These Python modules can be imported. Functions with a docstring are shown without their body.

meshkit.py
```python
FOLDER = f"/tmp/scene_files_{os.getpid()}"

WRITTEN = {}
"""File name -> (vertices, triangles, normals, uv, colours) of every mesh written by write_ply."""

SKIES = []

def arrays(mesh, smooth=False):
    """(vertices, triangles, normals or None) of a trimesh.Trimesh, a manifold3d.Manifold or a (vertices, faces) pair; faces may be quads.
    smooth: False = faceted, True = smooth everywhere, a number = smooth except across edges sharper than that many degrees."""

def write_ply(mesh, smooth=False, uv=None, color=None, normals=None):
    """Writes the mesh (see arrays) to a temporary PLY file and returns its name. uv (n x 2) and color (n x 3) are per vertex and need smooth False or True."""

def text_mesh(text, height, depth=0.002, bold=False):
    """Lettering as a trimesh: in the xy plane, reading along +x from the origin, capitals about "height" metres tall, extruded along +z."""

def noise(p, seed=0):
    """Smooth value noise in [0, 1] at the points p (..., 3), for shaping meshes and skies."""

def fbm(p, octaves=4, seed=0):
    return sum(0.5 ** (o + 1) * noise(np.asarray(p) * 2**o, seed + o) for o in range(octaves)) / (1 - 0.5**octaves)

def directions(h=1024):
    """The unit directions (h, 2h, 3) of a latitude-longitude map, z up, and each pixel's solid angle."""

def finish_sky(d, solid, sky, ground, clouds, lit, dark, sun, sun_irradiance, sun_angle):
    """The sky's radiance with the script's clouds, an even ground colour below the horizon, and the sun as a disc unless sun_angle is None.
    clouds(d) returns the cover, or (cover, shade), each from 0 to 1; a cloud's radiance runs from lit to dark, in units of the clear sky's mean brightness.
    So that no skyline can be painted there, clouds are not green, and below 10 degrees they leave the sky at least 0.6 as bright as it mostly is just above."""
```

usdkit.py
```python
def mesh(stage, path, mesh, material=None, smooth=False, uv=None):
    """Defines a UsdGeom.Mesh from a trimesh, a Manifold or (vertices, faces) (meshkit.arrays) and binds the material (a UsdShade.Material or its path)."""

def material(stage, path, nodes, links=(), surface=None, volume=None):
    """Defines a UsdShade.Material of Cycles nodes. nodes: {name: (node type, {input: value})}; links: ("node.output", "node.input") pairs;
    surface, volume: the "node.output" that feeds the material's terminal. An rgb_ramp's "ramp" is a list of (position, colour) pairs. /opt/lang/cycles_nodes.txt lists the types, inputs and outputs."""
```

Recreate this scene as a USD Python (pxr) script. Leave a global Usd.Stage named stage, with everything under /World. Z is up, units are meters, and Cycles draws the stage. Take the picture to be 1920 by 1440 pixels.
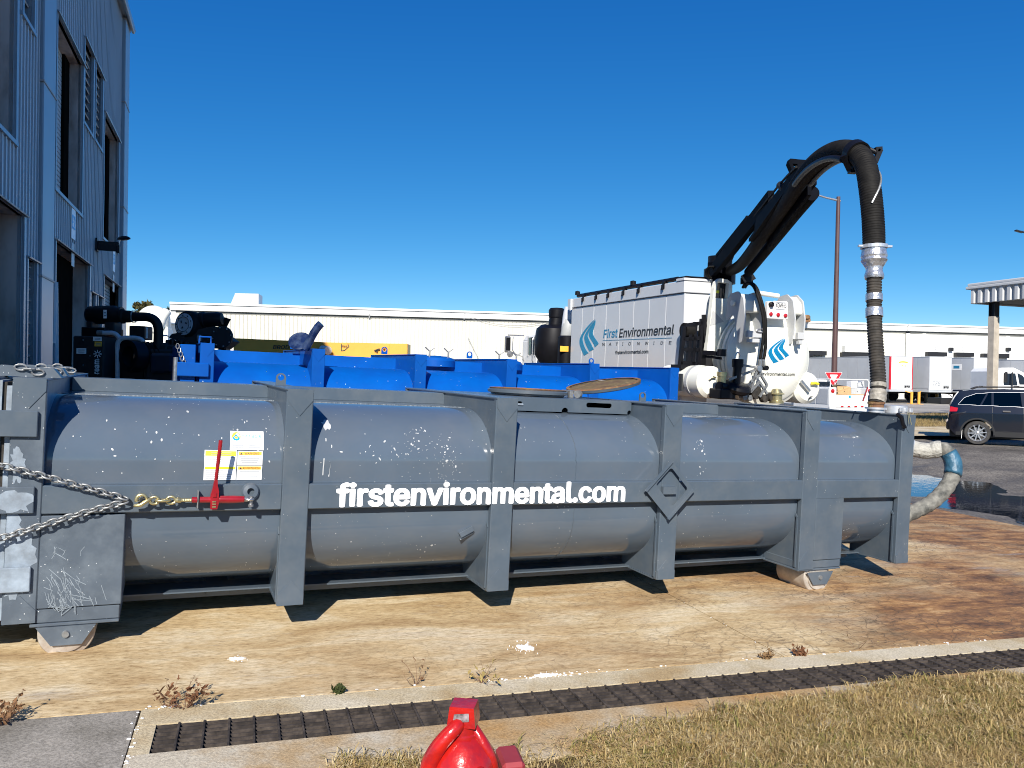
import math, random
import numpy as np, trimesh, shapely
import shapely.geometry as sg, shapely.affinity as sa
import meshkit, usdkit
from pxr import Usd, UsdGeom, UsdLux, UsdShade, Sdf, Gf, Vt

random.seed(3); RS = np.random.RandomState(11)
stage = Usd.Stage.CreateInMemory()
UsdGeom.SetStageUpAxis(stage, 'Z'); UsdGeom.SetStageMetersPerUnit(stage, 1.0)
UsdGeom.Xform.Define(stage, '/World'); UsdGeom.Scope.Define(stage, '/World/Looks')
pi = math.pi

# ---------------------------------------------------------------- camera, sky, sun
F = 1443.0                                   # focal length of a 1920 wide picture, in pixels
roll, pitch = math.radians(1.0), math.atan(14 / 1443.)
upc = np.array([math.sin(roll), -math.cos(roll) * math.cos(pitch), -math.cos(roll) * math.sin(pitch)])
fwc = np.array([0, 0, 1.]) - upc * upc[2]; fwc /= np.linalg.norm(fwc)
M = np.stack([np.cross(fwc, upc), fwc, upc]) # camera axes (right, down, forward) to world
EYE = np.array([0, 0, 1.75])
cam = UsdGeom.Camera.Define(stage, '/World/camera')
cr, cu, cb = M @ [1, 0, 0], M @ [0, -1, 0], M @ [0, 0, -1]
cam.AddTransformOp().Set(Gf.Matrix4d(*cr, 0, *cu, 0, *cb, 0, *EYE, 1))
cam.CreateFocalLengthAttr(26.0); cam.CreateHorizontalApertureAttr(26.0 * 1920 / F); cam.CreateVerticalApertureAttr(26.0 * 1440 / F)
cam.CreateClippingRangeAttr(Gf.Vec2f(0.05, 2000)); cam.CreateExposureAttr(1.0)

SUN_AZ, SUN_EL = math.radians(183.5), math.radians(34.0)
sund = np.array([math.sin(SUN_AZ) * math.cos(SUN_EL), math.cos(SUN_AZ) * math.cos(SUN_EL), math.sin(SUN_EL)])
dome = UsdLux.DomeLight.Define(stage, '/World/sky')
skym = usdkit.material(stage, '/World/Looks/sky', {
    's': ('sky_texture', {'sky_type': 'single_scattering', 'sun_disc': False, 'sun_elevation': SUN_EL, 'sun_rotation': SUN_AZ, 'altitude': 2000.0, 'air_density': 0.4, 'aerosol_density': 0.0, 'ozone_density': 8.0}),
    'sc': ('separate_color', {'color_type': 'rgb'}), 'cc': ('combine_color', {'color_type': 'rgb'}),      # the deep, clear winter blue of the photograph
    **{k: ('math', {'math_type': 'power', 'value2': p}) for k, p in (('pr', 1.9), ('pg', .95), ('pb', .52))}, **{k: ('math', {'math_type': 'multiply', 'value2': p}) for k, p in (('mr', .58), ('mg', .88), ('mb', 1.46))}, **{k: ('math', {'math_type': 'minimum', 'value2': p}) for k, p in (('lr', 1.9), ('lg', 2.9), ('lb', 4.0))},
    'b': ('background_shader', {'strength': 0.13})},
    [('s.color', 'sc.color'), ('sc.r', 'pr.value1'), ('sc.g', 'pg.value1'), ('sc.b', 'pb.value1'), ('pr.value', 'mr.value1'), ('pg.value', 'mg.value1'), ('pb.value', 'mb.value1'), ('mr.value', 'lr.value1'), ('mg.value', 'lg.value1'), ('mb.value', 'lb.value1'), ('lr.value', 'cc.r'), ('lg.value', 'cc.g'), ('lb.value', 'cc.b'), ('cc.color', 'b.color')], surface='b.background')
UsdShade.MaterialBindingAPI.Apply(dome.GetPrim()).Bind(skym)
dome.GetPrim().SetCustomDataByKey('kind', 'structure')
sun = UsdLux.DistantLight.Define(stage, '/World/sun')
sun.CreateIntensityAttr(0.95); sun.CreateAngleAttr(0.5); sun.CreateNormalizeAttr(True); sun.CreateColorAttr(Gf.Vec3f(1, .94, .86))
z_ = sund; x_ = np.cross([0, 0, 1.], z_); x_ /= np.linalg.norm(x_); y_ = np.cross(z_, x_)
sun.AddTransformOp().Set(Gf.Matrix4d(*x_, 0, *y_, 0, *z_, 0, 0, 0, 50, 1))

# ---------------------------------------------------------------- points seen in the picture -> points of the place
def ray(px, py): return M @ np.array([(px - 960) / F, (py - 720) / F, 1.])
def P(px, py, Y):
    d = ray(px, py); return EYE + d * (Y / d[1])
def hit(px, py, o, n):
    d = ray(px, py); return EYE + d * (((np.asarray(o) - EYE) @ n) / (d @ n))

# ---------------------------------------------------------------- prims
used = {}
def numbered(parent, name):
    k = used.get((parent, name), 0); used[(parent, name)] = k + 1
    return f'{parent}/{name}' + (f'_{k:03d}' if k else '')
FR = {}
def frame(loc=(0, 0, 0), az=None, x=None, z=(0, 0, 1)):
    """az: heading of the local y axis, clockwise from world y. Or x axis and up given."""
    if x is None:
        a = math.radians(az or 0); x = (math.cos(a), -math.sin(a), 0)
    z = np.array(z, float); z /= np.linalg.norm(z); x = np.array(x, float); x -= z * (x @ z); x /= np.linalg.norm(x)
    return np.stack([x, np.cross(z, x), z], 1), np.array(loc, float)
def meta(path, label=None, cat=None, group=None, kind=None):
    p = stage.GetPrimAtPath(path)
    for k, v in (('label', label), ('category', cat), ('group', group), ('kind', kind)):
        if v: p.SetCustomDataByKey(k, v)
def thing(name, label, cat, fr=None, group=None, kind=None):
    R, t = fr if fr is not None else frame()
    path = numbered('/World', name)
    x = UsdGeom.Xform.Define(stage, path)
    x.AddTransformOp().Set(Gf.Matrix4d(*R[:, 0], 0, *R[:, 1], 0, *R[:, 2], 0, *t, 1))
    FR[path] = (R, t); meta(path, label, cat, group, kind)
    return path
def loc(path, p):
    R, t = FR[path]; return (np.asarray(p) - t) @ R
def wld(path, p):
    R, t = FR[path]; return np.asarray(p) @ R.T + t
def part(parent, name, mesh, mat, label=None, kind=None, smooth=False, world=False):
    if isinstance(mesh, list): mesh = cat(mesh)
    if world:
        mesh = mesh.copy(); mesh.vertices = loc(parent, mesh.vertices)
    path = numbered(parent, name)
    usdkit.mesh(stage, path, mesh, mat, smooth=smooth)
    meta(path, label=label, kind=kind)
    return path
def parts(parent, name, ms, mat, **k):
    return [part(parent, name, m, mat, **k) for m in ms]
def one(name, mesh, mat, label=None, cat_=None, group=None, kind=None, smooth=False):
    if isinstance(mesh, list): mesh = cat(mesh)
    path = numbered('/World', name); usdkit.mesh(stage, path, mesh, mat, smooth=smooth); meta(path, label, cat_, group, kind); return path
def copyof(src, fr, label, group=None):
    base = src.rsplit('/', 1)[1]
    path = numbered('/World', base); x = UsdGeom.Xform.Define(stage, path)
    R, t = fr; x.AddTransformOp().Set(Gf.Matrix4d(*R[:, 0], 0, *R[:, 1], 0, *R[:, 2], 0, *t, 1))
    x.GetPrim().GetReferences().AddInternalReference(src); x.GetPrim().SetInstanceable(True)
    FR[path] = fr; meta(path, label, stage.GetPrimAtPath(src).GetCustomDataByKey('category'), group); return path

# ---------------------------------------------------------------- meshes
def tm(v, f): return trimesh.Trimesh(np.asarray(v, float), np.asarray(f), process=False)
def cat(ms): return trimesh.util.concatenate([m if isinstance(m, trimesh.Trimesh) else tm(*m) for m in ms])
def box(x0, x1, y0, y1, z0, z1, b=0.0):
    lo, hi = np.minimum([x0, y0, z0], [x1, y1, z1]), np.maximum([x0, y0, z0], [x1, y1, z1])
    b = min(b, (hi - lo).min() * .45)
    if b <= 0:
        m = trimesh.creation.box(hi - lo); m.apply_translation((lo + hi) / 2); return m
    pts = []
    for k in range(3):
        for sx in (0, 1):
            for sy in (0, 1):
                for sz in (0, 1):
                    s = np.array([sx, sy, sz]); p = np.where(s, hi - b, lo + b); p[k] = hi[k] if s[k] else lo[k]; pts.append(p)
    return trimesh.convex.convex_hull(np.array(pts))
def xf(m, R=None, t=(0, 0, 0)):
    m = m.copy()
    if R is not None: m.vertices = m.vertices @ np.asarray(R).T
    m.vertices = m.vertices + np.asarray(t); return m
def rotx(a): c, s = math.cos(a), math.sin(a); return np.array([[1, 0, 0], [0, c, -s], [0, s, c]])
def roty(a): c, s = math.cos(a), math.sin(a); return np.array([[c, 0, s], [0, 1, 0], [-s, 0, c]])
def rotz(a): c, s = math.cos(a), math.sin(a); return np.array([[c, -s, 0], [s, c, 0], [0, 0, 1]])
def spline(pts, n):
    pts = np.array(pts, float); from_ = np.r_[0, np.cumsum(np.linalg.norm(np.diff(pts, axis=0), axis=1) ** .5)]
    from scipy.interpolate import CubicSpline
    return CubicSpline(from_, pts)(np.linspace(0, from_[-1], n))
def tube(pts, r, seg=10, caps=True, closed=False):
    pts = np.array(pts, float); n = len(pts); r = np.broadcast_to(np.asarray(r, float), n)
    T = np.gradient(pts, axis=0) if not closed else np.roll(pts, -1, 0) - np.roll(pts, 1, 0)
    if n > 2 and not closed: T[0], T[-1] = pts[1] - pts[0], pts[-1] - pts[-2]
    T /= np.maximum(np.linalg.norm(T, axis=1, keepdims=True), 1e-9)
    u = np.cross(T[0], [0, 0, 1.]);
    if np.linalg.norm(u) < .1: u = np.cross(T[0], [1., 0, 0])
    v = []; ang = np.linspace(0, 2 * pi, seg, endpoint=False)
    for i in range(n):
        u = u - T[i] * (u @ T[i]); u /= np.linalg.norm(u); w = np.cross(T[i], u)
        v.append(pts[i] + r[i] * (np.cos(ang)[:, None] * u + np.sin(ang)[:, None] * w))
    v = np.vstack(v); f = []; k = np.arange(seg); k2 = (k + 1) % seg
    for i in range(n if closed else n - 1):
        a, b = i * seg, ((i + 1) % n) * seg
        f += list(np.c_[a + k, b + k, b + k2]) + list(np.c_[a + k, b + k2, a + k2])
    if caps and not closed:
        v = np.vstack([v, pts[0], pts[-1]]); m = n * seg
        f += list(np.c_[np.full(seg, m), k, k2]) + list(np.c_[np.full(seg, m + 1), (n - 1) * seg + k2, (n - 1) * seg + k])
    f = np.array(f)[:, ::-1]
    return tm(v, f)
def cyl(a, b, r, seg=20, r2=None): return tube([a, b], [r, r if r2 is None else r2], seg)
def lathe(prof, o=(0, 0, 0), ax=(0, 0, 1), seg=32):
    """profile of (radius, height) along the axis ax from o"""
    ax = np.array(ax, float); ax /= np.linalg.norm(ax)
    u = np.cross(ax, [0, 0, 1.]) if abs(ax[2]) < .9 else np.array([1., 0, 0]); u -= ax * (u @ ax); u /= np.linalg.norm(u); w = np.cross(ax, u)
    ang = np.linspace(0, 2 * pi, seg, endpoint=False); v = []; f = []; k = np.arange(seg); k2 = (k + 1) % seg
    for r, h in prof: v.append(np.array(o) + ax * h + max(r, 1e-5) * (np.cos(ang)[:, None] * u + np.sin(ang)[:, None] * w))
    for i in range(len(prof) - 1):
        a, b = i * seg, (i + 1) * seg
        f += list(np.c_[a + k, a + k2, b + k2]) + list(np.c_[a + k, b + k2, b + k])
    return tm(np.vstack(v), np.array(f))
def extr(poly, o, ex, ey, d):
    """the shapely polygon drawn in the plane (o; ex, ey), made d thick along ex x ey"""
    ex, ey = np.array(ex, float), np.array(ey, float); ez = np.cross(ex, ey)
    out = []
    for g in getattr(poly, 'geoms', [poly]):
        m = trimesh.creation.extrude_polygon(g, abs(d), engine='earcut'); v = m.vertices
        if d < 0: v = v - [0, 0, abs(d)]
        m.vertices = np.asarray(o) + v[:, :1] * ex + v[:, 1:2] * ey + v[:, 2:] * ez; out.append(m)
    return cat(out)
def poly(*p): return sg.Polygon(p)
def text(s, o, ex, ey, h, width=None, depth=.003, bold=False, shear=0.0):
    m = meshkit.text_mesh(s, h, 1.0, bold); v = m.vertices.copy()
    v[:, 0] -= v[:, 0].min()
    if width: v[:, 0] *= width / v[:, 0].max()
    v[:, 0] += shear * v[:, 1]
    ex, ey = np.array(ex, float), np.array(ey, float)
    m.vertices = np.asarray(o) + v[:, :1] * ex + v[:, 1:2] * ey + v[:, 2:] * np.cross(ex, ey) * depth; return m
def bar(a, b, w, h, up=(0, 0, 1)):
    """a rectangular bar from a to b, w wide across and h high along up"""
    a, b = np.array(a, float), np.array(b, float); d = b - a; L = np.linalg.norm(d); d /= L
    s = np.cross(d, up); s /= np.linalg.norm(s); u = np.cross(s, d)
    return xf(box(0, L, -w / 2, w / 2, -h / 2, h / 2), np.stack([d, -s, u], 1), a)

# ---------------------------------------------------------------- materials
LK = '/World/Looks/'
def mat(name, col, rough=.5, metal=0., var=.15, vs=3.0, bump=0., bs=40., dirt=None, da=.5, ds=1.5, spots=None, sp=30., sth=.12, smask=.5, coat=0., pos=False, stretch=None, spec=.5, ropt=0.):
    c = np.array(col, float)
    N = {'tc': ('texture_coordinate', {}), 'ge': ('geometry', {}),
         'n1': ('noise_texture', {'scale': vs, 'detail': 6., 'roughness': .6}),
         'r1': ('rgb_ramp', {'ramp': [(.3, c * (1 - var)), (.5, c), (.7, np.clip(c * (1 + var), 0, 1))]}),
         'p': ('principled_bsdf', {'roughness': rough, 'metallic': metal, 'coat_weight': coat, 'coat_roughness': .06, 'specular_ior_level': spec})}
    src = 'ge.position' if pos else 'tc.object'; L = []
    if stretch:
        N['mp'] = ('mapping', {'mapping_type': 'point', 'scale': stretch}); L.append((src, 'mp.vector')); src = 'mp.vector'
    L += [(src, 'n1.vector'), ('n1.fac', 'r1.fac')]; out = 'r1.color'
    if dirt is not None:
        N['nd'] = ('noise_texture', {'scale': ds, 'detail': 8., 'roughness': .65}); N['rd'] = ('rgb_ramp', {'ramp': [(.45, (0, 0, 0)), (.7, (da, da, da))]}); N['md'] = ('mix', {'color2': dirt})
        L += [(src, 'nd.vector'), ('nd.fac', 'rd.fac'), ('rd.color', 'md.fac'), (out, 'md.color1')]; out = 'md.color'
    if spots is not None:
        N['vo'] = ('voronoi_texture', {'scale': sp, 'feature': 'f1'}); N['rv'] = ('rgb_ramp', {'ramp': [(0, (1, 1, 1)), (sth * .7, (1, 1, 1)), (sth, (0, 0, 0))]})
        N['ns'] = ('noise_texture', {'scale': 2.3, 'detail': 3.}); N['rs'] = ('rgb_ramp', {'ramp': [(smask, (0, 0, 0)), (smask + .12, (1, 1, 1))]})
        N['vw'] = ('separate_xyz', {}); N['vl'] = ('math', {'math_type': 'less_than', 'value2': .35})
        N['mm'] = ('math', {'math_type': 'multiply'}); N['m2'] = ('math', {'math_type': 'multiply'}); N['ms'] = ('mix', {'color2': spots})
        L += [(src, 'vo.vector'), ('vo.distance', 'rv.fac'), (src, 'ns.vector'), ('ns.fac', 'rs.fac'), ('vo.color', 'vw.vector'), ('vw.x', 'vl.value1'),
              ('rv.color', 'mm.value1'), ('rs.color', 'mm.value2'), ('mm.value', 'm2.value1'), ('vl.value', 'm2.value2'), ('m2.value', 'ms.fac'), (out, 'ms.color1')]; out = 'ms.color'
    L.append((out, 'p.base_color'))
    if ropt:
        N['rr'] = ('map_range', {'from_min': .3, 'from_max': .7, 'to_min': max(rough - ropt, .02), 'to_max': rough + ropt}); L += [('n1.fac', 'rr.value'), ('rr.result', 'p.roughness')]
    if bump:
        N['nb'] = ('noise_texture', {'scale': bs, 'detail': 5.}); N['b'] = ('bump', {'strength': 1., 'distance': bump})
        L += [(src, 'nb.vector'), ('nb.fac', 'b.height'), ('b.normal', 'p.normal')]
    return usdkit.material(stage, LK + name, N, L, surface='p.BSDF')

GREY = (.070, .094, .120)
m_grey = mat('grey_paint', GREY, .30, var=.08, vs=2., dirt=(.16, .17, .17), da=.35, ds=3., spots=(.6, .6, .58), sp=38., sth=.13, smask=.52, bump=.0006, bs=9., ropt=.06)
m_greyt = mat('grey_tank_paint', (.083, .110, .142), .10, var=.07, vs=1.5, dirt=(.15, .15, .15), da=.22, ds=2.5, spots=(.62, .62, .6), sp=30., sth=.13, smask=.50, bump=.0012, bs=3., spec=.6, ropt=.03)
m_greyb = mat('scuffed_grey_paint', (.075, .095, .118), .40, var=.12, vs=6., dirt=(.16, .19, .215), da=.5, ds=5., spots=(.6, .62, .62), sp=45., sth=.15, smask=.45)
m_bare = mat('flaked_primer', (.25, .30, .35), .5, var=.25, vs=12., dirt=(.12, .13, .14), da=.6, ds=9.)
m_scr = mat('white_splash', (.45, .46, .46), .6, var=.1)
m_weld = mat('weld_bead', (.13, .15, .165), .4, var=.8, vs=120., spots=(.6, .6, .6), sp=60., sth=.3, smask=.5)
m_blue = mat('blue_paint', (.001, .068, .33), .40, spec=.25, var=.09, vs=2.5, dirt=(.004, .10, .38), da=.4, ds=3., spots=(.55, .62, .68), sp=16., sth=.13, smask=.5, bump=.001, bs=6.)
m_blueb = mat('blue_paint_splashed', (.001, .085, .37), .34, spec=.25, var=.10, vs=2.5, dirt=(.004, .05, .28), da=.5, ds=1.5, spots=(.7, .74, .76), sp=17., sth=.12, smask=.50)
m_dblue = mat('dark_blue_paint', (.004, .014, .06), .35, var=.3, vs=8., dirt=(.10, .15, .24), da=.4, ds=9., spec=.3)
m_white = mat('white_paint', (.78, .78, .76), .35, var=.05, vs=2., dirt=(.62, .60, .54), da=.3, ds=1.2)
m_whitep = mat('white_truck_panel', (.56, .575, .59), .25, var=.03, vs=1., bump=.002, bs=1.2)
m_cream = mat('cream_white_paint', (.76, .76, .68), .4, var=.04, dirt=(.6, .57, .48), da=.3)
m_black = mat('black_paint', (.005, .005, .007), .45, spec=.25, var=.3, vs=5.)
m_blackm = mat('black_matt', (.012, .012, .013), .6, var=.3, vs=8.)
m_rub = mat('black_rubber', (.0065, .006, .0055), .7, var=.35, vs=14., dirt=(.022, .02, .017), da=.5, ds=10., spec=.2)
m_rubd = mat('dusty_rubber', (.030, .027, .023), .65, var=.4, vs=10., dirt=(.10, .085, .068), da=.6, ds=6., spec=.3)
m_navy = mat('boom_paint', (.003, .004, .007), .75, var=.3, vs=6., spec=.06)
m_tape = mat('silver_tape', (.55, .56, .58), .28, metal=.75, var=.35, vs=18., bump=.012, bs=24.)
m_dtape = mat('dirty_tape', (.26, .24, .20), .5, var=.4, vs=20., bump=.012, bs=24.)
m_flange = mat('grey_flange', (.46, .48, .50), .5, var=.1, vs=8.)
m_steel = mat('steel', (.50, .50, .50), .32, metal=.85, var=.25, vs=20.)
m_alu = mat('cast_aluminium', (.62, .63, .64), .35, metal=.6, var=.15, vs=20.)
m_galv = mat('galvanised', (.27, .28, .28), .45, metal=.5, var=.25, vs=30., dirt=(.12, .10, .08), da=.5, ds=20.)
m_gold = mat('zinc_plating', (.52, .45, .24), .3, metal=.8, var=.25, vs=30.)
m_rust = mat('rust', (.16, .075, .035), .8, var=.5, vs=9., dirt=(.32, .22, .08), da=.8, ds=12., bump=.003, bs=60.)
m_red = mat('red_paint', (.24, .007, .013), .3, var=.2, vs=12., coat=.3)
m_hyd = mat('hydrant_red', (.40, .010, .006), .24, var=.25, vs=14., dirt=(.22, .010, .016), da=.9, ds=16., coat=.35, bump=.0025, bs=40., spots=(.62, .30, .33), sp=34., sth=.22, smask=.52)
m_hydd = mat('weathered_red', (.27, .030, .036), .55, var=.15, vs=9.)
m_wear = mat('worn_metal', (.26, .22, .22), .5, metal=.3, var=.7, vs=60.)
m_yel = mat('yellow_paint', (.74, .37, .06), .4, var=.08, dirt=(.5, .3, .06), da=.3)
m_stky = mat('sticker_yellow', (.9, .78, .03), .5, var=.03)
m_stko = mat('sticker_orange', (.85, .45, .05), .5, var=.03)
m_stkw = mat('sticker_white', (.82, .82, .80), .45, var=.03)
m_ink = mat('ink', (.03, .035, .04), .5, var=.05)
m_inkg = mat('ink_grey', (.22, .24, .26), .5, var=.05)
m_teal = mat('letter_teal', (.02, .20, .36), .4, var=.03)
m_cyan = mat('logo_blue', (.01, .33, .62), .4, var=.03)
m_letw = mat('letter_white', (.86, .86, .86), .5, var=.02)
m_sid = mat('wall_siding', (.45, .47, .48), .42, var=.08, vs=.7, dirt=(.30, .32, .34), da=.4, ds=.8, stretch=(1, 1, .25), spec=.5)
m_sidt = mat('wall_trim', (.25, .31, .35), .4, var=.06, vs=1.)
m_jamb = mat('stained_jamb', (.58, .49, .43), .8, var=.2, vs=1.5, dirt=(.22, .14, .09), da=.7, ds=2., stretch=(1, 1, .4))
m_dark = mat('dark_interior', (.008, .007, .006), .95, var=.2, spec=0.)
m_shut = mat('roller_shutter', (.36, .38, .38), .5, var=.1)
m_louv = mat('louvre_blade', (.34, .30, .27), .6, var=.15, vs=4.)
m_wh1 = mat('warehouse_sheet', (.60, .585, .50), .5, var=.05, vs=.3, dirt=(.62, .58, .48), da=.3, ds=.15, pos=True)
m_wh2 = mat('warehouse_white', (.70, .70, .67), .5, var=.04, vs=.3, pos=True)
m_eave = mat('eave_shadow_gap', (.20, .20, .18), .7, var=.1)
m_trl = mat('trailer_grey', (.42, .44, .46), .4, var=.06, vs=.6, dirt=(.36, .37, .38), da=.4, ds=.8, pos=True)
m_trw = mat('trailer_white', (.76, .76, .74), .4, var=.04, vs=.6, dirt=(.6, .58, .54), da=.3, ds=.8, pos=True)
m_tred = mat('trailer_red', (.50, .012, .022), .4, var=.08)
m_brown = mat('brown_pole_paint', (.085, .045, .04), .45, var=.15, vs=2.)
m_navycar = mat('navy_car_paint', (.0022, .003, .008), .18, var=.1, coat=1., vs=1.)
m_trimb = mat('black_trim', (.014, .014, .015), .5, var=.1)
m_tyre = mat('tyre', (.028, .027, .026), .75, var=.25, vs=12., dirt=(.09, .085, .075), da=.5, ds=4.)
m_rim = mat('alloy_rim', (.55, .56, .57), .3, metal=.8, var=.1)
m_tail = mat('tail_light', (.42, .008, .012), .12, var=.1, coat=1.)
m_card = mat('cardboard', (.52, .34, .17), .8, var=.12, vs=4.)
m_conc = mat('concrete', (.40, .36, .30), .85, var=.2, vs=2.5, pos=True, bump=.004, bs=40.)
m_canr = mat('canopy_sheet', (.46, .47, .47), .45, var=.08, vs=.8)
m_bark = mat('bark', (.10, .075, .055), .9, var=.3, vs=6.)
m_hose = mat('dirty_hose', (.18, .175, .152), .75, var=.45, vs=14., dirt=(.012, .016, .015), da=.98, ds=6., stretch=(1, 1, 1), bump=.008, bs=30.)
m_bluet = mat('blue_tape', (.03, .10, .16), .45, var=.3, vs=12., bump=.008, bs=30.)
m_salt = mat('white_powder', (.82, .82, .80), .9, var=.06, vs=30., bump=.01, bs=60.)
m_plast = mat('wrap_white', (.36, .35, .31), .6, var=.2, vs=20., bump=.015, bs=30.)
m_twig = mat('dry_twig', (.16, .085, .05), .9, var=.4, vs=30.)

def pane(name, tint, gloss):
    return usdkit.material(stage, LK + name, {'t': ('transparent_bsdf', {'color': tint}), 'g': ('glossy_bsdf', {'color': (1, 1, 1), 'roughness': .02}), 'f': ('fresnel', {'IOR': gloss}), 'm': ('mix_closure', {})},
                           [('f.fac', 'm.fac'), ('t.BSDF', 'm.closure1'), ('g.BSDF', 'm.closure2')], surface='m.closure')
m_glass = pane('clear_glass', (.72, .86, .80), 1.5)
m_tint = pane('tinted_glass', (.03, .032, .035), 1.5)

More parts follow.
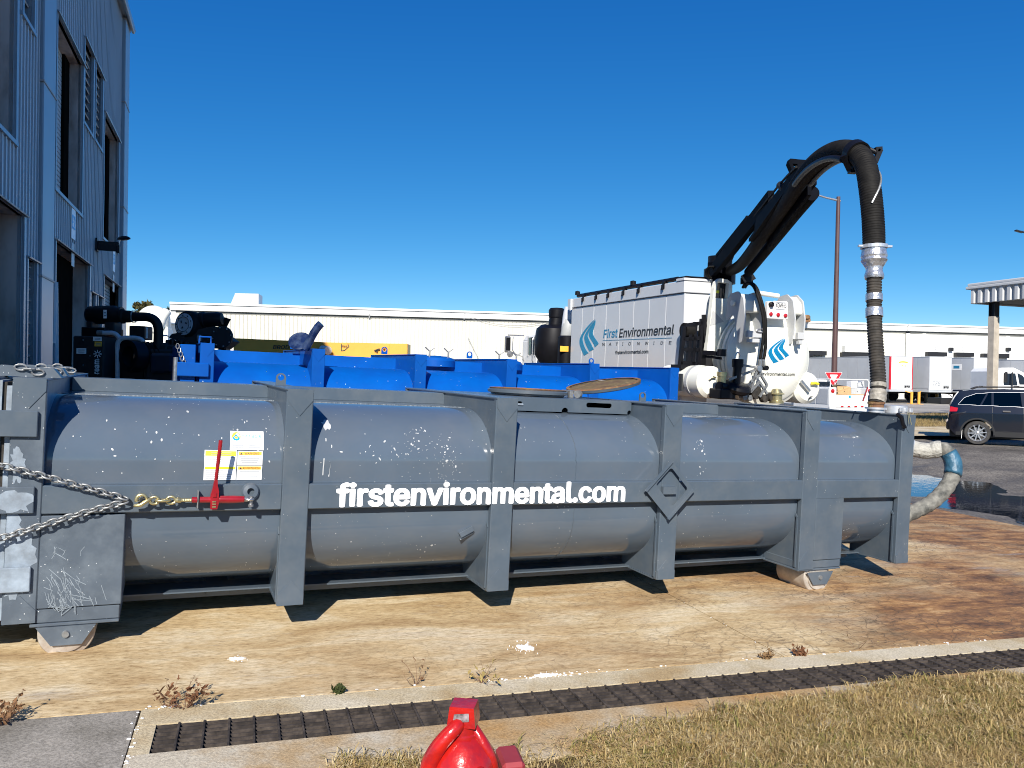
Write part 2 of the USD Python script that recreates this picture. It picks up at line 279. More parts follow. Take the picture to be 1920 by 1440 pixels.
# ground materials --------------------------------------------------------------------------------
def pad_mat():
    N = {'g': ('geometry', {}), 'rot': ('mapping', {'rotation': (0, 0, math.radians(-19)), 'scale': (1, 1, 1)}), 'st': ('mapping', {'scale': (.75, 2.3, 1)}),
         'st4': ('mapping', {'scale': (.45, 1.5, 1)}), 'n1': ('noise_texture', {'scale': 1.0, 'detail': 9., 'roughness': .68, 'distortion': .6}),
         'n2': ('noise_texture', {'scale': .34, 'detail': 7., 'roughness': .6}),
         'n3': ('noise_texture', {'scale': 3.1, 'detail': 8., 'roughness': .7}),
         'n4': ('noise_texture', {'scale': 38., 'detail': 6., 'roughness': .8}),
         'n5': ('noise_texture', {'scale': 0.8, 'detail': 5.}),
         'r1': ('rgb_ramp', {'ramp': [(.28, (.26, .165, .085)), (.40, (.46, .33, .17)), (.50, (.58, .45, .26)), (.60, (.66, .56, .38)), (.74, (.50, .44, .35))]}),
         'r2': ('rgb_ramp', {'ramp': [(.38, (0, 0, 0)), (.56, (.95, .95, .95))]}),
         'r3': ('rgb_ramp', {'ramp': [(.36, (.085, .042, .026)), (.48, (.21, .10, .045)), (.58, (.36, .19, .075)), (.70, (.52, .34, .17))]}),
         'sx': ('separate_xyz', {}), 'mr': ('map_range', {'from_min': -1.5, 'from_max': 3.5, 'to_min': .10, 'to_max': 1., 'clamp': True}), 'mu': ('math', {'math_type': 'multiply'}),
         'mx': ('mix', {}), 'mg': ('mix', {'mix_type': 'multiply', 'fac': .95}), 'r4': ('rgb_ramp', {'ramp': [(.34, (.42, .36, .29)), (.47, (.86, .83, .79)), (.56, (1, 1, 1)), (.68, (1.25, 1.25, 1.25))]}),
         'vo': ('voronoi_texture', {'feature': 'distance_to_edge', 'scale': 7.5, 'randomness': 1.}), 'wp': ('mix', {'mix_type': 'add', 'fac': .16}),
         'rv': ('rgb_ramp', {'ramp': [(0, (1, 1, 1)), (.014, (.7, .7, .7)), (.036, (0, 0, 0))]}), 'r5': ('rgb_ramp', {'ramp': [(.40, (.1, .1, .1)), (.56, (.95, .95, .95))]}),
         'mc': ('math', {'math_type': 'multiply'}), 'mk': ('mix', {'color2': (.07, .05, .035)}), 'mf': ('math', {'math_type': 'multiply', 'value2': .8}),
         'n6': ('noise_texture', {'scale': .9, 'detail': 8., 'roughness': .65}), 'r6': ('rgb_ramp', {'ramp': [(.60, (0, 0, 0)), (.70, (.65, .65, .65))]}), 'mw': ('mix', {'color2': (.33, .32, .31)}),
         'b': ('bump', {'strength': .5, 'distance': .004}), 'p': ('principled_bsdf', {'roughness': .82, 'specular_ior_level': .3})}
    L = [('g.position', 'rot.vector'), ('rot.vector', 'st.vector'), ('st.vector', 'n1.vector'), ('rot.vector', 'n2.vector'), ('st.vector', 'n3.vector'), ('rot.vector', 'st4.vector'), ('st4.vector', 'n4.vector'), ('g.position', 'n5.vector'),
         ('n1.fac', 'r1.fac'), ('n2.fac', 'r2.fac'), ('n3.fac', 'r3.fac'), ('g.position', 'sx.vector'), ('sx.x', 'mr.value'), ('mr.result', 'mu.value1'), ('r2.color', 'mu.value2'),
         ('mu.value', 'mx.fac'), ('r1.color', 'mx.color1'), ('r3.color', 'mx.color2'), ('st.vector', 'n6.vector'), ('n6.fac', 'r6.fac'), ('r6.color', 'mw.fac'), ('mx.color', 'mw.color1'),
         ('mw.color', 'mg.color1'), ('n4.fac', 'r4.fac'), ('r4.color', 'mg.color2'),
         ('rot.vector', 'wp.color1'), ('n3.color', 'wp.color2'), ('wp.color', 'vo.vector'), ('vo.distance', 'rv.fac'), ('n5.fac', 'r5.fac'), ('rv.color', 'mc.value1'), ('r5.color', 'mc.value2'), ('mc.value', 'mf.value1'), ('mr.result', 'mf.value2'),
         ('mf.value', 'mk.fac'), ('mg.color', 'mk.color1'), ('mk.color', 'p.base_color'), ('n4.fac', 'b.height'), ('b.normal', 'p.normal')]
    return usdkit.material(stage, LK + 'stained_pad', N, L, surface='p.BSDF')
m_pad = pad_mat()
def ground_mat(name, ramp, scale, fine, fs, rough, bump, rr=None, specv=.4):
    N = {'g': ('geometry', {}), 'n1': ('noise_texture', {'scale': scale, 'detail': 9., 'roughness': .65}), 'n2': ('noise_texture', {'scale': fs, 'detail': 4., 'roughness': .75}),
         'r1': ('rgb_ramp', {'ramp': ramp}), 'r2': ('rgb_ramp', {'ramp': [(.32, fine[0]), (.66, fine[1])]}), 'mg': ('mix', {'mix_type': 'multiply', 'fac': 1.}),
         'b': ('bump', {'strength': .7, 'distance': bump}), 'p': ('principled_bsdf', {'roughness': rough, 'specular_ior_level': specv})}
    L = [('g.position', 'n1.vector'), ('g.position', 'n2.vector'), ('n1.fac', 'r1.fac'), ('n2.fac', 'r2.fac'), ('r1.color', 'mg.color1'), ('r2.color', 'mg.color2'), ('mg.color', 'p.base_color'), ('n2.fac', 'b.height'), ('b.normal', 'p.normal')]
    if rr:
        N['rr'] = ('map_range', {'from_min': .42, 'from_max': .62, 'to_min': rr[0], 'to_max': rr[1], 'clamp': True}); L += [('n1.fac', 'rr.value'), ('rr.result', 'p.roughness')]
    return usdkit.material(stage, LK + name, N, L, surface='p.BSDF')
m_asph = ground_mat('asphalt', [(.35, (.055, .052, .048)), (.5, (.10, .095, .088)), (.65, (.17, .16, .145))], .22, ((.45, .45, .45), (1.25, 1.22, 1.18)), 45., .8, .006)
m_wet = ground_mat('damp_asphalt', [(.36, (.075, .070, .064)), (.50, (.125, .116, .104)), (.64, (.18, .168, .15))], .5, ((.25, .25, .25), (1.75, 1.7, 1.62)), 26., .8, .012, rr=(.55, .9), specv=.25)
m_soil = ground_mat('dry_soil', [(.35, (.06, .04, .025)), (.5, (.13, .09, .05)), (.65, (.22, .16, .09))], 2.5, ((.5, .5, .5), (1.2, 1.2, 1.15)), 60., .95, .01, specv=.1)
m_slab = ground_mat('grey_concrete', [(.35, (.20, .185, .16)), (.5, (.29, .27, .24)), (.65, (.38, .35, .31))], 1.6, ((.55, .54, .52), (1.2, 1.19, 1.16)), 70., .9, .006, specv=.2)
m_coll = ground_mat('drain_concrete', [(.35, (.42, .31, .17)), (.48, (.52, .44, .30)), (.62, (.60, .54, .42))], 1.4, ((.6, .58, .55), (1.15, 1.14, 1.1)), 90., .9, .006, specv=.2)
m_strip = ground_mat('stained_strip', [(.36, (.42, .25, .10)), (.50, (.44, .33, .20)), (.60, (.52, .47, .38))], 1.1, ((.6, .58, .55), (1.15, 1.14, 1.1)), 80., .9, .006, specv=.2)
m_water = usdkit.material(stage, LK + 'puddle_water', {'g': ('geometry', {}), 'n': ('noise_texture', {'scale': 7., 'detail': 3.}), 'b': ('bump', {'strength': .15, 'distance': .01}), 'p': ('principled_bsdf', {'base_color': (.012, .012, .012), 'roughness': .03, 'ior': 1.33, 'specular_ior_level': .6})},
                          [('g.position', 'n.vector'), ('n.fac', 'b.height'), ('b.normal', 'p.normal')], surface='p.BSDF')
def leafmat(name, cols, trans=.3):
    return usdkit.material(stage, LK + name, {'o': ('geometry', {}), 'oi': ('object_info', {}), 'ad': ('math', {'math_type': 'add'}), 'fr': ('math', {'math_type': 'fraction'}), 'r': ('rgb_ramp', {'ramp': cols}), 'd': ('diffuse_bsdf', {}), 't': ('translucent_bsdf', {}), 'm': ('mix_closure', {'fac': trans})},
                           [('o.random_per_island', 'ad.value1'), ('oi.random', 'ad.value2'), ('ad.value', 'fr.value1'), ('fr.value', 'r.fac'), ('r.color', 'd.color'), ('r.color', 't.color'), ('d.BSDF', 'm.closure1'), ('t.BSDF', 'm.closure2')], surface='m.closure')
m_grass = leafmat('dry_grass', [(0, (.50, .37, .17)), (.22, (.34, .24, .095)), (.45, (.58, .45, .23)), (.6, (.20, .12, .055)), (.72, (.25, .24, .075)), (.84, (.44, .33, .14)), (1, (.66, .55, .34))])
m_leaf = leafmat('pine_leaf', [(0, (.03, .05, .018)), (.5, (.06, .085, .03)), (.85, (.09, .10, .04)), (1, (.12, .10, .045))])
m_weed = leafmat('dry_weed', [(0, (.14, .06, .03)), (.5, (.22, .11, .06)), (1, (.30, .20, .10))])

# ================================================================ SETTING
SA, SB = np.array([.9455, .3256]), np.array([-.3256, .9455])        # site axes: s runs right along the drain, t away from the viewer
def sstep(a, b, x): x = np.clip((np.asarray(x, float) - a) / (b - a), 0, 1); return x * x * (3 - 2 * x)
def zplane(s, t): return .005 - .0344 * s + .0074 * t
def gz(s, t):
    """height of the ground: the yard falls towards a low spot right of the pad and levels out further off"""
    s, t = np.asarray(s, float), np.asarray(t, float)
    z = zplane(np.clip(s, -9, 12.6), np.clip(t, -6, 22))
    k = np.maximum(sstep(13.0, 20.0, s), sstep(16, 30, t)); k = np.maximum(k, sstep(-6, -20, t))
    n = np.where(s > 10.6, (meshkit.fbm(np.stack([s * .55 + 3, t * 1.3, s * 0], -1), 4) - .5) * .15 * sstep(10.6, 12, s) * (1 - .7 * k), 0)
    return z * (1 - k) + n
def XY(s, t): return np.stack([np.multiply(s, SA[0]) + np.multiply(t, SB[0]), np.multiply(s, SA[1]) + np.multiply(t, SB[1])], -1)
def G(s, t, dz=0.): return np.r_[XY(s, t), gz(s, t) + dz]
def sheet(ss, ts, dz, keep=None):
    S, T = np.meshgrid(ss, ts, indexing='ij'); v = np.c_[XY(S.ravel(), T.ravel()), gz(S.ravel(), T.ravel()) + dz]
    n = len(ts); f = []
    for i in range(len(ss) - 1):
        for j in range(n - 1):
            if keep is None or keep((ss[i] + ss[i + 1]) / 2, (ts[j] + ts[j + 1]) / 2):
                a = i * n + j; f += [(a, a + n, a + n + 1), (a, a + n + 1, a + 1)]
    return tm(v, f)
D0, D1, DN, DF = -.39, 9.5, 3.73, 4.03        # the drain: s range, near and far edge
ss = np.unique(np.r_[-600, -200, -80, -40, -20, np.arange(-12, 10.6, 1.0), D0, D1, 10.7, np.arange(11, 26, .16), 30, 40, 60, 100, 200, 700])
ts = np.unique(np.r_[-600, -200, -60, -20, np.arange(-8, 3.5, 1.), 3.6, DN, DF, 4.22, np.arange(5, 20, .16), np.arange(20, 34, .75), 40, 60, 100, 200, 700])
inhole = lambda s, t: D0 < s < D1 and DN < t < DF
soil = lambda s, t: t < 3.6 and -14 < s < 10.6 and t > -9
one('ground', sheet(ss, ts, -.03, lambda s, t: not inhole(s, t) and not soil(s, t) and not (s > 10.6 and s < 25 and 2 < t < 20)), m_asph, kind='structure')
one('damp_asphalt', sheet(ss[(ss >= 10.7) & (ss <= 25)], ts[(ts >= 2) & (ts <= 20.1)], -.03), m_wet, kind='structure')
one('verge_soil', sheet(ss[(ss >= -12) & (ss <= 10.7)], ts[(ts >= -8) & (ts <= 3.65)], -.012, soil), m_soil, kind='structure')
pw = XY(np.array([10.3, 19, 19, 10.3]), np.array([4., 4., 18., 18.]))
one('puddle', tm(np.c_[pw, np.full(4, -.340)], [(0, 1, 2), (0, 2, 3)]), m_water, kind='structure')

pad = thing('concrete_pad', None, None, kind='structure')
def slab(s0, s1, t0, t1, m, g=.006, name='slab', label=None, zt=0.0, th=.05):
    st = [(s0 + g, t0 + g), (s1 - g, t0 + g), (s1 - g, t1 - g), (s0 + g, t1 - g)]
    v = [np.r_[XY(s, t), zplane(s, t) + zt] for s, t in st] + [np.r_[XY(s, t), zplane(s, t) - th] for s, t in st]
    f = [(0, 1, 2), (0, 2, 3)] + [q for a in range(4) for q in ((a, a + 4, (a + 1) % 4), ((a + 1) % 4, a + 4, (a + 1) % 4 + 4))]
    return part(pad, name, tm(v, f), m, label)
for s0, s1 in ((-9, -3.5), (-3.5, 3.40), (3.40, 7.05), (7.05, 10.70)):
    slab(s0, s1, 4.22, 9.4, m_pad); slab(s0, s1, 9.4, 15.8, m_pad)
for s0, s1 in ((-9, -3.5), (-3.5, -.48)): slab(s0, s1, 2.6, 4.22, m_slab, label='grey unstained slab')
slab(-.48, D1, DF, 4.22, m_coll, .004, 'drain_kerb'); slab(-.48, D1, 3.3, DN, m_strip, .0, 'drain_kerb', zt=.002); slab(-.48, D0, DN, DF, m_coll, .0, 'drain_kerb', zt=-.001)
# ---------------------------------------------------------------- trench drain
up_pad = np.array([.0349, .0042, .9994])
o0 = np.r_[XY(D0, DN), zplane(D0, DN)]
fr_d = frame(o0, x=np.r_[XY(D1, DN), zplane(D1, DN)] - o0, z=up_pad)
LD, WD = D1 - D0, DF - DN
dr = thing('trench_drain', 'long black iron trench grate set in the concrete along the grass', 'drain grate', fr_d)
part(dr, 'channel', [box(0, LD, 0, WD, -.22, -.20), box(0, LD, -.012, .0, -.22, -.032), box(0, LD, WD, WD + .012, -.22, -.032), box(-.012, 0, -.01, WD + .01, -.22, -.032)], m_dark)
m_iron = mat('cast_iron', (.036, .030, .027), .65, var=.5, vs=10., dirt=(.15, .12, .095), da=.5, ds=14., spec=.25)
for k in range(8): part(dr, 'long_bar', box(.0, LD, .006 + k * (WD - .020) / 7, .0135 + k * (WD - .020) / 7, -.034, -.003), m_iron)
for k in range(int(LD / .114)):
    part(dr, 'cross_bar', box(.097 + k * .114, .108 + k * .114, .001, WD - .001, -.036, .003, .002), m_iron)

# ---------------------------------------------------------------- roll-off vacuum boxes
def stadium(W, H, r, gap, inset=.07, n=14):
    """flank of the tank: flat between zl and zu, elliptic above and below; r is the height of the whole section's half"""
    zt_, zb_ = H - gap, H - gap - 2 * r; zu, zl = zt_ - .38 * r / .62, zb_ + .46 * r / .62; rx = .60
    a = np.linspace(pi / 2, pi, n); up = np.c_[inset + rx + rx * np.cos(a), zu + (zt_ - zu) * np.sin(a)]
    a = np.linspace(pi, 3 * pi / 2, n); lo = np.c_[inset + rx + rx * np.cos(a), zl + (zl - zb_) * np.sin(a)]
    L = np.vstack([up, lo]); Rr = (L * [-1, 1] + [W, 0])[::-1]
    return sg.Polygon(np.vstack([L, Rr]))
def vac_box(name, label, fr, us, mm, W=2.4, H=1.42, r=.62, gap=.11, g=.225, spine_y=1.22, pw=.172, group=None, drop=0.):
    """local: x along, y away from the viewer, z up from the ground; posts stand from g to g + H"""
    t = thing(name, label, 'vacuum container', fr, group)
    S = sa.translate(stadium(W, H, r, gap), 0, g); zt, zc = g + H, g + H - gap - r
    X1 = us[-1] + pw; E = np.array
    yz = lambda poly_, x, d: extr(poly_, (x, 0, 0), (0, 1, 0), (0, 0, 1), d)
    shell = part(t, 'tank', yz(S, .06, X1 - .1), mm['tank'], smooth=35)
    body = sg.box(0.012, g, W - .012, zt - .012).difference(S).difference(sg.box(.55, g - .1, W - .55, g + .12))
    for k, u in enumerate(us):
        first = k == 0
        for side in (0, 1):
            y0, y1 = (0, .055) if side == 0 else (W - .055, W)
            p = part(t, 'post', box(u, u + pw, y0, y1, g, zt - .014, .006), mm['post'] if not (first and 'first' in mm) else mm['first'])
            yy = -.004 if side == 0 else W + .004
            cp = poly((u + .004, zt - .002), (u + .004, zt - .072), (u + pw / 2, zt - .175), (u + pw - .004, zt - .072), (u + pw - .004, zt - .002))
            cq = poly((u + .004, g + .004), (u + .004, g + .075), (u + pw / 2, g + .165), (u + pw - .004, g + .075), (u + pw - .004, g + .004))
            for q in (cp, cq):
                part(t, 'cap_plate', extr(q, (0, yy + (.004 if side == 0 else -.004), 0), (1, 0, 0), (0, 0, 1), .005 * (1 if side == 0 else -1)), mm['post'] if not (first and 'first' in mm and q is cq) else mm['first'])
        part(t, 'gusset_plate', yz(body, u + .014, .012), mm['gus']); part(t, 'gusset_plate', yz(body, u + pw - .026, .012), mm['gus'])
        part(t, 'cross_beam', [box(u, u + pw, .0, W, zt - .013, zt, .003), box(u + .03, u + pw - .03, .07, W - .07, zt - gap + .012, zt - .014)], mm['beam'])
        parts(t, 'foot_flange', [box(u + .004, u + pw - .004, .056, .56, g - .004, g + .008), box(u + .004, u + pw - .004, W - .56, W - .056, g - .004, g + .008)], mm['gus'])
        for x in (u - .001, u + pw - .013):    # edge stiffeners on the gusset
            if k: part(t, 'stiffener', [bar((x, .10, g + .53), (x, .045, g + .46), .018, .01, (1, 0, 0)), bar((x, .045, g + .46), (x, .045, g + .02), .018, .01, (1, 0, 0))], mm['gus'])
    for side in (0, 1):
        rl = sa.translate(sg.box(.008, g + .6315, .10, g + .799), 0, 0)
        for a, b in zip(us[:-1], us[1:]):
            m = box(a + pw + .0, b, .0012, .085, g + .6315, g + .799, .006)
            if side: m = xf(m, np.diag([1, -1, 1.]), (0, W, 0)); m.invert()
            part(t, 'side_rail', m, mm['rail'])
        ys = (.60, .68) if side == 0 else (W - .68, W - .60)
        part(t, 'floor_beam', box(.2, X1 - .15, ys[0], ys[1], g - .075, g + .004), mm['beam'])
        yf = (.43, .68) if side == 0 else (W - .68, W - .43)
        part(t, 'floor_beam_flange', box(.2, X1 - .15, yf[0], yf[1], g + .0045, g + .014), mm['floor'])
    parts(t, 'floor_beam', [box(us[1] - .4, us[1] - .25, .56, W - .56, g - .06, g), box(us[3] + .5, us[3] + .6, .56, W - .56, g - .06, g)], mm['beam'])
    # spine along the crown
    part(t, 'spine', box(us[0] + pw, X1 - .03, spine_y, spine_y + .32, zt - gap - .002, zt - .014 - drop, .004), mm['spine'])
    for a, b in zip(us[:-1], us[1:]):
        n = int((b - a) / .02); x = np.linspace(a + pw, b, n)
        part(t, 'weld_seam', tube(np.c_[x, np.full(n, .07 + .60) + RS.randn(n) * .002, np.full(n, zt - gap - .001)], .0045 + .002 * RS.rand(n), 6), mm['weld'])
    part(t, 'end_plate', [box(X1 - .06, X1 - .045, .06, W - .06, g + .05, zt - .02)], mm['gus'])
    return t, dict(zt=zt, zc=zc, g=g, r=r, W=W, X1=X1, H=H)
def eye_lug(t, x, y, z, mm, s=1.0, w=.07, along=(1, 0, 0)):
    q = sg.box(-w / 2, 0, w / 2, .055 * s).union(sg.Point(0, .055 * s).buffer(w / 2, 12)).difference(sg.Point(0, .058 * s).buffer(w * .31, 12))
    part(t, 'lifting_eye', extr(q, (x, y, z), along, (0, 0, 1), .014), mm)

A = np.array([.9134, .4057, -.0336]); UPV = np.array([.0349, .0042, .9994]); NV = np.array([.4056, -.914, -.0103]); O = np.array([-2.8935, 4.3771, .2775])
US = [0, 1.5168, 2.9961, 4.4752, 5.9756, 7.1793]; g = .225
fr_g = frame(O - UPV * g, x=A, z=UPV)
mmg = dict(tank=m_greyt, post=m_grey, first=m_greyb, gus=m_grey, beam=m_grey, rail=m_grey, floor=m_grey, spine=m_grey, weld=m_weld)
gt, gi = vac_box('grey_vacuum_container', 'long grey steel roll-off vacuum container with white web lettering, on the stained concrete', fr_g, US, mmg)
W, zt, zc, r_ = 2.4, g + 1.42, gi['zc'], .62
def ysurf(z):
    z = np.asarray(z) - g; k = np.clip(np.where(z > .93, (z - .93) / .38, np.where(z < .53, (.53 - z) / .46, 0)), 0, 1); return .07 + .60 * (1 - np.sqrt(1 - k ** 2))
def wrap(m, off=.0025):
    """lays a mesh drawn at (x, small depth, z) on the near flank of the tank"""
    m = m.copy(); v = m.vertices; m.vertices = np.c_[v[:, 0], ysurf(v[:, 2]) - off + v[:, 1], v[:, 2]]; return m
def gridplate(x0, x1, z0, z1, n=10, th=.001, lean=0.0):
    m = box(x0, x1, -th, 0, z0, z1); m = m.subdivide().subdivide().subdivide(); return m
def cpl(px, py, z): # a pixel on a plane level with the container's top
    return loc(gt, hit(px, py, wld(gt, (0, 0, z)), UPV))
def cfr(px, py, y): return loc(gt, hit(px, py, wld(gt, (0, y, 0)), NV))

# seam of two tank plates, skids, wheels
zz_ = g + np.linspace(1.305, .10, 60); xs = 3.72 + .003 * RS.randn(60)
part(gt, 'plate_seam', tube(np.c_[xs, ysurf(zz_) - .0005, zz_], .003, 5), m_grey)
part(gt, 'skid_box', box(.173, .610, .003, .45, g + .080, g + .622, .004), m_greyb, label='scratched skid box above the left roller')
part(gt, 'skid_shoe', [box(.165, .603, .012, .45, g - .006, g + .074, .004), box(.14, .603, .004, .45, g - .026, g - .008, .003)], m_greyb)
part(gt, 'skid_box', box(6.150, 6.483, .003, .45, g + .080, g + .636, .004), m_grey)
part(gt, 'skid_shoe', [box(5.985, 6.483, .010, .45, g + .008, g + .074, .004), box(5.975, 6.483, .003, .45, g - .010, g + .006, .003)], m_grey)
def roller(u, back=False, m=m_galv):
    y0, y1 = (.02, .40) if not back else (W - .40, W - .02)
    w = part(gt, 'roller', lathe([(.02, 0), (.115, 0), (.116, .012), (.146, .014), (.151, .022), (.151, y1 - y0 - .022), (.146, y1 - y0 - .014), (.02, y1 - y0)], (u, y0, .1505), (0, 1, 0), 40), m, smooth=30)
    yb = y0 - .012 if not back else y1 + .012
    q = poly((u - .155, g - .028), (u - .075, .085), (u + .085, .085), (u + .155, g - .028))
    part(gt, 'roller_bracket', [extr(q, (0, yb, 0), (1, 0, 0), (0, 0, 1), .011), box(u - .15, u + .15, y0 + .05, y1 - .05, g - .03, g + .02)], m_greyb if u < 3 else m_grey)
    part(gt, 'axle_pin', [lathe([(.0, .0), (.018, 0), (.022, .012), (.022, .02)], (u, yb - .024, .150), (0, 1, 0), 16), cyl((u, y0, .15), (u, y1, .15), .02)], m_galv)
m_roll = mat('worn_roller', (.50, .46, .40), .5, metal=.4, var=.3, vs=6., dirt=(.20, .11, .05), da=.7, ds=4.)
for u in (.327, 6.235):
    roller(u, m=m_roll); roller(u, True, m=m_roll)
# rear door on the left end
part(gt, 'rear_door', [box(-.36, -.075, .01, W - .01, g, zt, .008)], m_greyb, label='rear door with flaking primer')
parts(gt, 'door_seal', [box(-.074, -.052, .03, W - .03, g + .02, zt - .02), box(-.030, -.004, .03, W - .03, g + .02, zt - .05)], m_bare)
parts(gt, 'door_seal', [box(-.051, -.031, .045, W - .05, g + .02, zt - .03)], m_rubd)
for z0, z1, m in ((1.082, 1.232, m_grey), (.643, .797, m_greyb), (.192, .334, m_bare)):
    part(gt, 'hinge_plate', box(-.30, .137, -.028, -.006, g + z0, g + z1, .004), m)
def blob_patch(cx, cz, rx, rz, n=26, seed=0, jag=.35):
    rs = np.random.RandomState(seed); a = np.linspace(0, 2 * pi, n, endpoint=False); rr = 1 + jag * (rs.rand(n) - .5) * 2
    return sg.Polygon(np.c_[cx + rx * rr * np.cos(a), cz + rz * rr * np.sin(a)]).buffer(0)
fl = [(.045, .93, .035, .10, 1), (.035, .56, .045, .10, 2), (.065, .40, .085, .16, 3), (.06, .24, .06, .08, 4), (.085, .10, .075, .085, 5), (.03, .7, .05, .05, 6)]
pp = [extr(blob_patch(x, g + z, rx, rz, 30, s, .3).intersection(sg.box(.004, g + .01, .165, zt - .02)), (0, -.0002 if z > .17 else -.0055, 0), (1, 0, 0), (0, 0, 1), .0012) for x, z, rx, rz, s in fl[:4]]
part(gt, 'flaked_patch', pp, m_bare, kind='stuff')
part(gt, 'flaked_patch', [extr(blob_patch(.04, g + .715, .085, .068, 24, 8, .25).intersection(sg.box(-.05, g + .65, .135, g + .79)), (0, -.0285, 0), (1, 0, 0), (0, 0, 1), .001),
                          extr(blob_patch(.60 - .05, g + .70, .055, .035, 20, 9, .4), (0, .0035, 0), (1, 0, 0), (0, 0, 1), .001)], m_bare, kind='stuff')
sc = []
rs = np.random.RandomState(5)
for k in range(52):     # scratches on the left skid box
    if k < 46: x, z, L, an = .20 + .17 * rs.rand(), g + .10 + .22 * rs.rand() ** 1.3, .05 + .12 * rs.rand(), -1.25 + .35 * rs.randn()
    else: x, z, L, an = .22 + .2 * rs.rand(), g + .36 + .13 * rs.rand(), .03 + .05 * rs.rand(), rs.choice([-.6, 1.2, 1.4])
    p0 = np.array([x, z]); dd = np.array([math.cos(an), math.sin(an)]); q = p0 + dd * L; mid = (p0 + q) / 2 + np.array([dd[1], -dd[0]]) * L * .12 * rs.randn(); 
    q = np.clip(q, [.18, g + .085], [.6, g + .61]); w = .0007 + .0009 * rs.rand()
    sc.append(extr(sg.LineString([p0, mid, q]).buffer(w, 2), (0, .0025, 0), (1, 0, 0), (0, 0, 1), .0006))
for x, z, dx, dz in ((.50, .20, .03, -.09), (.44, .14, .025, -.06), (.47, .13, .01, -.04)): sc.append(extr(sg.LineString([(x, g + z), (x + dx, g + z + dz)]).buffer(.0014), (0, .0025, 0), (1, 0, 0), (0, 0, 1), .0006))
part(gt, 'scratches', sc, mat('scratch', (.24, .28, .31), .6, var=.3, vs=30.), kind='stuff')
# white splashes on the tank and the posts
sp = []
def splash(cx, cz, sx, sz, n, rmin=.0015, rmax=.007, elong=1.0):
    for k in range(n):
        x, z = cx + sx * rs.randn(), g + cz + sz * rs.randn()
        if not (.15 < z - g < 1.26): continue
        rr = rmin + (rmax - rmin) * rs.rand() ** 3
        q = sa.translate(sa.rotate(sa.scale(sg.Point(0, 0).buffer(rr, 3), 1 + .8 * rs.rand() * elong, 1), rs.rand() * 180), x, z)
        sp.append(wrap(extr(q, (0, -.0003, 0), (1, 0, 0), (0, 0, 1), .0006), .0008))
splash(2.45, 1.08, .10, .06, 40, .0015, .0065); splash(2.66, .98, .05, .10, 40); splash(2.25, .99, .14, .04, 26, .0015, .006, 2.5); splash(2.60, .85, .14, .08, 60, .0015, .003)
splash(.75, 1.1, .35, .13, 40, .0015, .006); splash(.5, .3, .3, .1, 40, .001, .003); splash(2.1, .3, .35, .2, 50, .001, .004); splash(1.3, .9, .15, .2, 36, .001, .006); splash(5.0, .3, .4, .15, 40, .001, .003); splash(6.7, .25, .15, .08, 26, .002, .006)
splash(4.93, 1.06, .03, .09, 22, .002, .008, 2.); splash(3.6, .75, .4, .2, 20, .001, .004); splash(2.55, .30, .05, .05, 10, .003, .009)
for x, pts in ((1.80, [(0, 1.17), (.004, 1.08), (-.012, .95), (-.015, .85)]), (1.83, [(0, 1.16), (.01, 1.04), (.0, .93), (-.005, .84)])):
    sp.append(wrap(extr(sg.LineString([(x + a_, g + b_) for a_, b_ in pts]).buffer(.0035), (0, -.0003, 0), (1, 0, 0), (0, 0, 1), .0006), .0008))
sp.append(wrap(extr(blob_patch(1.815, g + 1.175, .026, .03, 14, 4), (0, -.0003, 0), (1, 0, 0), (0, 0, 1), .0006), .0008))
part(gt, 'white_splashes', sp, m_scr, kind='stuff')
# lettering on the rail
lt = text('firstenvironmental.com', (1.872, -.0012, g + .650), (1, 0, 0), (0, 0, 1), .146, 4.128 - 1.872, .002, bold=True)
part(gt, 'lettering', [xf(lt, None, (dx, -.0003 * i, dz)) for i, (dx, dz) in enumerate(((0, 0), (.0055, .0), (-.0055, 0), (0, .003), (0, -.003)))], m_letw)
# stickers
def patch(x0, x1, z0, z1, off, m, name, label=None): return part(gt, name, wrap(gridplate(x0, x1, g + z0, g + z1), off), m, label)
def glyphs(parent, s, x, z, h, wd, m, off, bold=False):
    part(parent, 'print', wrap(text(s, (x, 0, g + z), (1, 0, 0), (0, 0, 1), h, wd, .0008, bold), off), m)
s1 = patch(1.190, 1.398, 1.010, 1.126, .0025, m_stkw, 'maker_sticker', 'white maker sticker with orange and blue mountain disc')
def fdisc(parent, x, z, r, m, off, a0=0, a1=360):
    a = np.radians(np.linspace(a0, a1, 24)); q = sg.Polygon(np.c_[x + r * np.cos(a), g + z + r * np.sin(a)]); return part(parent, 'print', wrap(extr(q, (0, 0, 0), (1, 0, 0), (0, 0, 1), .0006), off), m)
fdisc(s1, 1.228, 1.093, .027, m_stko, .0034); part(s1, 'print', wrap(extr(poly((1.205, g + 1.085), (1.226, g + 1.108), (1.250, g + 1.082), (1.243, g + 1.070), (1.228, g + 1.067), (1.212, g + 1.072)), (0, 0, 0), (1, 0, 0), (0, 0, 1), .0006), .0042), m_cyan)
glyphs(s1, 'Pinnacle', 1.262, 1.087, .024, .122, m_cyan, .0036); glyphs(s1, 'MANUFACTURING, LLC', 1.263, 1.073, .007, .12, m_inkg, .0036)
for x in (1.205, 1.305):
    for z, w_ in ((1.036, .065), (1.024, .07)): part(s1, 'print', wrap(gridplate(x, x + w_, g + z, g + z + .004, th=.0006), .0036), m_inkg)
s2 = patch(1.040, 1.232, .818, 1.008, .0025, m_stkw, 'manual_sticker', 'white notice sticker with two yellow bands')
for z0, z1 in ((.972, 1.002), (.888, .902)): part(s2, 'band', wrap(gridplate(1.044, 1.228, g + z0, g + z1, th=.0006), .0034), m_stky)
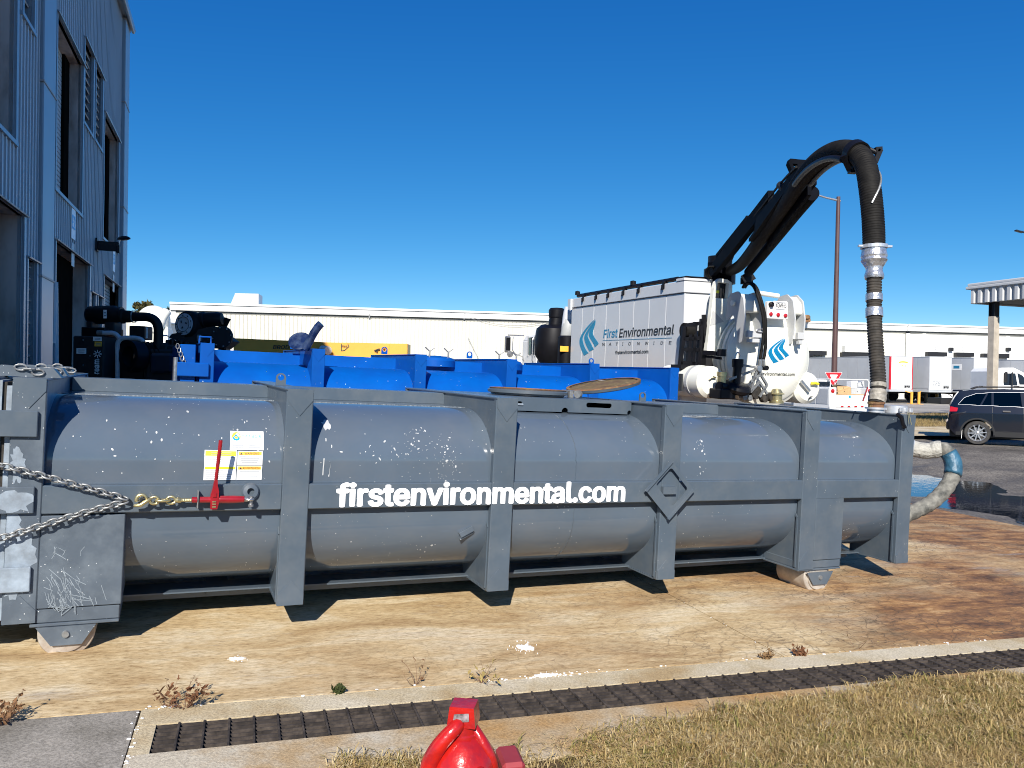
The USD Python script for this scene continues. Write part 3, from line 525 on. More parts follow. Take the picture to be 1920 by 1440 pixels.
for z in (.990, .979): part(s2, 'print', wrap(gridplate(1.08, 1.20, g + z, g + z + .004, th=.0006), .0042), m_inkg)
for k in range(5): part(s2, 'print', wrap(gridplate(1.05, 1.14 + .08 * rs.rand(), g + .960 - k * .0135, g + .963 - k * .0135, th=.0006), .0034), m_inkg)
for k in range(5): part(s2, 'print', wrap(gridplate(1.05, 1.14 + .08 * rs.rand(), g + .878 - k * .0125, g + .881 - k * .0125, th=.0006), .0034), m_inkg)
for nm, z0, z1, s in (('warning_sticker', .914, 1.004, 'WARNING'), ('warning_sticker', .818, .910, 'ADVERTENCIA')):
    s3 = patch(1.238, 1.392, z0, z1, .0025, m_stkw, nm, 'white sticker with orange ' + s.lower() + ' heading')
    part(s3, 'band', wrap(gridplate(1.244, 1.386, g + z1 - .026, g + z1 - .004, th=.0006), .0034), m_stko)
    glyphs(s3, s, 1.280 if s[0] == 'W' else 1.272, z1 - .022, .013, .09 if s[0] == 'W' else .105, m_ink, .0044)
    part(s3, 'print', wrap(extr(poly((1.252, g + z1 - .023), (1.268, g + z1 - .023), (1.260, g + z1 - .009)), (0, 0, 0), (1, 0, 0), (0, 0, 1), .0006), .0044), m_ink)
    for k in range(4): part(s3, 'print', wrap(gridplate(1.252 + .004 * k, 1.378 - .005 * k, g + z1 - .038 - k * .012, g + z1 - .034 - k * .012, th=.0006), .0034), m_inkg)
# diamond placard holder
c = np.array([4.530, -.035, g + .735]); q = sg.box(-.165, -.165, .165, .165).difference(sg.box(-.045, -.095, .105, .105).buffer(.025))
ex, ey = np.array([math.cos(pi / 4), 0, math.sin(pi / 4)]), np.array([-math.sin(pi / 4), 0, math.cos(pi / 4)])
pl = part(gt, 'placard_frame', extr(q, c, ex, ey, .006), m_grey)
parts(pl, 'flange', [extr(sg.box(-.172, .156, .172, .166), c + [0, .006, 0], ex, ey, .03), extr(sg.box(-.172, -.166, .172, -.158), c + [0, .006, 0], ex, ey, .03)], m_grey)
part(pl, 'bracket', box(4.47, 4.6, -.034, .0, g + .70, g + .76), m_grey)
# small bracket on the lower flank, eye welded for the binder
yb = float(ysurf(g + .42))
part(gt, 'latch_bracket', [xf(box(-.055, .055, -.03, -.002, -.018, .022, .002), roty(-.45), (2.84, yb, g + .43)), xf(box(-.065, .05, -.012, -.002, -.035, -.018), roty(-.45), (2.84, yb, g + .43))], m_greyb)
# hatch bay
hp = sg.box(3.17, zt - .112, 4.475, zt - .013)
for x0, x1, z in ((4.03, 4.28, zt - .045),): hp = hp.difference(sg.LineString([(x0 + .02, z), (x1 - .02, z)]).buffer(.02))
for x0, x1, z in ((3.30, 3.42, zt - .05),): hp = hp.difference(sg.LineString([(x0, z), (x1, z)]).buffer(.014))
hp = hp.difference(sg.Point(3.83, zt - .105).buffer(.03)).difference(sg.Point(4.46, zt - .10).buffer(.022))
part(gt, 'hatch_coaming', [extr(hp, (0, .52, 0), (1, 0, 0), (0, 0, 1), .012), box(3.17, 4.475, .521, 1.9, zt - .013, zt - .003)], m_grey)
hc = np.array([3.78, 1.15, zt])
hr = part(gt, 'hatch_ring', lathe([(.26, 0), (.33, 0), (.335, .012), (.362, .018), (.365, .040), (.345, .052), (.30, .054), (.29, .03), (.26, .0)], hc + [0, 0, .002], (0, 0, 1), 48), m_grey, smooth=30)
part(hr, 'gasket', lathe([(.30, .0545), (.345, .053), (.350, .060), (.31, .064), (.30, .0545)], hc, (0, 0, 1), 48), m_rust)
part(gt, 'hatch_opening', lathe([(.0, .003), (.29, .003), (.29, .005), (0, .005)], hc, (0, 0, 1), 40), m_dark)
Rl = roty(-math.radians(12)) @ rotx(math.radians(1.2)); hl = np.array([4.20, 1.10, zt + .055])
lid = part(gt, 'hatch_lid', xf(lathe([(.0, -.03), (.30, -.03), (.345, -.018), (.352, .006), (.325, .010), (.32, 0), (.0, .002)], (.345, 0, 0), (0, 0, 1), 48), Rl, hl), m_grey, label='open round hatch lid with rusty underside', smooth=30)
part(lid, 'lining', xf(lathe([(.0, .0035), (.318, .0035), (.318, .006), (0, .012)], (.345, 0, 0), (0, 0, 1), 48), Rl, hl), mat('ochre_gasket', (.15, .105, .042), .85, var=.5, vs=24., dirt=(.09, .045, .022), da=.9, ds=5., spots=(.12, .05, .03), sp=60., sth=.3, smask=.4))
part(lid, 'rim_gasket', xf(lathe([(.315, .009), (.352, .007), (.350, .018), (.32, .018)], (.345, 0, 0), (0, 0, 1), 48), Rl, hl), m_rust)
parts(gt, 'hatch_hinge', [cyl((4.17, .98, zt + .05), (4.17, 1.22, zt + .05), .018), box(4.12, 4.16, .98, 1.02, zt, zt + .06), box(4.12, 4.16, 1.18, 1.22, zt, zt + .06), cyl((4.17, .93, zt + .035), (4.20, .95, zt + .035), .035)], m_galv)
part(gt, 'clamp_bolt', [lathe([(0, -.02), (.03, -.02), (.034, .0), (.02, .01), (.02, .03)], (3.33, .515, zt - .05), (0, -1, 0), 16), cyl((3.27, .505, zt - .062), (3.44, .505, zt - .062), .009)], m_bare)
eye_lug(gt, 1.60, 1.0, zt, m_grey, 1.0, .075); eye_lug(gt, 4.86 + .28, 1.35, zt - .013, m_grey, 1.0, .075)
# inlet port, valve and hinge lugs
pc = np.array([7.20, .33, zt + .001])
pt = part(gt, 'inlet_port', [lathe([(.07, .0), (.082, .0), (.082, .03), (.10, .03), (.10, .05), (.07, .05)], pc, (0, 0, 1), 28), lathe([(.0, .0), (.115, .0), (.12, .01), (.12, .075), (.105, .08), (0, .08)], pc + [.24, -.02, .0], (0, 0, 1), 28)], m_alu, smooth=30)
parts(pt, 'cam_lug', [box(pc[0] + .16 + .07 * k, pc[0] + .20 + .07 * k, pc[1] - .150, pc[1] - .132, zt + .02, zt + .06, .003) for k in range(3)], m_alu)
part(gt, 'valve_lever', tube([pc + [-.10, -.33, .0], pc + [-.06, -.345, -.03], pc + [-.04, -.35, -.09], pc + [-.015, -.35, -.125]], [.02, .022, .018, .022], 8), m_black)
parts(gt, 'strap', [bar(pc + [.02, -.345, .03], pc + [.03, -.36, -.09], .010, .004), bar(pc + [.035, -.345, .02], pc + [.06, -.36, -.095], .008, .004)], m_gold)
for k, (px, py, wd) in enumerate(((22, 702, .30), (76, 700, .22), (118, 695, .16))):
    q = cpl(px, py, zt); x, y = -.03 + .02 * k, .25 + .65 * k
    lg = part(gt, 'hinge_lug', extr(sa.translate(poly((-wd, 0), (wd * .75, 0), (wd * .6, .055), (-wd * .3, .065), (-wd * .8, .03)), x + .02, 0), (0, y + .12, zt), (1, 0, 0), (0, 0, 1), .12), m_greyb)
    part(lg, 'pin_chain', [tube(np.c_[x + .03 + .045 * j + .032 * np.cos(t_ := np.linspace(0, 2 * pi, 10, endpoint=False)), np.full(10, y - .01) + (.018 * np.sin(t_) if j % 2 else 0), np.full(10, zt + .055 - .013 * j) + (.006 if j % 2 else .018 * np.sin(t_))], .006, 6, closed=True) for j in range(0, 3)], m_galv)
# outlet hose at the right end
def cw(u, y, z): return wld(gt, (u, y, z))
hs = thing('drain_hose', 'dirty white hose with blue tape curving out of the right end of the grey container', 'hose', frame(cw(7.3, .6, 0)))
ho = cw(7.34, .55, 1.12)
pts = [hit(px, py, EYE + ray(px, py) * 1.0, M[1] * 0 + [0, 1, 0]) if False else P(px, py, Y) for px, py, Y in ((1690, 838, 8.3), (1716, 842, 8.25), (1745, 845, 8.2), (1768, 842, 8.15), (1785, 862, 8.1), (1786, 890, 8.05), (1768, 922, 8.0), (1740, 946, 7.95), (1712, 960, 7.9), (1660, 985, 7.9), (1600, 1015, 8.0))]
cv = spline(pts, 60)
part(hs, 'hose_body', tube(cv, .076 + .004 * np.sin(np.arange(60) * 2.2), 18), m_hose, smooth=True, world=True)
part(hs, 'blue_tape', tube(cv[17:26], .083 + .003 * RS.rand(9), 18), m_bluet, smooth=True, world=True)
part(hs, 'plastic_wrap', [tube(cv[2:15], .082 + .010 * RS.rand(13), 14)], m_plast, world=True)
part(hs, 'coupling', lathe([(.09, 0), (.11, 0), (.115, .03), (.10, .05), (.11, .10), (.085, .12)], cv[0], cv[4] - cv[0], 20), m_alu, world=True)

# chain and load binder -------------------------------------------------------------------------
ch = thing('tie_down_chain', 'grey steel chain in two runs from the door end to the yellow hook', 'chain', frame(cw(.0, -.05, 0.5), x=A, z=UPV))
def link(c, d, twist, L=.052, w=.019, r=.0062):
    d = d / np.linalg.norm(d); u = np.cross(d, NV); u /= np.linalg.norm(u); v = np.cross(d, u); s = math.cos(twist) * u + math.sin(twist) * v
    a = np.linspace(0, 2 * pi, 14, endpoint=False); cx = np.where(np.cos(a) > 0, 1, -1) * (L / 2 - w) * (np.abs(np.cos(a)) > .25); 
    return tube(c + (cx + w * np.cos(a))[:, None] * d + (w * np.sin(a))[:, None] * s, r, 7, closed=True)
def run(pts, pitch_=.0415):
    cv = spline([wld(gt, p) for p in pts], 200); D = np.r_[0, np.cumsum(np.linalg.norm(np.diff(cv, axis=0), axis=1))]
    for k, d in enumerate(np.arange(.01, D[-1], pitch_)):
        c = np.array([np.interp(d, D, cv[:, i]) for i in range(3)]); e = np.array([np.interp(min(d + .02, D[-1]), D, cv[:, i]) for i in range(3)]) - c
        if np.linalg.norm(e) < 1e-4: e = cv[-1] - cv[-3]
        part(ch, 'chain_link', link(c, e, .35 if k % 2 else 1.9, .056, .0185), m_galv, smooth=True, world=True)
run([(-.45, -.05, g + 1.03), (-.03, -.052, g + .925), (.30, -.045, g + .825), (.615, -.035, g + .722)])
run([(-.45, -.05, g + .40), (-.015, -.050, g + .512), (.30, -.040, g + .615), (.615, -.035, g + .705)])
lb = thing('load_binder', 'red ratchet load binder with upright handle, shackled to the grey rail', 'load binder', frame(cw(.95, -.06, g + .7), x=A, z=UPV))
yb, zb = -.050, g + .712
def wl(m): m = m.copy(); m.vertices = wld(gt, m.vertices); return m
def lpart(n, m, mt, **k): part(lb, n, wl(cat(m) if isinstance(m, list) else m), mt, world=True, **k)
lpart('barrel', [lathe([(.0, 0), (.019, 0), (.019, .10), (.021, .105), (.024, .12), (.024, .20), (.020, .26), (0, .26)], (1.02, yb, zb), (1, 0, 0), 20), lathe([(.012, 0), (.019, 0), (.019, .03), (.012, .03)], (.975, yb, zb), (1, 0, 0), 16)], m_red, smooth=30)
lpart('stop_plate', [box(1.005, 1.013, yb - .012, yb + .036, zb - .052, zb + .058, .002)], m_galv)
lpart('screw', lathe([(.0105 + .0012 * (i % 2), .005 * i) for i in range(13)], (.915, yb, zb), (1, 0, 0), 12), m_gold)
q = poly((1.082, zb - .056), (1.122, zb - .056), (1.130, zb - .02), (1.128, zb + .055), (1.120, zb + .085), (1.117, zb + .125), (1.098, zb + .125), (1.090, zb + .07), (1.080, zb + .03))
lpart('ratchet', extr(q, (0, yb - .024 + .0, 0), (1, 0, 0), (0, 0, 1), -.048), m_red)
for k in range(3): lpart('ratchet_tooth', box(1.092, 1.114, yb - .029, yb - .0235, zb - .045 + .016 * k, zb - .036 + .016 * k, .001), m_gold)
lpart('pawl', box(1.092, 1.116, yb - .030, yb - .0235, zb + .018, zb + .048, .003), m_red)
lpart('handle', tube([(1.107, yb - .008, zb + .11), (1.112, yb - .02, zb + .20), (1.118, yb - .035, zb + .30), (1.122, yb - .045, zb + .375)], [.0105, .011, .012, .0125], 12), m_red, smooth=True)
lpart('shackle', [lathe([(0, 0), (.014, 0), (.016, .02), (.012, .04)], (1.278, yb, zb), (1, 0, 0), 14), tube([(1.31 + .025 * math.cos(a_), yb + .025 * math.sin(a_), zb) for a_ in np.linspace(0, 2 * pi, 14, endpoint=False)], .0085, 8, closed=True),
                  cyl((1.322, yb, zb - .045), (1.322, yb, zb + .02), .010), lathe([(0, 0), (.017, 0), (.017, .014), (0, .014)], (1.322, yb, zb - .047), (0, 0, 1), 6)], m_steel, smooth=30)
part(gt, 'anchor_ring', lathe([(.02, 0), (.052, .0), (.056, .012), (.045, .03), (.022, .034)], (1.320, .004, g + .752), (0, -1, .15), 24), m_greyb, smooth=30)
def hook(x, z, s):
    a_ = np.linspace(-.4, 4.0, 14); return tube([(x + .028 * s * math.cos(v), yb + .012, z + .028 * math.sin(v)) for v in a_], np.linspace(.0125, .007, 14), 10)
lpart('hook', [hook(.695, zb + .006, -1), tube([(.655, yb, zb - .03), (.690, yb - .006, zb - .026), (.72, yb - .006, zb - .004), (.745, yb, zb + .012)], [.008, .013, .012, .009], 10)], m_gold, smooth=True)
for k, x in enumerate((.765, .812, .858)): lpart('hook_link', [tube([(x + (.026 + (.012 if k == 1 else 0)) * math.cos(v), yb + (.020 * math.sin(v) if k == 1 else .004), zb + (.022 * math.sin(v) if k != 1 else 0)) for v in np.linspace(0, 2 * pi, 14, endpoint=False)], .0085, 8, closed=True)], m_gold, smooth=True)
lpart('swivel', lathe([(0, 0), (.012, .004), (.018, .016), (.016, .03), (.010, .04)], (.880, yb, zb), (1, 0, 0), 14), m_gold, smooth=30)
# ================================================================ BLUE CONTAINER
AB = np.array([math.sin(math.radians(64)), math.cos(math.radians(64)), -.0219]); AB /= np.linalg.norm(AB)
UB = np.array([.0349, .0042, .9994]); UB -= AB * (UB @ AB); UB /= np.linalg.norm(UB)
HB, gB = 1.72, .27
fr_b = frame(np.array([-4.097, 9.870, 2.118]) - UB * (HB + gB), x=AB, z=UB)
mmb = dict(tank=m_blueb, post=m_blue, gus=m_blue, beam=m_blue, rail=m_blue, floor=m_blue, spine=m_blueb, weld=m_blue)
bt, bi = vac_box('blue_vacuum_container', 'bright blue roll-off vacuum container splashed with white, behind the grey one', fr_b, [.09, 1.5168, 2.9961, 4.4752, 5.9756, 7.59], mmb, H=HB, r=.68, gap=.23, g=gB, spine_y=1.0, drop=.05)
zb_ = gB + HB
for x, y in ((1.42, .9), (2.85, 1.1), (4.3, 1.1), (6.6, 1.0)): eye_lug(bt, x, y, zb_, m_blue, 1.2, .10)
part(bt, 'rear_door', box(-.15, .04, .02, 2.38, gB, zb_ - .03, .01), m_blue)
part(bt, 'hinge_plate', box(-.22, .20, -.05, -.01, gB + 1.28, gB + 1.46, .01), m_blue); part(bt, 'hinge_plate', box(-.22, .20, -.05, -.01, gB + .5, gB + .68, .01), m_blue)
parts(bt, 'hinge_pin', [cyl((-.20, -.03, gB + 1.22), (-.20, -.03, gB + 1.52), .03), cyl((-.20, -.03, gB + .44), (-.20, -.03, gB + .74), .03)], m_steel, smooth=30)
part(bt, 'safety_chain', [tube([(-.18 + .02 * k + .02 * math.cos(v), .0 + .012 * math.sin(v) * (k % 2), zb_ - .06 - .05 * k + .035 * math.sin(v)) for v in np.linspace(0, 2 * pi, 9, endpoint=False)], .006, 5, closed=True) for k in range(6)], m_galv, kind='stuff')
part(bt, 'handle', tube([(.08, .1, zb_), (.08, .1, zb_ + .08), (.22, .1, zb_ + .08), (.22, .1, zb_)], .012, 8), m_blue)
for x in (3.72, 4.95):
    h = part(bt, 'hatch_cover', lathe([(.0, .06), (.2, .05), (.30, .02), (.33, -.02), (.33, -.12)], (x, 1.15, zb_ - .04), (0, 0, 1), 32), m_blue, smooth=30)
    for k in (-1, 1): part(h, 'wing_nut', [tube([(x + .16 * k + .0, .98, zb_ - .02), (x + .16 * k, .98, zb_ + .09)], .014, 6), tube([(x + .16 * k - .075, .98, zb_ + .14), (x + .16 * k, .98, zb_ + .08), (x + .16 * k + .075, .98, zb_ + .14)], .012, 6)], m_galv)
pb = [loc(bt, P(px, py, 10.6)) for px, py in ((572, 655), (580, 640), (590, 622), (602, 607))]
part(bt, 'relief_pipe', tube(spline(pb, 16), .055, 16), m_dblue, smooth=40)
c0 = loc(bt, P(562, 640, 10.65)); part(bt, 'dished_lid', xf(lathe([(.0, .012), (.08, .014), (.14, .022), (.155, .012), (.14, -.03), (0, -.05)], (0, 0, 0), (-.35, -.70, .6), 32), None, c0), m_dblue, smooth=40)
part(bt, 'outlet_flange', [lathe([(.0, 0), (.20, 0), (.20, .03), (.13, .035), (.13, .18), (.17, .19), (.17, .22), (0, .22)], (bi['X1'] - .02, .85, gB + .95), (1, 0, 0), 28)], m_blue, smooth=30)

# ================================================================ LEFT BUILDING
AZW = -20.0; NW = np.array([math.cos(math.radians(20)), math.sin(math.radians(20)), 0])   # outward normal
o_w = P(232.5, 700, 5057 / 201.5); o_w[2] = 0
fr_w = frame(o_w, AZW)
bd = thing('metal_sided_building', 'tall grey metal-sided building in shade with recessed doors and louvres', 'building', fr_w)
def wp(px, py, d=0.): v = loc(bd, hit(px, py, o_w + NW * d, NW)); return v[1], v[2]
def opening(x0, x1, yt0, yt1, yb0=None, yb1=None, zb=None, zt=None):
    a, b = wp(x0, yt0 if yt0 is not None else 600), wp(x1, yt1 if yt1 is not None else 600)
    top = zt if zt is not None else (a[1] + b[1]) / 2
    if zb is None: zb = (wp(x0, yb0)[1] + wp(x1, yb1)[1]) / 2
    return a[0], b[0], zb, top
OP = {'w0': opening(-140, 20, None, None, None, None, zb=wp(20, 252)[1], zt=wp(20, 252)[1] + 4.2), 'l0': opening(34, 53, None, None, None, None, zb=(wp(34, 8)[1] + wp(53, 38)[1]) / 2, zt=wp(53, 38)[1] + 1.3),
      'w1': opening(105, 153, 22, 123, 350, 400), 'l1': opening(157, 172.5, 72, 106, 226, 251), 'l2': opening(178, 190, 118, 147, 258, 280), 'w2': opening(194, 221, 211, 264, 442, 472),
      'd1': opening(-150, 38, None, None, zb=-.1, zt=wp(38, 402)[1]), 'lv': opening(49, 64, 484, 491, zb=.9), 'd2': opening(102, 165, 451, 496, zb=-.1), 's1': opening(168, 176, 548, 551, zb=1.2), 's2': opening(181.5, 189, 555, 558, zb=1.2), 'd3': opening(193, 228.5, 517, 542, zb=-.1)}
T0, T1, ZE = -23.3, -.55, 12.62
wallp = sg.box(T0, -.3, T1, ZE)
for a in OP.values(): wallp = wallp.difference(sg.box(a[0], a[2], a[1], a[3]))
YZ = lambda q, x, d: extr(q, (x, 0, 0), (0, 1, 0), (0, 0, 1), d)
part(bd, 'siding', YZ(wallp, -.06, .06), m_sid)
rib = shapely.union_all([sg.box(t, -.25, t + .036, ZE - .02) for t in np.arange(T0 + .1, T1 - .1, .205)])
rib = rib.intersection(wallp.buffer(-.03))
rm = YZ(rib, .0, .026); part(bd, 'siding_ribs', rm, m_sid, kind='stuff')
def reveal(k, depth, back, jm=m_jamb, head=True):
    a0, a1, z0, z1 = OP[k]; d = depth
    o = part(bd, 'opening', [box(-d, -.002, a1, a1 + .04, z0, z1), box(-d, -.002, a0 - .04, a0, z0, z1), box(-d, -.002, a0, a1, z1, z1 + .04)] + ([box(-d, -.002, a0, a1, z0 - .04, z0)] if z0 > .5 else []), jm)
    part(bd, 'trim', box(-.003, .045, a0 - .09, a0 - .01, z0 - .05, z1 + .02), m_sidt); part(bd, 'trim', box(-.003, .045, a1 + .01, a1 + .13, z0 - .05, z1 + .02), m_sidt)
    if z0 > .5: part(bd, 'sill_trim', box(-.003, .05, a0 - .12, a1 + .15, z0 - .12, z0 - .052), m_sidt)
    if head: part(bd, 'head_flashing', xf(box(0, .12, a0 - .1, a1 + .22, -.012, .012), roty(.35), (-.03, 0, z1 + .045)), m_jamb if k[0] == 'd' else m_sidt)
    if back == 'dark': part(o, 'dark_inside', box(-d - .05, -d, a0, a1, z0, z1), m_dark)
    if back == 'shutter':
        w = a1 - a0
        n = int((z1 - z0) / .10)
        part(o, 'shutter', cat([box(-d - .03, -d + .022, a0, a0 + w * .80, z0 + (z1 - z0) * i / n, z0 + (z1 - z0) * (i + .82) / n) for i in range(n)] + [box(-d - .05, -d - .031, a0, a0 + w * .8, z0, z1)]), m_shut, kind='stuff')
        part(o, 'guide_rail', box(-d - .05, -d + .08, a0 + w * .81, a1, z0, z1), m_dark)
    if back == 'louvre':
        n = max(int((z1 - z0) / .19), 2)
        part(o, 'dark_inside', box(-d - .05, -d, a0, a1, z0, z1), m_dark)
        for i in range(n): part(o, 'louvre_blade', xf(box(-.15, .02, a0 + .01, a1 - .01, -.012, .012), roty(.7), (-.06, 0, z0 + (z1 - z0) * (i + .5) / n)), m_louv)
    return o
reveal('w0', .42, 'shutter'); reveal('w1', .32, 'shutter'); reveal('w2', .30, 'shutter'); reveal('d1', .40, 'dark'); reveal('d2', .32, 'dark'); reveal('d3', .26, 'shutter')
for k in ('l0', 'l1', 'l2', 'lv', 's1', 's2'): reveal(k, .2, 'louvre', m_sidt)
for (xa, xb) in ((67, 93),):
    a, b = wp(xa, 600)[0], wp(xb, 600)[0] - .12
    part(bd, 'downpipe_cover', box(-.01, .085, a, b, -.2, ZE - .05, .02), m_sidt)
    for py in (162, 522):
        z = wp(80, py)[1]; part(bd, 'pipe_strap', box(-.01, .10, a - .04, b + .04, z - .02, z + .015), m_louv)
a, b = T1 - 1.0, T1 - .02
part(bd, 'downpipe_cover', box(-.01, .12, a, b, -.2, ZE - .05, .02), m_sidt)
for py in (65, 218, 408): z = wp(238, py)[1]; part(bd, 'pipe_strap', box(-.01, .135, a - .03, b + .015, z - .02, z + .015), m_louv)
part(bd, 'soffit', box(-.3, .17, T0 - .2, T1 + .08, ZE - .02, ZE + .05), m_sid); part(bd, 'gutter', box(.16, .25, T0 - .2, T1 + .10, ZE - .12, ZE + .12, .02), m_sidt)
part(bd, 'roof', [extr(poly((-18, ZE + .05), (.24, ZE + .05), (.24, ZE + .12), (-9, ZE + 1.6), (-18, ZE + .3)), (0, T0 - .2, 0), (1, 0, 0), (0, 0, 1), -(T1 - T0 + .55))], m_sidt)
part(bd, 'end_wall', box(-18, -.06, T0 - .0, T0 + .1, -.3, ZE + .05), m_sid); part(bd, 'end_wall', box(-18, -.06, T1 - .1, T1, -.3, ZE + .05), m_sid); part(bd, 'rear_wall', box(-18.1, -18, T0, T1, -.3, ZE + .05), m_sid)
for (px, py, s) in ((134.7, 417, 'E2'), (211.5, 486, 'E3')):
    t_, z = wp(px, py); p = part(bd, 'bay_sign', box(.028, .034, t_ - .22, t_ + .22, z - .36, z + .36), m_stkw, label='white bay number plate')
    part(p, 'numeral', text(s, (.036, t_ - .17, z - .14), (0, 1, 0), (0, 0, 1), .28, .34, .003, True), m_cyan)
    part(bd, 'faded_plate', box(.028, .030, t_ - .16, t_ + .16, z - .95, z - .45), m_sidt)
t_, z = wp(178, 459); lamp = thing('wall_floodlight', 'black floodlight on a box arm high on the shaded metal wall', 'floodlight', frame(wld(bd, (.03, t_, z)), AZW))
part(lamp, 'arm', [box(.0, .04, -.16, .16, -.16, .16, .01), box(.04, .52, -.07, .07, -.13, .10, .01), box(.46, .54, -.09, .09, -.17, .02, .01)], m_black); part(lamp, 'stem', cyl((.50, 0, .05), (.54, .02, .22), .02), m_steel)
part(lamp, 'lamp_head', xf(lathe([(0, .05), (.10, .045), (.15, .01), (.16, -.02), (.10, -.04), (0, -.04)], (0, 0, 0), (0, 0, 1), 20), roty(-.15), (.62, .05, .22)), m_black, smooth=30)
t_, z = wp(98, 610); part(bd, 'torn_strip', [bar((.06, t_ - .10, z - .35), (.06, t_ - .02, z + .75), .05, .01), bar((.07, t_ + .12, z - 1.0), (.06, t_ + .0, z + .85), .06, .01)], m_stkw)

# ================================================================ PUMP SET AND HOSE REEL BY THE BUILDING
ZP = 12.4; ppx = ZP / F
pu = thing('pump_set', 'black skid-mounted pump set with silencer drum, bent pipes and cabinet, by the metal wall', 'pump', frame(np.r_[P(230, 705, ZP)[:2], gz(-8, 13) * 0 + .05], 0))
def q3(px, py, dy=0.): return loc(pu, P(px, py, ZP + dy))
def pbox(x0, y0, x1, y1, d0, d1, b=.01): a, c = q3(x0, y0), q3(x1, y1); return box(a[0], c[0], d0, d1, c[2], a[2], b)
part(pu, 'cabinet', pbox(143, 630, 198, 860, -.1, .75, .02), m_blackm); part(pu, 'cabinet_top', pbox(152, 613, 196, 631, .0, .6), m_black)
c1, c2 = q3(149, 588), q3(214, 588); R1 = 16.5 * ppx
part(pu, 'silencer_drum', lathe([(0, 0), (R1 * .85, 0), (R1, .03), (R1, .12), (R1 * 1.06, .14), (R1 * 1.06, .44), (R1 * .9, .48), (R1 * .9, .56), (0, .56)], c1 + [0, .25, 0], c2 - c1, 32), m_black, smooth=35)
parts(pu, 'drum_bracket', [pbox(155, 602, 166, 632, .1, .3), pbox(186, 602, 205, 626, .15, .4)], m_blackm)
cp_ = q3(214, 591) + [0, .25, 0]; part(pu, 'coupling_sleeve', lathe([(0, 0), (.12, 0), (.12, .03), (.10, .05), (.10, .12), (.085, .17), (0, .17)], cp_, (1, 0, 0), 24), m_rub, smooth=30)
for dx in (.02, .185): part(pu, 'hose_clip', lathe([(.10, 0), (.104, 0), (.104, .02), (.10, .02)], cp_ + [dx, 0, 0], (1, 0, 0), 24), m_steel)
pth = [q3(px, py) + [0, .25, 0] for px, py in ((232, 591), (250, 591.5), (266, 593), (278, 600), (283, 612), (283.5, 630), (283.5, 660))]
part(pu, 'intake_pipe', tube(spline(pth, 40), 8.6 * ppx, 20), m_black, smooth=True)
pth = [q3(px, py) for px, py in ((186, 624), (205, 624), (216, 626), (223, 633), (226, 638))]
part(pu, 'exhaust_pipe', tube(spline(pth, 24), 4.2 * ppx, 14), m_flange, smooth=True)
pth = [q3(px, py) - [0, .03, 0] for px, py in ((270, 641), (262, 635), (245, 633.5), (230, 635), (223, 642), (222, 655), (222, 700), (222, 800))]
part(pu, 'exhaust_pipe', tube(spline(pth, 40), 4.2 * ppx, 14), m_flange, smooth=True)
part(pu, 'pipe_collar', cyl(q3(183, 624), q3(194, 624), 5.0 * ppx, 18), m_galv)
part(pu, 'radiator', pbox(213, 607, 243, 634, .5, .8), m_blackm); part(pu, 'radiator', pbox(204, 634, 222, 800, .3, .9), m_black); part(pu, 'sight_glass', pbox(245, 610, 248, 632, .5, .53), m_stkw)
part(pu, 'fan_shroud', lathe([(.16, 0), (.24, 0), (.25, .04), (.25, .2), (.16, .2)], q3(262, 668) + [0, .0, 0], (-.5, -.85, 0), 28), m_black, smooth=30)
parts(pu, 'engine_block', [pbox(256, 641, 300, 860, .2, .7, .03), pbox(296, 645, 338, 860, .22, .7, .03), pbox(272, 654, 330, 860, .0, .3, .03)], m_blackm)
part(pu, 'engine_cover', [pbox(286, 662, 328, 700, -.12, .05, .04)], mat('dark_blue_metal', (.010, .016, .03), .35, var=.3))
for k, (px, py, r) in enumerate(((296, 641, 4), (305, 639, 5), (314, 642, 4), (322, 640, 6), (331, 644, 5))): part(pu, 'filler_cap', lathe([(0, -.05), (r * ppx, -.05), (r * ppx, .03), (r * ppx * .7, .05), (0, .05)], q3(px, py) + [0, .35, 0], (0, 0, 1), 14), m_black)
for k in range(5): part(pu, 'cable', tube(spline([q3(240 + 9 * k, 650 + 3 * k), q3(252 + 9 * k, 642), q3(266 + 9 * k, 655 + 4 * k), q3(262 + 10 * k, 690)], 14), .009, 6), m_rub)
part(pu, 'sump_block', pbox(203, 672, 300, 860, .25, .8), m_blackm)
part(pu, 'skid', pbox(140, 850, 345, 880, -.15, .9), m_blackm)
for (x0, y0, x1, y1, m, l) in ((181, 632, 197, 640, m_stkw, 'white label'), (184, 641, 197, 650, m_stko, 'orange caution label'), (150, 653, 168, 664, m_stkw, 'white warning label'), (188, 580, 194, 596, m_stkw, 'white label')):
    a, c = q3(x0, y0), q3(x1, y1); dy = -.104 if y0 > 600 else .25 - R1 * 1.06 - .006
    lbp = part(pu, 'label_plate', box(a[0], c[0], dy, dy + .004, c[2], a[2]), m, l)
    for k in range(2): part(lbp, 'print', box(a[0] + .2 * (c[0] - a[0]), c[0] - .15 * (c[0] - a[0]), dy - .002, dy, c[2] + (a[2] - c[2]) * (.25 + .35 * k), c[2] + (a[2] - c[2]) * (.38 + .35 * k)), m_inkg)
a = q3(186, 701); part(pu, 'lettering', text('ream', (a[0] + .055, -.108, a[2]), (0, 0, 1), (-1, 0, 0), .09, 27 * ppx, .004, True), m_stkw)
a = q3(189.5, 664)
for k in range(8):
    d = np.array([math.cos(k * pi / 4), 0, math.sin(k * pi / 4)]); part(pu, 'emblem_ray', bar(a + [0, -.106, 0] + d * .02, a + [0, -.106, 0] + d * .065, .012, .004, (0, 1, 0)), m_stkw)
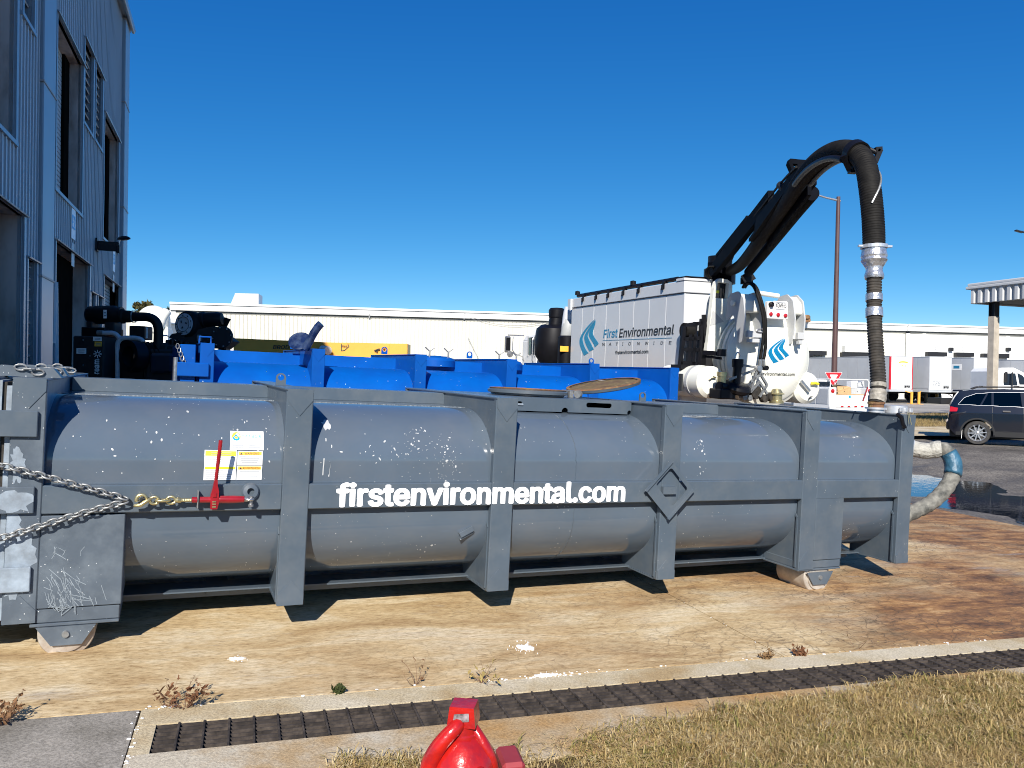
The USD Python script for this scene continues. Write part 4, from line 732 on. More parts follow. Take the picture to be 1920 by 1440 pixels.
part(pu, 'lettering', box(q3(190, 690)[0], q3(190.6, 690)[0], -.108, -.104, q3(190, 702)[2], q3(190, 672)[2]), m_stkw)
for px, py in ((162, 638), (162, 685), (175, 668)): part(pu, 'bolt', lathe([(0, 0), (.014, 0), (.010, .008), (0, .01)], q3(px, py) + [0, -.10, 0], (0, -1, 0), 10), m_steel)

ZH = 13.2
rl = thing('hydraulic_drive', 'black drive unit with grey bolted flange, standing behind the blue container', 'drive unit', frame(np.r_[P(380, 640, ZH)[:2], .05], 0)); hpx = ZH / F
def q4(px, py, dy=0.): return loc(rl, P(px, py, ZH + dy))
axd = np.array([-.35, -.93, .05]); c0 = q4(345, 608)
part(rl, 'drum', lathe([(0, .0), (20 * hpx, 0), (24 * hpx, -.02), (26.5 * hpx, -.06), (26.5 * hpx, -.2), (22 * hpx, -.28), (0, -.28)], c0, axd, 36), m_rub, smooth=35)
fl_ = part(rl, 'flange', lathe([(0, .004), (13 * hpx, .004), (13.2 * hpx, .018), (14.2 * hpx, .018), (14.4 * hpx, .008), (20 * hpx, .008), (20.5 * hpx, .0)], c0, axd, 40), m_flange, smooth=30)
part(fl_, 'groove', lathe([(13.3 * hpx, .0185), (14.3 * hpx, .0185), (14.3 * hpx, .021), (13.3 * hpx, .021)], c0, axd, 40), m_black)
uu = np.cross(axd, [0, 0, 1.]); uu /= np.linalg.norm(uu); vv = np.cross(uu, axd)
for k in range(9): part(fl_, 'bolt_hole', lathe([(0, .012), (.012, .012), (.012, .0085)], c0 + 17.3 * hpx * (math.cos(k * .698) * uu + math.sin(k * .698) * vv), axd, 8), m_black)
for k in range(3): part(fl_, 'slot', bar(c0 + axd * .02 + 5 * hpx * (math.cos(2.1 * k + .5) * uu + math.sin(2.1 * k + .5) * vv), c0 + axd * .02 + 8.5 * hpx * (math.cos(2.1 * k + .9) * uu + math.sin(2.1 * k + .9) * vv), .022, .004, axd), m_black)
part(rl, 'motor', lathe([(0, 0), (.12, .0), (.135, .02), (.135, .22), (.145, .23), (.145, .30), (.13, .31), (.125, .52), (.10, .60), (0, .62)], q4(352, 603, .15), q4(412, 598, .15) - q4(352, 603, .15), 28), m_black, smooth=35)
part(rl, 'end_plate', lathe([(0, 0), (20.5 * hpx, 0), (20.5 * hpx, .05), (0, .05)], q4(418, 632), (-.1, -1, 0), 36), m_blackm)
for k in range(8): part(rl, 'bolt', lathe([(0, 0), (.014, 0), (.012, .012), (0, .012)], q4(418, 632) + 17.5 * hpx * np.array([math.cos(k * .785 + .2), 0, math.sin(k * .785 + .2)]) + [0, -.055, 0], (0, -1, 0), 8), m_steel)
part(rl, 'base_frame', [extr(poly(*[tuple(q4(px, py)[[0, 2]]) for px, py in ((316, 633), (322, 626), (400, 612), (436, 640), (420, 653), (372, 652))]), (0, .35, 0), (1, 0, 0), (0, 0, 1), .35)], m_blackm)
part(rl, 'bracket_plate', extr(poly(*[tuple(q4(px, py)[[0, 2]]) for px, py in ((402, 590), (421, 596), (412, 614), (398, 612))]), (0, .3, 0), (1, 0, 0), (0, 0, 1), .03), m_black)
part(rl, 'fitting', [pbox(0, 0, 1, 1, 0, 0) if False else box(q4(371, 632)[0], q4(378, 632)[0], -.05, .02, q4(375, 640)[2], q4(375, 628)[2], .01)], m_steel)
part(rl, 'leg', box(q4(345, 632)[0], q4(360, 632)[0], .1, .3, -.05, q4(375, 640)[2]), m_blackm); part(rl, 'leg', box(q4(405, 632)[0], q4(420, 632)[0], .1, .3, -.05, q4(375, 640)[2]), m_blackm)
part(rl, 'white_hose', tube(spline([q4(316, 631, .2), q4(308, 629, .2), q4(300, 633, .2), q4(297, 642, .2)], 14), .012, 8), m_stkw)
# ================================================================ FAR WAREHOUSES
wa, wb = P(320, 563, 75), P(1900, 612, 88.7); wdir = (wb - wa)[:2]; WL = np.linalg.norm(wdir); wdir /= WL
azh = math.degrees(math.atan2(wdir[0], wdir[1]))          # heading of the wall line
fr_h = frame((wa[0], wa[1], 0), azh - 90); ZR = 8.35
wn = np.array([wdir[1], -wdir[0], 0])
h1 = thing('corrugated_warehouse', 'long low cream corrugated warehouse with white eaves across the back, left half', 'warehouse', fr_h)
def hp_(px, py, d=0.): return loc(h1, hit(px, py, np.r_[wa[:2], 0] + wn * d, wn))
xj = hp_(1697, 640)[0]; xe = xj + 60
def ware(t, x0, x1, m, ribs, dz):
    part(t, 'wall', box(x0, x1, .0, .2, -.2, ZR - .95), m)
    if ribs: part(t, 'wall_ribs', cat([box(x, x + .335, -.10, .0, -.1, ZR - 1.0) for x in np.arange(x0 + .5, hp_(1075, 640)[0], .40)] + [box(hp_(1075, 640)[0] + .2, x1 - .3, -.10, 0, -.1, ZR - 1.0)]), m, kind='stuff')
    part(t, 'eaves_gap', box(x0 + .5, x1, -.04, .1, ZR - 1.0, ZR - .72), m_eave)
    part(t, 'fascia', box(x0, x1 + .01, -.30, .1, ZR - .72, ZR - .05, .02), m_wh2); part(t, 'gutter', box(x0, x1 + .01, -.42, -.28, ZR - .14, ZR + .06, .02), m_wh2)
    part(t, 'roof', extr(poly((-.3, ZR - .05), (30, ZR + .25), (30, ZR + .1), (-.3, ZR - .1)), (x0, 0, 0), (0, 1, 0), (0, 0, 1), x1 - x0), m_wh2)
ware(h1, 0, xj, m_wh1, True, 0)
part(h1, 'corner_trim', box(-.1, .5, -.08, .1, -.1, ZR - .72), m_wh2); part(h1, 'end_wall', box(-.05, .0, .05, 30, -.1, ZR - .1), m_wh2)
xv0, xv1 = hp_(434, 560)[0], hp_(480, 560)[0]
vt = thing('rooftop_unit', 'pale grey ventilation box standing on the roof of the corrugated warehouse', 'ventilation unit', frame(wld(h1, (xv0, 1.5, ZR + .05)), azh - 90))
Lv = xv1 - xv0
part(vt, 'housing', [box(0, Lv, 0, 2.2, 0, 1.25, .03)], m_canr); part(vt, 'intake_hood', extr(poly((0.01, .0), (-.45, .0), (0.01, 1.2)), (0, .1, 0), (1, 0, 0), (0, 0, 1), -1.8), m_canr)
for k, (x, z) in enumerate(((.3, .9), (1.1, .5), (1.9, .2), (2.0, .75), (.4, .15))): part(vt, 'access_hatch', box(x, x + .18, -.02, .0, z, z + .25), m_stkw)
def fixture(t, px, py, lab):
    q = hp_(px, py); w_ = part(t, 'wall_light', [box(q[0] - .15, q[0] + .15, -.25, .0, q[2] - .08, q[2] + .18, .03), box(q[0] - .06, q[0] + .06, -.3, -.05, q[2] - .5, q[2] - .08)], m_galv, label=lab)
fixture(h1, 693, 588, 'grey floodlight under the eaves'); fixture(h1, 870, 590, 'small wall light holding the wires')
h2 = thing('white_warehouse', 'flat white dock warehouse at the right, behind the parked trailers', 'warehouse', frame(wld(h1, (xj, -.12, 0)), azh - 90))
ware(h2, .02, 62, m_wh2, False, 0)
for px in (1697, 1727, 1884): x = hp_(px, 640)[0] - xj; part(h2, 'wall_post', box(x, x + .45, -.10, .0, -.1, ZR - .95), m_wh2)
def dock(t, x0, x1, py, white, off=0.0):
    a_, b_ = hp_(x0, py)[0] - off, hp_(x1, py)[0] - off; z = hp_((x0 + x1) / 2, py)[2]
    d_ = part(t, 'dock_shelter', [box(a_, b_, -.6, -.02, z - .25, z + .22, .03)], m_trimb)
    if white: part(d_, 'canopy', box(a_ + .2, b_ - .02, -.75, -.02, z + .23, z + 1.0, .05), m_wh2)
    part(d_, 'door', box(a_ + .25, b_ - .25, -.1, -.02, .9, z - .26), m_wh2)
dock(h1, 1512, 1545, 662, False); dock(h1, 1574, 1632, 665, True); dock(h2, 1732, 1768, 664, False, xj); dock(h2, 1786, 1818, 665, False, xj); dock(h2, 1836, 1884, 667, False, xj)
for px in (1779, 1886): q = hp_(px, 656); part(h2, 'wall_light', [box(q[0] - xj - .2, q[0] - xj + .25, -.4, -.02, q[2] - .15, q[2] + .25, .05)], m_trimb)
for px, py, tx, t, off in ((1517, 651, '21', h1, 0), (1750, 656, '17', h2, xj), (1801, 657, '16', h2, xj), (1855, 657, '15', h2, xj)):
    q = hp_(px, py); part(t, 'dock_number', text(tx, (q[0] - off, -.03, q[2]), (1, 0, 0), (0, 0, 1), .4, None, .01), m_canr)
q = P(1508, 597, 84); rv = thing('rooftop_fan', 'rusty orange fan housing just above the warehouse roof beside the truck', 'roof fan', frame((q[0], q[1], ZR + .1)))
part(rv, 'curb', box(-.55, .55, -.4, .4, -.2, .1), m_rust); part(rv, 'hood', lathe([(.5, .1), (.62, .14), (.62, .42), (.5, .55), (0, .58)], (0, 0, 0), (0, 0, 1), 18), m_rust, smooth=30)

# left background: low white shed, domed tank, trees, wired pole, yellow crane
def lowshed():
    a_, b_ = P(236, 640, 62), P(282, 640, 62); t = thing('white_shed', 'low white ribbed shed between the grey building and the domed tank', 'shed', frame((a_[0], a_[1], 0), 0)); Lx = b_[0] - a_[0]; z = P(262, 601, 62)[2]
    part(t, 'wall', box(0, Lx, 0, 6, -.1, z), m_wh1); part(t, 'wall_ribs', cat([box(x, x + .10, -.05, 0, -.1, z - .05) for x in np.arange(.05, Lx - .1, .42)]), m_wh1, kind='stuff'); part(t, 'roof', box(-.1, Lx + .1, -.15, 6.1, z, z + .12), m_wh2)
lowshed()
q = P(288, 640, 58); r0 = 29 * 58 / F; zt_ = P(288, 573, 58)[2]
dt = thing('domed_tank', 'round white storage tank with a domed top and side pipes', 'storage tank', frame((q[0], q[1], 0)))
part(dt, 'shell', lathe([(0, 0), (r0, 0), (r0, zt_ - r0 * .95)] + [(r0 * math.cos(v), zt_ - r0 * .95 + r0 * .95 * math.sin(v)) for v in np.linspace(0, pi / 2, 12)][1:], (0, 0, 0), (0, 0, 1), 40), m_cream, smooth=40)
d6 = lambda px, py, dy=-1.6: loc(dt, P(px, py, 58 + dy))
part(dt, 'side_pipe', tube(spline([d6(285, 601), d6(293, 603), d6(298, 614), d6(299, 640), d6(299, 690)], 30), .30, 14), m_cream, smooth=True)
part(dt, 'side_pipe', tube(spline([d6(290, 626, -2.2), d6(303, 598, -1.9), d6(312, 585, -1.5)], 18), [.42] * 9 + [.36] * 9, 14), m_cream, smooth=True)
part(dt, 'platform', [box(d6(300, 600)[0], d6(318, 600)[0], -1.9, -1.2, d6(305, 618)[2], d6(305, 613)[2])], m_cream); part(dt, 'manway', box(d6(305, 600)[0], d6(312, 600)[0], -1.75, -1.3, d6(305, 597)[2], d6(305, 592)[2], .05), m_canr)
part(dt, 'cabinet', box(d6(298, 600)[0], d6(320, 600)[0], -2.0, -1.2, -.1, d6(305, 618)[2] - .02), m_cream)

def tree(name, label, px, Z, zt_, cw_, seed, grp='far trees behind the domed tank'):
    rs_ = np.random.RandomState(seed); q = P(px, 690, Z); t = thing(name, label, 'tree', frame((q[0], q[1], 0)), grp)
    part(t, 'trunk', [tube([(0, 0, 0), (.1, 0, zt_ * .4), (-.1, .1, zt_ * .8)], [.35, .25, .12], 8)] + [tube([(0, 0, zt_ * (.4 + .1 * k)), (math.cos(k * 2.1) * cw_ * .6, math.sin(k * 2.1) * cw_ * .5, zt_ * (.55 + .09 * k))], [.12, .04], 5) for k in range(5)], m_bark)
    vs_, fs_ = [], []; n = 0
    for c in range(34):
        d = rs_.randn(3); d /= np.linalg.norm(d); cc = np.array([0, 0, zt_ * .74]) + d * np.array([cw_, cw_, zt_ * .22]) * rs_.rand() ** .4; rr = cw_ * (.22 + .16 * rs_.rand())
        for l in range(70):
            e = rs_.randn(3); e /= np.linalg.norm(e); p = cc + e * rr * rs_.rand() ** .3; a_ = rs_.randn(3) * .20; b_ = rs_.randn(3) * .16
            vs_ += [p - a_, p + b_, p + a_, p - b_]; fs_ += [(n, n + 1, n + 2), (n, n + 2, n + 3)]; n += 4
    part(t, 'crown', tm(vs_, fs_), m_leaf, kind='stuff')
tree('pine_tree', 'dark tree crown showing between the grey building and the domed tank', 268, 110, P(268, 560, 110)[2], 1.7, 1)
tree('pine_tree', 'dark tree crown half hidden behind the corner of the corrugated warehouse', 313, 112, P(313, 563, 112)[2], 1.5, 2)
tree('pine_tree', 'small tree top just showing right above the domed tank', 290, 118, P(290, 572, 118)[2], 1.2, 3)

q = P(1047, 690, 58); wpz = thing('wired_pole', 'grey pole carrying a pale metal box, in front of the corrugated warehouse', 'utility pole', frame((q[0], q[1], 0))); s6 = 58 / F
part(wpz, 'pole', cyl((0, 0, 0), (.0, 0, P(0, 598, 58)[2]), .085, 12), m_galv); zz = lambda py: P(1047, py, 58)[2]
part(wpz, 'box', box(-6 * s6, 6.5 * s6, -.3, .2, zz(607.5), zz(595), .02), m_canr); part(wpz, 'bracket', box(-5.5 * s6, 6 * s6, -.25, .15, zz(609.5), zz(607.6)), m_trimb); part(wpz, 'rung', box(-4 * s6, 4 * s6, -.03, .03, zz(618.5), zz(617.5)), m_galv)
for k, (ya, yb_) in enumerate(((600, 588), (603.5, 591))):
    a_, b_ = loc(wpz, P(1041, ya, 57.9)), loc(wpz, P(871, yb_, 76)); part(wpz, 'wire', tube([a_ + (b_ - a_) * s + np.array([0, 0, -.75 * 4 * s * (1 - s)]) for s in np.linspace(0, 1, 16)], .018, 5), m_galv)

ZC = 25.0; cpx = ZC / F
cr_ = thing('yellow_crane', 'yellow carry deck crane boom lying behind the blue container', 'crane', frame((P(600, 660, ZC)[0], ZC, .0), 0))
c5 = lambda px, py, dy=0.: loc(cr_, P(px, py, ZC + dy))
def cpoly(*p, d0=0., th=.5): return extr(poly(*[tuple(c5(a_, b_, d0)[[0, 2]]) for a_, b_ in p]), (0, d0, 0), (1, 0, 0), (0, 0, 1), -th)
part(cr_, 'boom', cpoly((438, 634), (652, 643.5), (652, 690), (438, 690)), m_yel); part(cr_, 'boom_head', cpoly((612, 642.5), (671, 642.5), (682, 643), (730, 644), (730, 690), (612, 690), d0=-.06, th=.6), m_yel)
part(cr_, 'boom_tip', box(c5(730, 655)[0], c5(765, 655)[0], -.12, .6, c5(600, 690)[2], c5(600, 642)[2], .02), m_yel); part(cr_, 'chassis', box(c5(430, 655)[0], c5(770, 655)[0], -.6, 1.4, .5, c5(600, 690)[2]), m_yel)
a_, b_ = c5(512, 656), c5(577, 659); part(cr_, 'lettering', text('BRODERSON', (a_[0], -.012, c5(600, 655.5)[2]), (1, 0, 0), (0, 0, 1), 7 * cpx, 68 * cpx, .008, True, .2), m_ink)
part(cr_, 'lettering', text('FRNE', (c5(642, 655)[0], -.075, c5(600, 651)[2]), (1, 0, 0), (0, 0, 1), 4 * cpx, 10 * cpx, .006), m_ink)
part(cr_, 'boom_chart', [extr(sg.LineString([tuple(c5(x, y)[[0, 2]]) for x, y in l]).buffer(.012), (0, -.068, 0), (1, 0, 0), (0, 0, 1), .004) for l in (((641, 645), (641, 658), (647, 657), (655, 650), (653, 645)),)], m_ink)
part(cr_, 'work_light', [cyl(c5(606, 656) + [0, -.1, 0], c5(620, 658) + [0, -.35, 0], 8 * cpx, 20)], m_cream, smooth=30)
part(cr_, 'hook_latch', [bar(c5(703, 658) + [0, -.10, 0], c5(713, 654.5) + [0, -.10, 0], .03, .05), bar(c5(707, 657) + [0, -.1, 0], c5(708, 661) + [0, -.1, 0], .03, .05)], m_trimb); part(cr_, 'beacon', lathe([(0, 0), (.04, 0), (.04, .06), (0, .09)], c5(721, 652) + [0, -.1, 0], (0, -1, 0), 10), m_stko)
for sx in (480, 700): part(cr_, 'wheel', lathe([(0, 0), (.35, 0), (.48, .05), (.48, .3), (.35, .35), (0, .35)], (c5(sx, 655)[0], -.7, .48), (0, 1, 0), 24), m_tyre, smooth=30)

# ================================================================ VACUUM TRUCK
fwd, rgt = np.array([-.3256, .9455, .0]), np.array([.9455, .3256, 0])
tc = np.array([5.134, 15.8, 0]); tc[2] = float(gz(tc[:2] @ SA, tc[:2] @ SB)) + .02
fr_t = frame(tc, x=rgt, z=np.array([0, 0, 1]) - .024 * fwd)
vt_ = thing('vacuum_truck', 'white vacuum truck with a road-like blue logo and black boom hose, rear towards the viewer', 'truck', fr_t)
RT = fr_t[0]
def tp(px, py, y): return loc(vt_, hit(px, py, wld(vt_, (0, y, 0)), RT[:, 1]))
def tsd(px, py, x): return loc(vt_, hit(px, py, wld(vt_, (x, 0, 0)), RT[:, 0]))
zs = (tsd(1284, 549, -1.25)[2] + tsd(1080, 576, -1.25)[2]) / 2; y0_, y1_ = tsd(1284, 560, -1.25)[1], tsd(1072, 590, -1.25)[1]
ztop = zs + .25
part(vt_, 'housing', box(-1.22, -.62, y0_ + .02, y1_ - .02, 1.0, zs - .01), m_whitep)
npan = 8
for k in range(npan):
    a_, b_ = y0_ + (y1_ - y0_) * k / npan, y0_ + (y1_ - y0_) * (k + 1) / npan
    m = box(-1.255, -1.221, a_ + .006, b_ - .006, 1.0, zs - .012, .006); part(vt_, 'side_panel', m, m_whitep)
part(vt_, 'roof_band', box(-1.285, -.58, y0_ - .02, y1_ + .06, zs, ztop, .012), m_whitep)
part(vt_, 'roof_band', box(-1.30, -.60, y0_ - .04, y0_ + .3, ztop + .001, ztop + .06, .01), m_whitep); part(vt_, 'gutter_lip', box(-1.34, -1.286, y1_ - .1, y1_ + .1, zs - .05, ztop), m_whitep)
part(vt_, 'roof_rail', tube([(-1.22, y0_ + .35, ztop + .07), (-1.22, y1_ - .35, ztop + .07)], .05, 10), m_black)
part(vt_, 'roof_cap', box(-1.25, -.75, y0_ - .02, y0_ + .35, ztop + .062, ztop + .10), m_black)
for s in (.14, .33, .46, .60, .72, .86): y = y0_ + (y1_ - y0_) * s; part(vt_, 'rail_bracket', [box(-1.30, -1.20, y - .05, y + .05, ztop - .11, ztop + .06, .01), box(-1.33, -1.301, y - .03, y + .03, ztop - .14, ztop - .02)], m_black)
for s in (.40, .95): part(vt_, 'rail_clamp', lathe([(0, 0), (.07, 0), (.07, .10), (0, .12)], (-1.22, y0_ + (y1_ - y0_) * s, ztop + .10), (0, 0, 1), 12), m_black)
# side lettering: read from the front of the truck to its rear
exs, eys = np.array([0, -1., 0]), np.array([0, 0, 1.])
def side_text(s, p0, p1, hpx, m, bold=False, shear=0.0, d=.004):
    a_, b_ = tsd(*p0, -1.257), tsd(*p1, -1.257); c_ = tsd(p0[0], p0[1] - hpx, -1.257)
    e = b_ - a_; L_ = np.linalg.norm(e); part(vt_, 'lettering', text(s, (-1.2565, a_[1], a_[2]), (0, e[1] / L_, e[2] / L_), eys, c_[2] - a_[2], L_, d, bold, shear), m)
side_text('First', (1131, 633.5), (1157, 632), 14.8, m_teal, True, .22); side_text('Environmental', (1160.5, 632.5), (1263, 626.5), 15.5, m_ink, True, .22)
a_, b_ = tsd(1130, 638.5, -1.257), tsd(1260, 633.5, -1.257); part(vt_, 'underline', bar((-1.2575, a_[1], a_[2]), (-1.2575, b_[1], b_[2]), .004, .012), m_teal)
for ch_, px in zip('NATIONWIDE', (1129, 1141.5, 1154, 1166.5, 1178, 1194.5, 1209, 1225, 1238.5, 1254)):
    py = 648.5 - (px - 1129) / 125 * 3.2; side_text(ch_, (px, py), (px + (4.6 if ch_ != 'I' else 1.6) * (1.35 if ch_ == 'W' else 1), py), 5.6, m_ink, False, .2)
side_text('firstenvironmental.com', (1153.5, 664), (1215.5, 662), 5.8, m_ink, True)
def swoosh(o, ex, ey, w_, h_, mat_list, name='logo'):
    from scipy.interpolate import CubicSpline
    C = [[(.80, 1), (.46, .84), (.15, .62), (.02, .42), (.10, .22), (.28, 0)], [(.78, .99), (.50, .80), (.25, .60), (.19, .45), (.30, .25), (.51, .08)], [(.79, .97), (.53, .80), (.33, .62), (.27, .48), (.38, .30), (.56, .12)],
         [(.80, .96), (.60, .77), (.47, .62), (.46, .52), (.60, .36), (.77, .18)], [(.81, .96), (.63, .79), (.52, .66), (.51, .55), (.66, .41), (.82, .23)], [(.82, .97), (.77, .80), (.70, .66), (.74, .55), (.87, .44), (1, .33)]]
    cs = [CubicSpline(np.linspace(0, 1, 6), np.array(c))(np.linspace(0, 1, 20)) for c in C]
    for k in range(3): part(vt_, name, extr(sg.Polygon(np.vstack([cs[2 * k], cs[2 * k + 1][::-1]]) * [w_, h_]).buffer(0), o, ex, ey, .004), mat_list[k])
m_lg1 = mat('logo_blue_dark', (.012, .24, .42), .4, var=.02)
a_, b_, c_ = tsd(1085, 667, -1.257), tsd(1122, 665, -1.257), tsd(1110, 599, -1.257)
swoosh((-1.2565, a_[1], a_[2]), exs, eys, abs(b_[1] - a_[1]), c_[2] - a_[2], [m_lg1, m_lg1, m_lg1])
# debris tank and rear door
cz = float(tp(1430, 670, 0)[2]); RTK, XT = 1.0, .20
part(vt_, 'debris_tank', lathe([(0, 0), (RTK - .06, 0), (RTK - .06, 6.3), (0, 6.3)], (XT, .22, cz), (0, 1, 0), 56), m_cream, smooth=35)
part(vt_, 'tank_ring', lathe([(RTK - .05, .0), (RTK + .03, .0), (RTK + .03, .09), (RTK - .05, .09)], (XT, .22, cz), (0, 1, 0), 56), m_cream, smooth=30)
part(vt_, 'tank_ring', lathe([(RTK - .05, .0), (RTK + .0, .0), (RTK + .0, .06), (RTK - .05, .06)], (XT, .46, cz), (0, 1, 0), 56), m_cream, smooth=30)
part(vt_, 'rear_door', lathe([(0, -.20), (.35, -.18), (.65, -.125), (.88, -.04), (RTK - .06, .04), (RTK, .06), (RTK + .02, .08), (RTK + .02, .15), (RTK - .08, .17)], (XT, .045, cz), (0, 1, 0), 56), m_cream, smooth=35)
def dsurf(x, z):  # y of the domed door
    r = math.hypot(x - XT, z - cz); return .045 + np.interp(r, [0, .35, .65, .88, RTK - .06], [-.20, -.18, -.125, -.04, .04])
def drape(m, off=.006):
    m = m.subdivide().subdivide().copy(); v = m.vertices; m.vertices = np.c_[v[:, 0], [dsurf(x, z) - off for x, z in v[:, [0, 2]]], v[:, 2]]; return m
a_, b_, c_ = tp(1436, 681, -.1), tp(1477, 670, -.1), tp(1462, 633, -.1)
from scipy.interpolate import CubicSpline
for k, q in enumerate(([[(.80, 1), (.46, .84), (.15, .62), (.02, .42), (.10, .22), (.28, 0)], [(.78, .99), (.50, .80), (.25, .60), (.19, .45), (.30, .25), (.51, .08)]], [[(.79, .97), (.53, .80), (.33, .62), (.27, .48), (.38, .30), (.56, .12)], [(.80, .96), (.60, .77), (.47, .62), (.46, .52), (.60, .36), (.77, .18)]], [[(.81, .96), (.63, .79), (.52, .66), (.51, .55), (.66, .41), (.82, .23)], [(.82, .97), (.77, .80), (.70, .66), (.74, .55), (.87, .44), (1, .33)]])):
    cs = [CubicSpline(np.linspace(0, 1, 6), np.array(c))(np.linspace(0, 1, 14)) * [b_[0] - a_[0], c_[2] - a_[2]] + [a_[0], a_[2]] for c in q]
    part(vt_, 'logo', drape(extr(sg.Polygon(np.vstack([cs[0], cs[1][::-1]])).buffer(0), (0, 0, 0), (1, 0, 0), (0, 0, 1), .002)), m_cyan)
a_, b_ = tp(1403, 703, 0), tp(1484, 708.5, 0); m = text('firstenvironmental.com', (a_[0], 0, a_[2]), (1, 0, 0), (0, 0, 1), .062, b_[0] - a_[0], .002, True); part(vt_, 'lettering', drape(m), m_ink)
# hinge arms over the door, tube, number plate
def tprism(pts, x, th, m, name, **k): return part(vt_, name, extr(sg.Polygon(pts).buffer(-.05).buffer(.12, 8).buffer(-.06, 8), (x, 0, 0), (0, 1, 0), (0, 0, 1), th), m, **k)
zt2 = cz + RTK
for x0, th, lab in ((tp(1372, 600, 0)[0] + .10, .40, 'left'), (tp(1477, 600, 0)[0] - .06, .24, 'right')):
    pts = [(.34, zt2 - .30), (.32, zt2 + .14), (.20, zt2 + .27), (-.02, zt2 + .30), (-.20, zt2 + .16), (-.28, zt2 - .20), (-.26, zt2 - .45), (-.14, zt2 - .85), (-.05, zt2 - .5), (.1, zt2 - .1)]
    tprism(pts, x0, .03, m_canr, 'hinge_arm'); tprism(pts, x0 + th, .03, m_canr, 'hinge_arm')
    tprism([(.30, zt2 + .10), (.18, zt2 + .23), (-.0, zt2 + .26), (-.16, zt2 + .12), (-.24, zt2 - .2), (-.20, zt2 - .2), (-.0, zt2 + .05), (.28, zt2 - .1)], x0 + .031, th - .032, m_cream, 'hinge_cover')
    part(vt_, 'hinge_pin', cyl((x0 - .04, .1, zt2 + .08), (x0 + th + .07, .1, zt2 + .08), .06, 16), m_cream, smooth=30); part(vt_, 'latch_block', [box(x0 + .06, x0 + th - .02, -.34, -.24, zt2 - .62, zt2 - .48, .01), box(x0 + .08, x0 + th - .08, -.36, -.25, zt2 - .72, zt2 - .64, .01)], m_canr)
a_, b_ = tp(1419, 549, .0), tp(1459, 555, .0); part(vt_, 'cross_tube', cyl(a_, b_, .05, 16), m_cream, smooth=30)
a_, b_ = tp(1440, 565, -.3), tp(1477, 599, -.3)
pb_ = part(vt_, 'plate_box', box(a_[0], b_[0], -.30, -.20, b_[2], a_[2], .01), m_white)
a_, b_ = tp(1451, 564, -.31), tp(1475.5, 583, -.31); npl = part(pb_, 'number_plate', box(a_[0], b_[0], -.306, -.301, b_[2], a_[2]), m_stkw)
part(vt_, 'plate_numerals', text('XGM963', (a_[0] + .05, -.307, b_[2] + .06), (1, 0, 0), (0, 0, 1), .085, (b_[0] - a_[0]) * .80, .003, True), m_ink)
part(vt_, 'plate_header', [box(a_[0] + .06, b_[0] - .05, -.308, -.3065, a_[2] - .035, a_[2] - .02), box(a_[0] + .06, b_[0] - .05, -.308, -.3065, b_[2] + .015, b_[2] + .03)], m_inkg, kind='stuff')
for px in (1445, 1458.5, 1472): part(vt_, 'marker_lamp', lathe([(.042, 0), (.042, .02), (.03, .03), (0, .034)], tp(px, 589 + (px - 1445) * .1, -.30), (0, -1, 0), 18), m_tail, smooth=30)
part(vt_, 'camera', [lathe([(0, 0), (.05, 0), (.05, .06), (.03, .07), (0, .06)], tp(1444.5, 571, -.30), (0, -1, 0), 16)], m_black)
for k in range(2):
    o_ = k * 4; pts = [tp(1393 + o_, 539, .3), tp(1402 + o_, 531, .1), tp(1412 + o_, 536, -.1), tp(1421 + o_, 556, -.3), tp(1430 + o_, 590, -.36), tp(1432 + o_ * .9, 620, -.36), tp(1429 + o_ * 1.6, 650, -.34), tp(1425 + o_ * 1.6, 674, -.32)]
    part(vt_, 'hydraulic_hose', tube(spline(pts, 40), .030, 10), m_rub, smooth=True); part(vt_, 'hose_fitting', cyl(pts[-1], pts[-1] + [0, 0, -.13], .036, 12), m_steel)
part(vt_, 'hose_guide', tube([tp(1427 + 9 * math.cos(v), 620 + 3 * math.sin(v), -.36) for v in np.linspace(0, 2 * pi, 14, endpoint=False)], .012, 6, closed=True), m_steel)
# boom pedestal plate with its window
pd = sg.Polygon([tuple(tp(px, py, .62)[[0, 2]]) for px, py in ((1325, 660), (1339, 540), (1343, 528), (1350, 522), (1364, 524), (1372, 530), (1373, 545), (1370, 598), (1352, 625), (1345, 660))])
hole = sg.Polygon([tuple(tp(px, py, .62)[[0, 2]]) for px, py in ((1346, 528), (1367, 531.5), (1364.5, 561), (1341, 558.5))]); tri = sg.Polygon([tuple(tp(px, py, .62)[[0, 2]]) for px, py in ((1336, 581), (1357, 603), (1331, 611))])
ped = part(vt_, 'boom_pedestal', extr(pd.difference(hole), (0, .62, 0), (1, 0, 0), (0, 0, 1), -.12), m_cream)
part(ped, 'recess', extr(tri, (0, .617, 0), (1, 0, 0), (0, 0, 1), .004), m_canr)
part(vt_, 'control_box', box(*sorted((tp(1344, 620, .8)[0], tp(1368, 620, .8)[0])), .76, .92, tp(1355, 562, .8)[2], tp(1355, 527, .8)[2]), m_blackm); part(vt_, 'control_label', box(*sorted((tp(1343, 620, .7)[0], tp(1348, 620, .7)[0])), .742, .758, tp(1345, 550, .8)[2], tp(1345, 545, .8)[2]), m_stky)
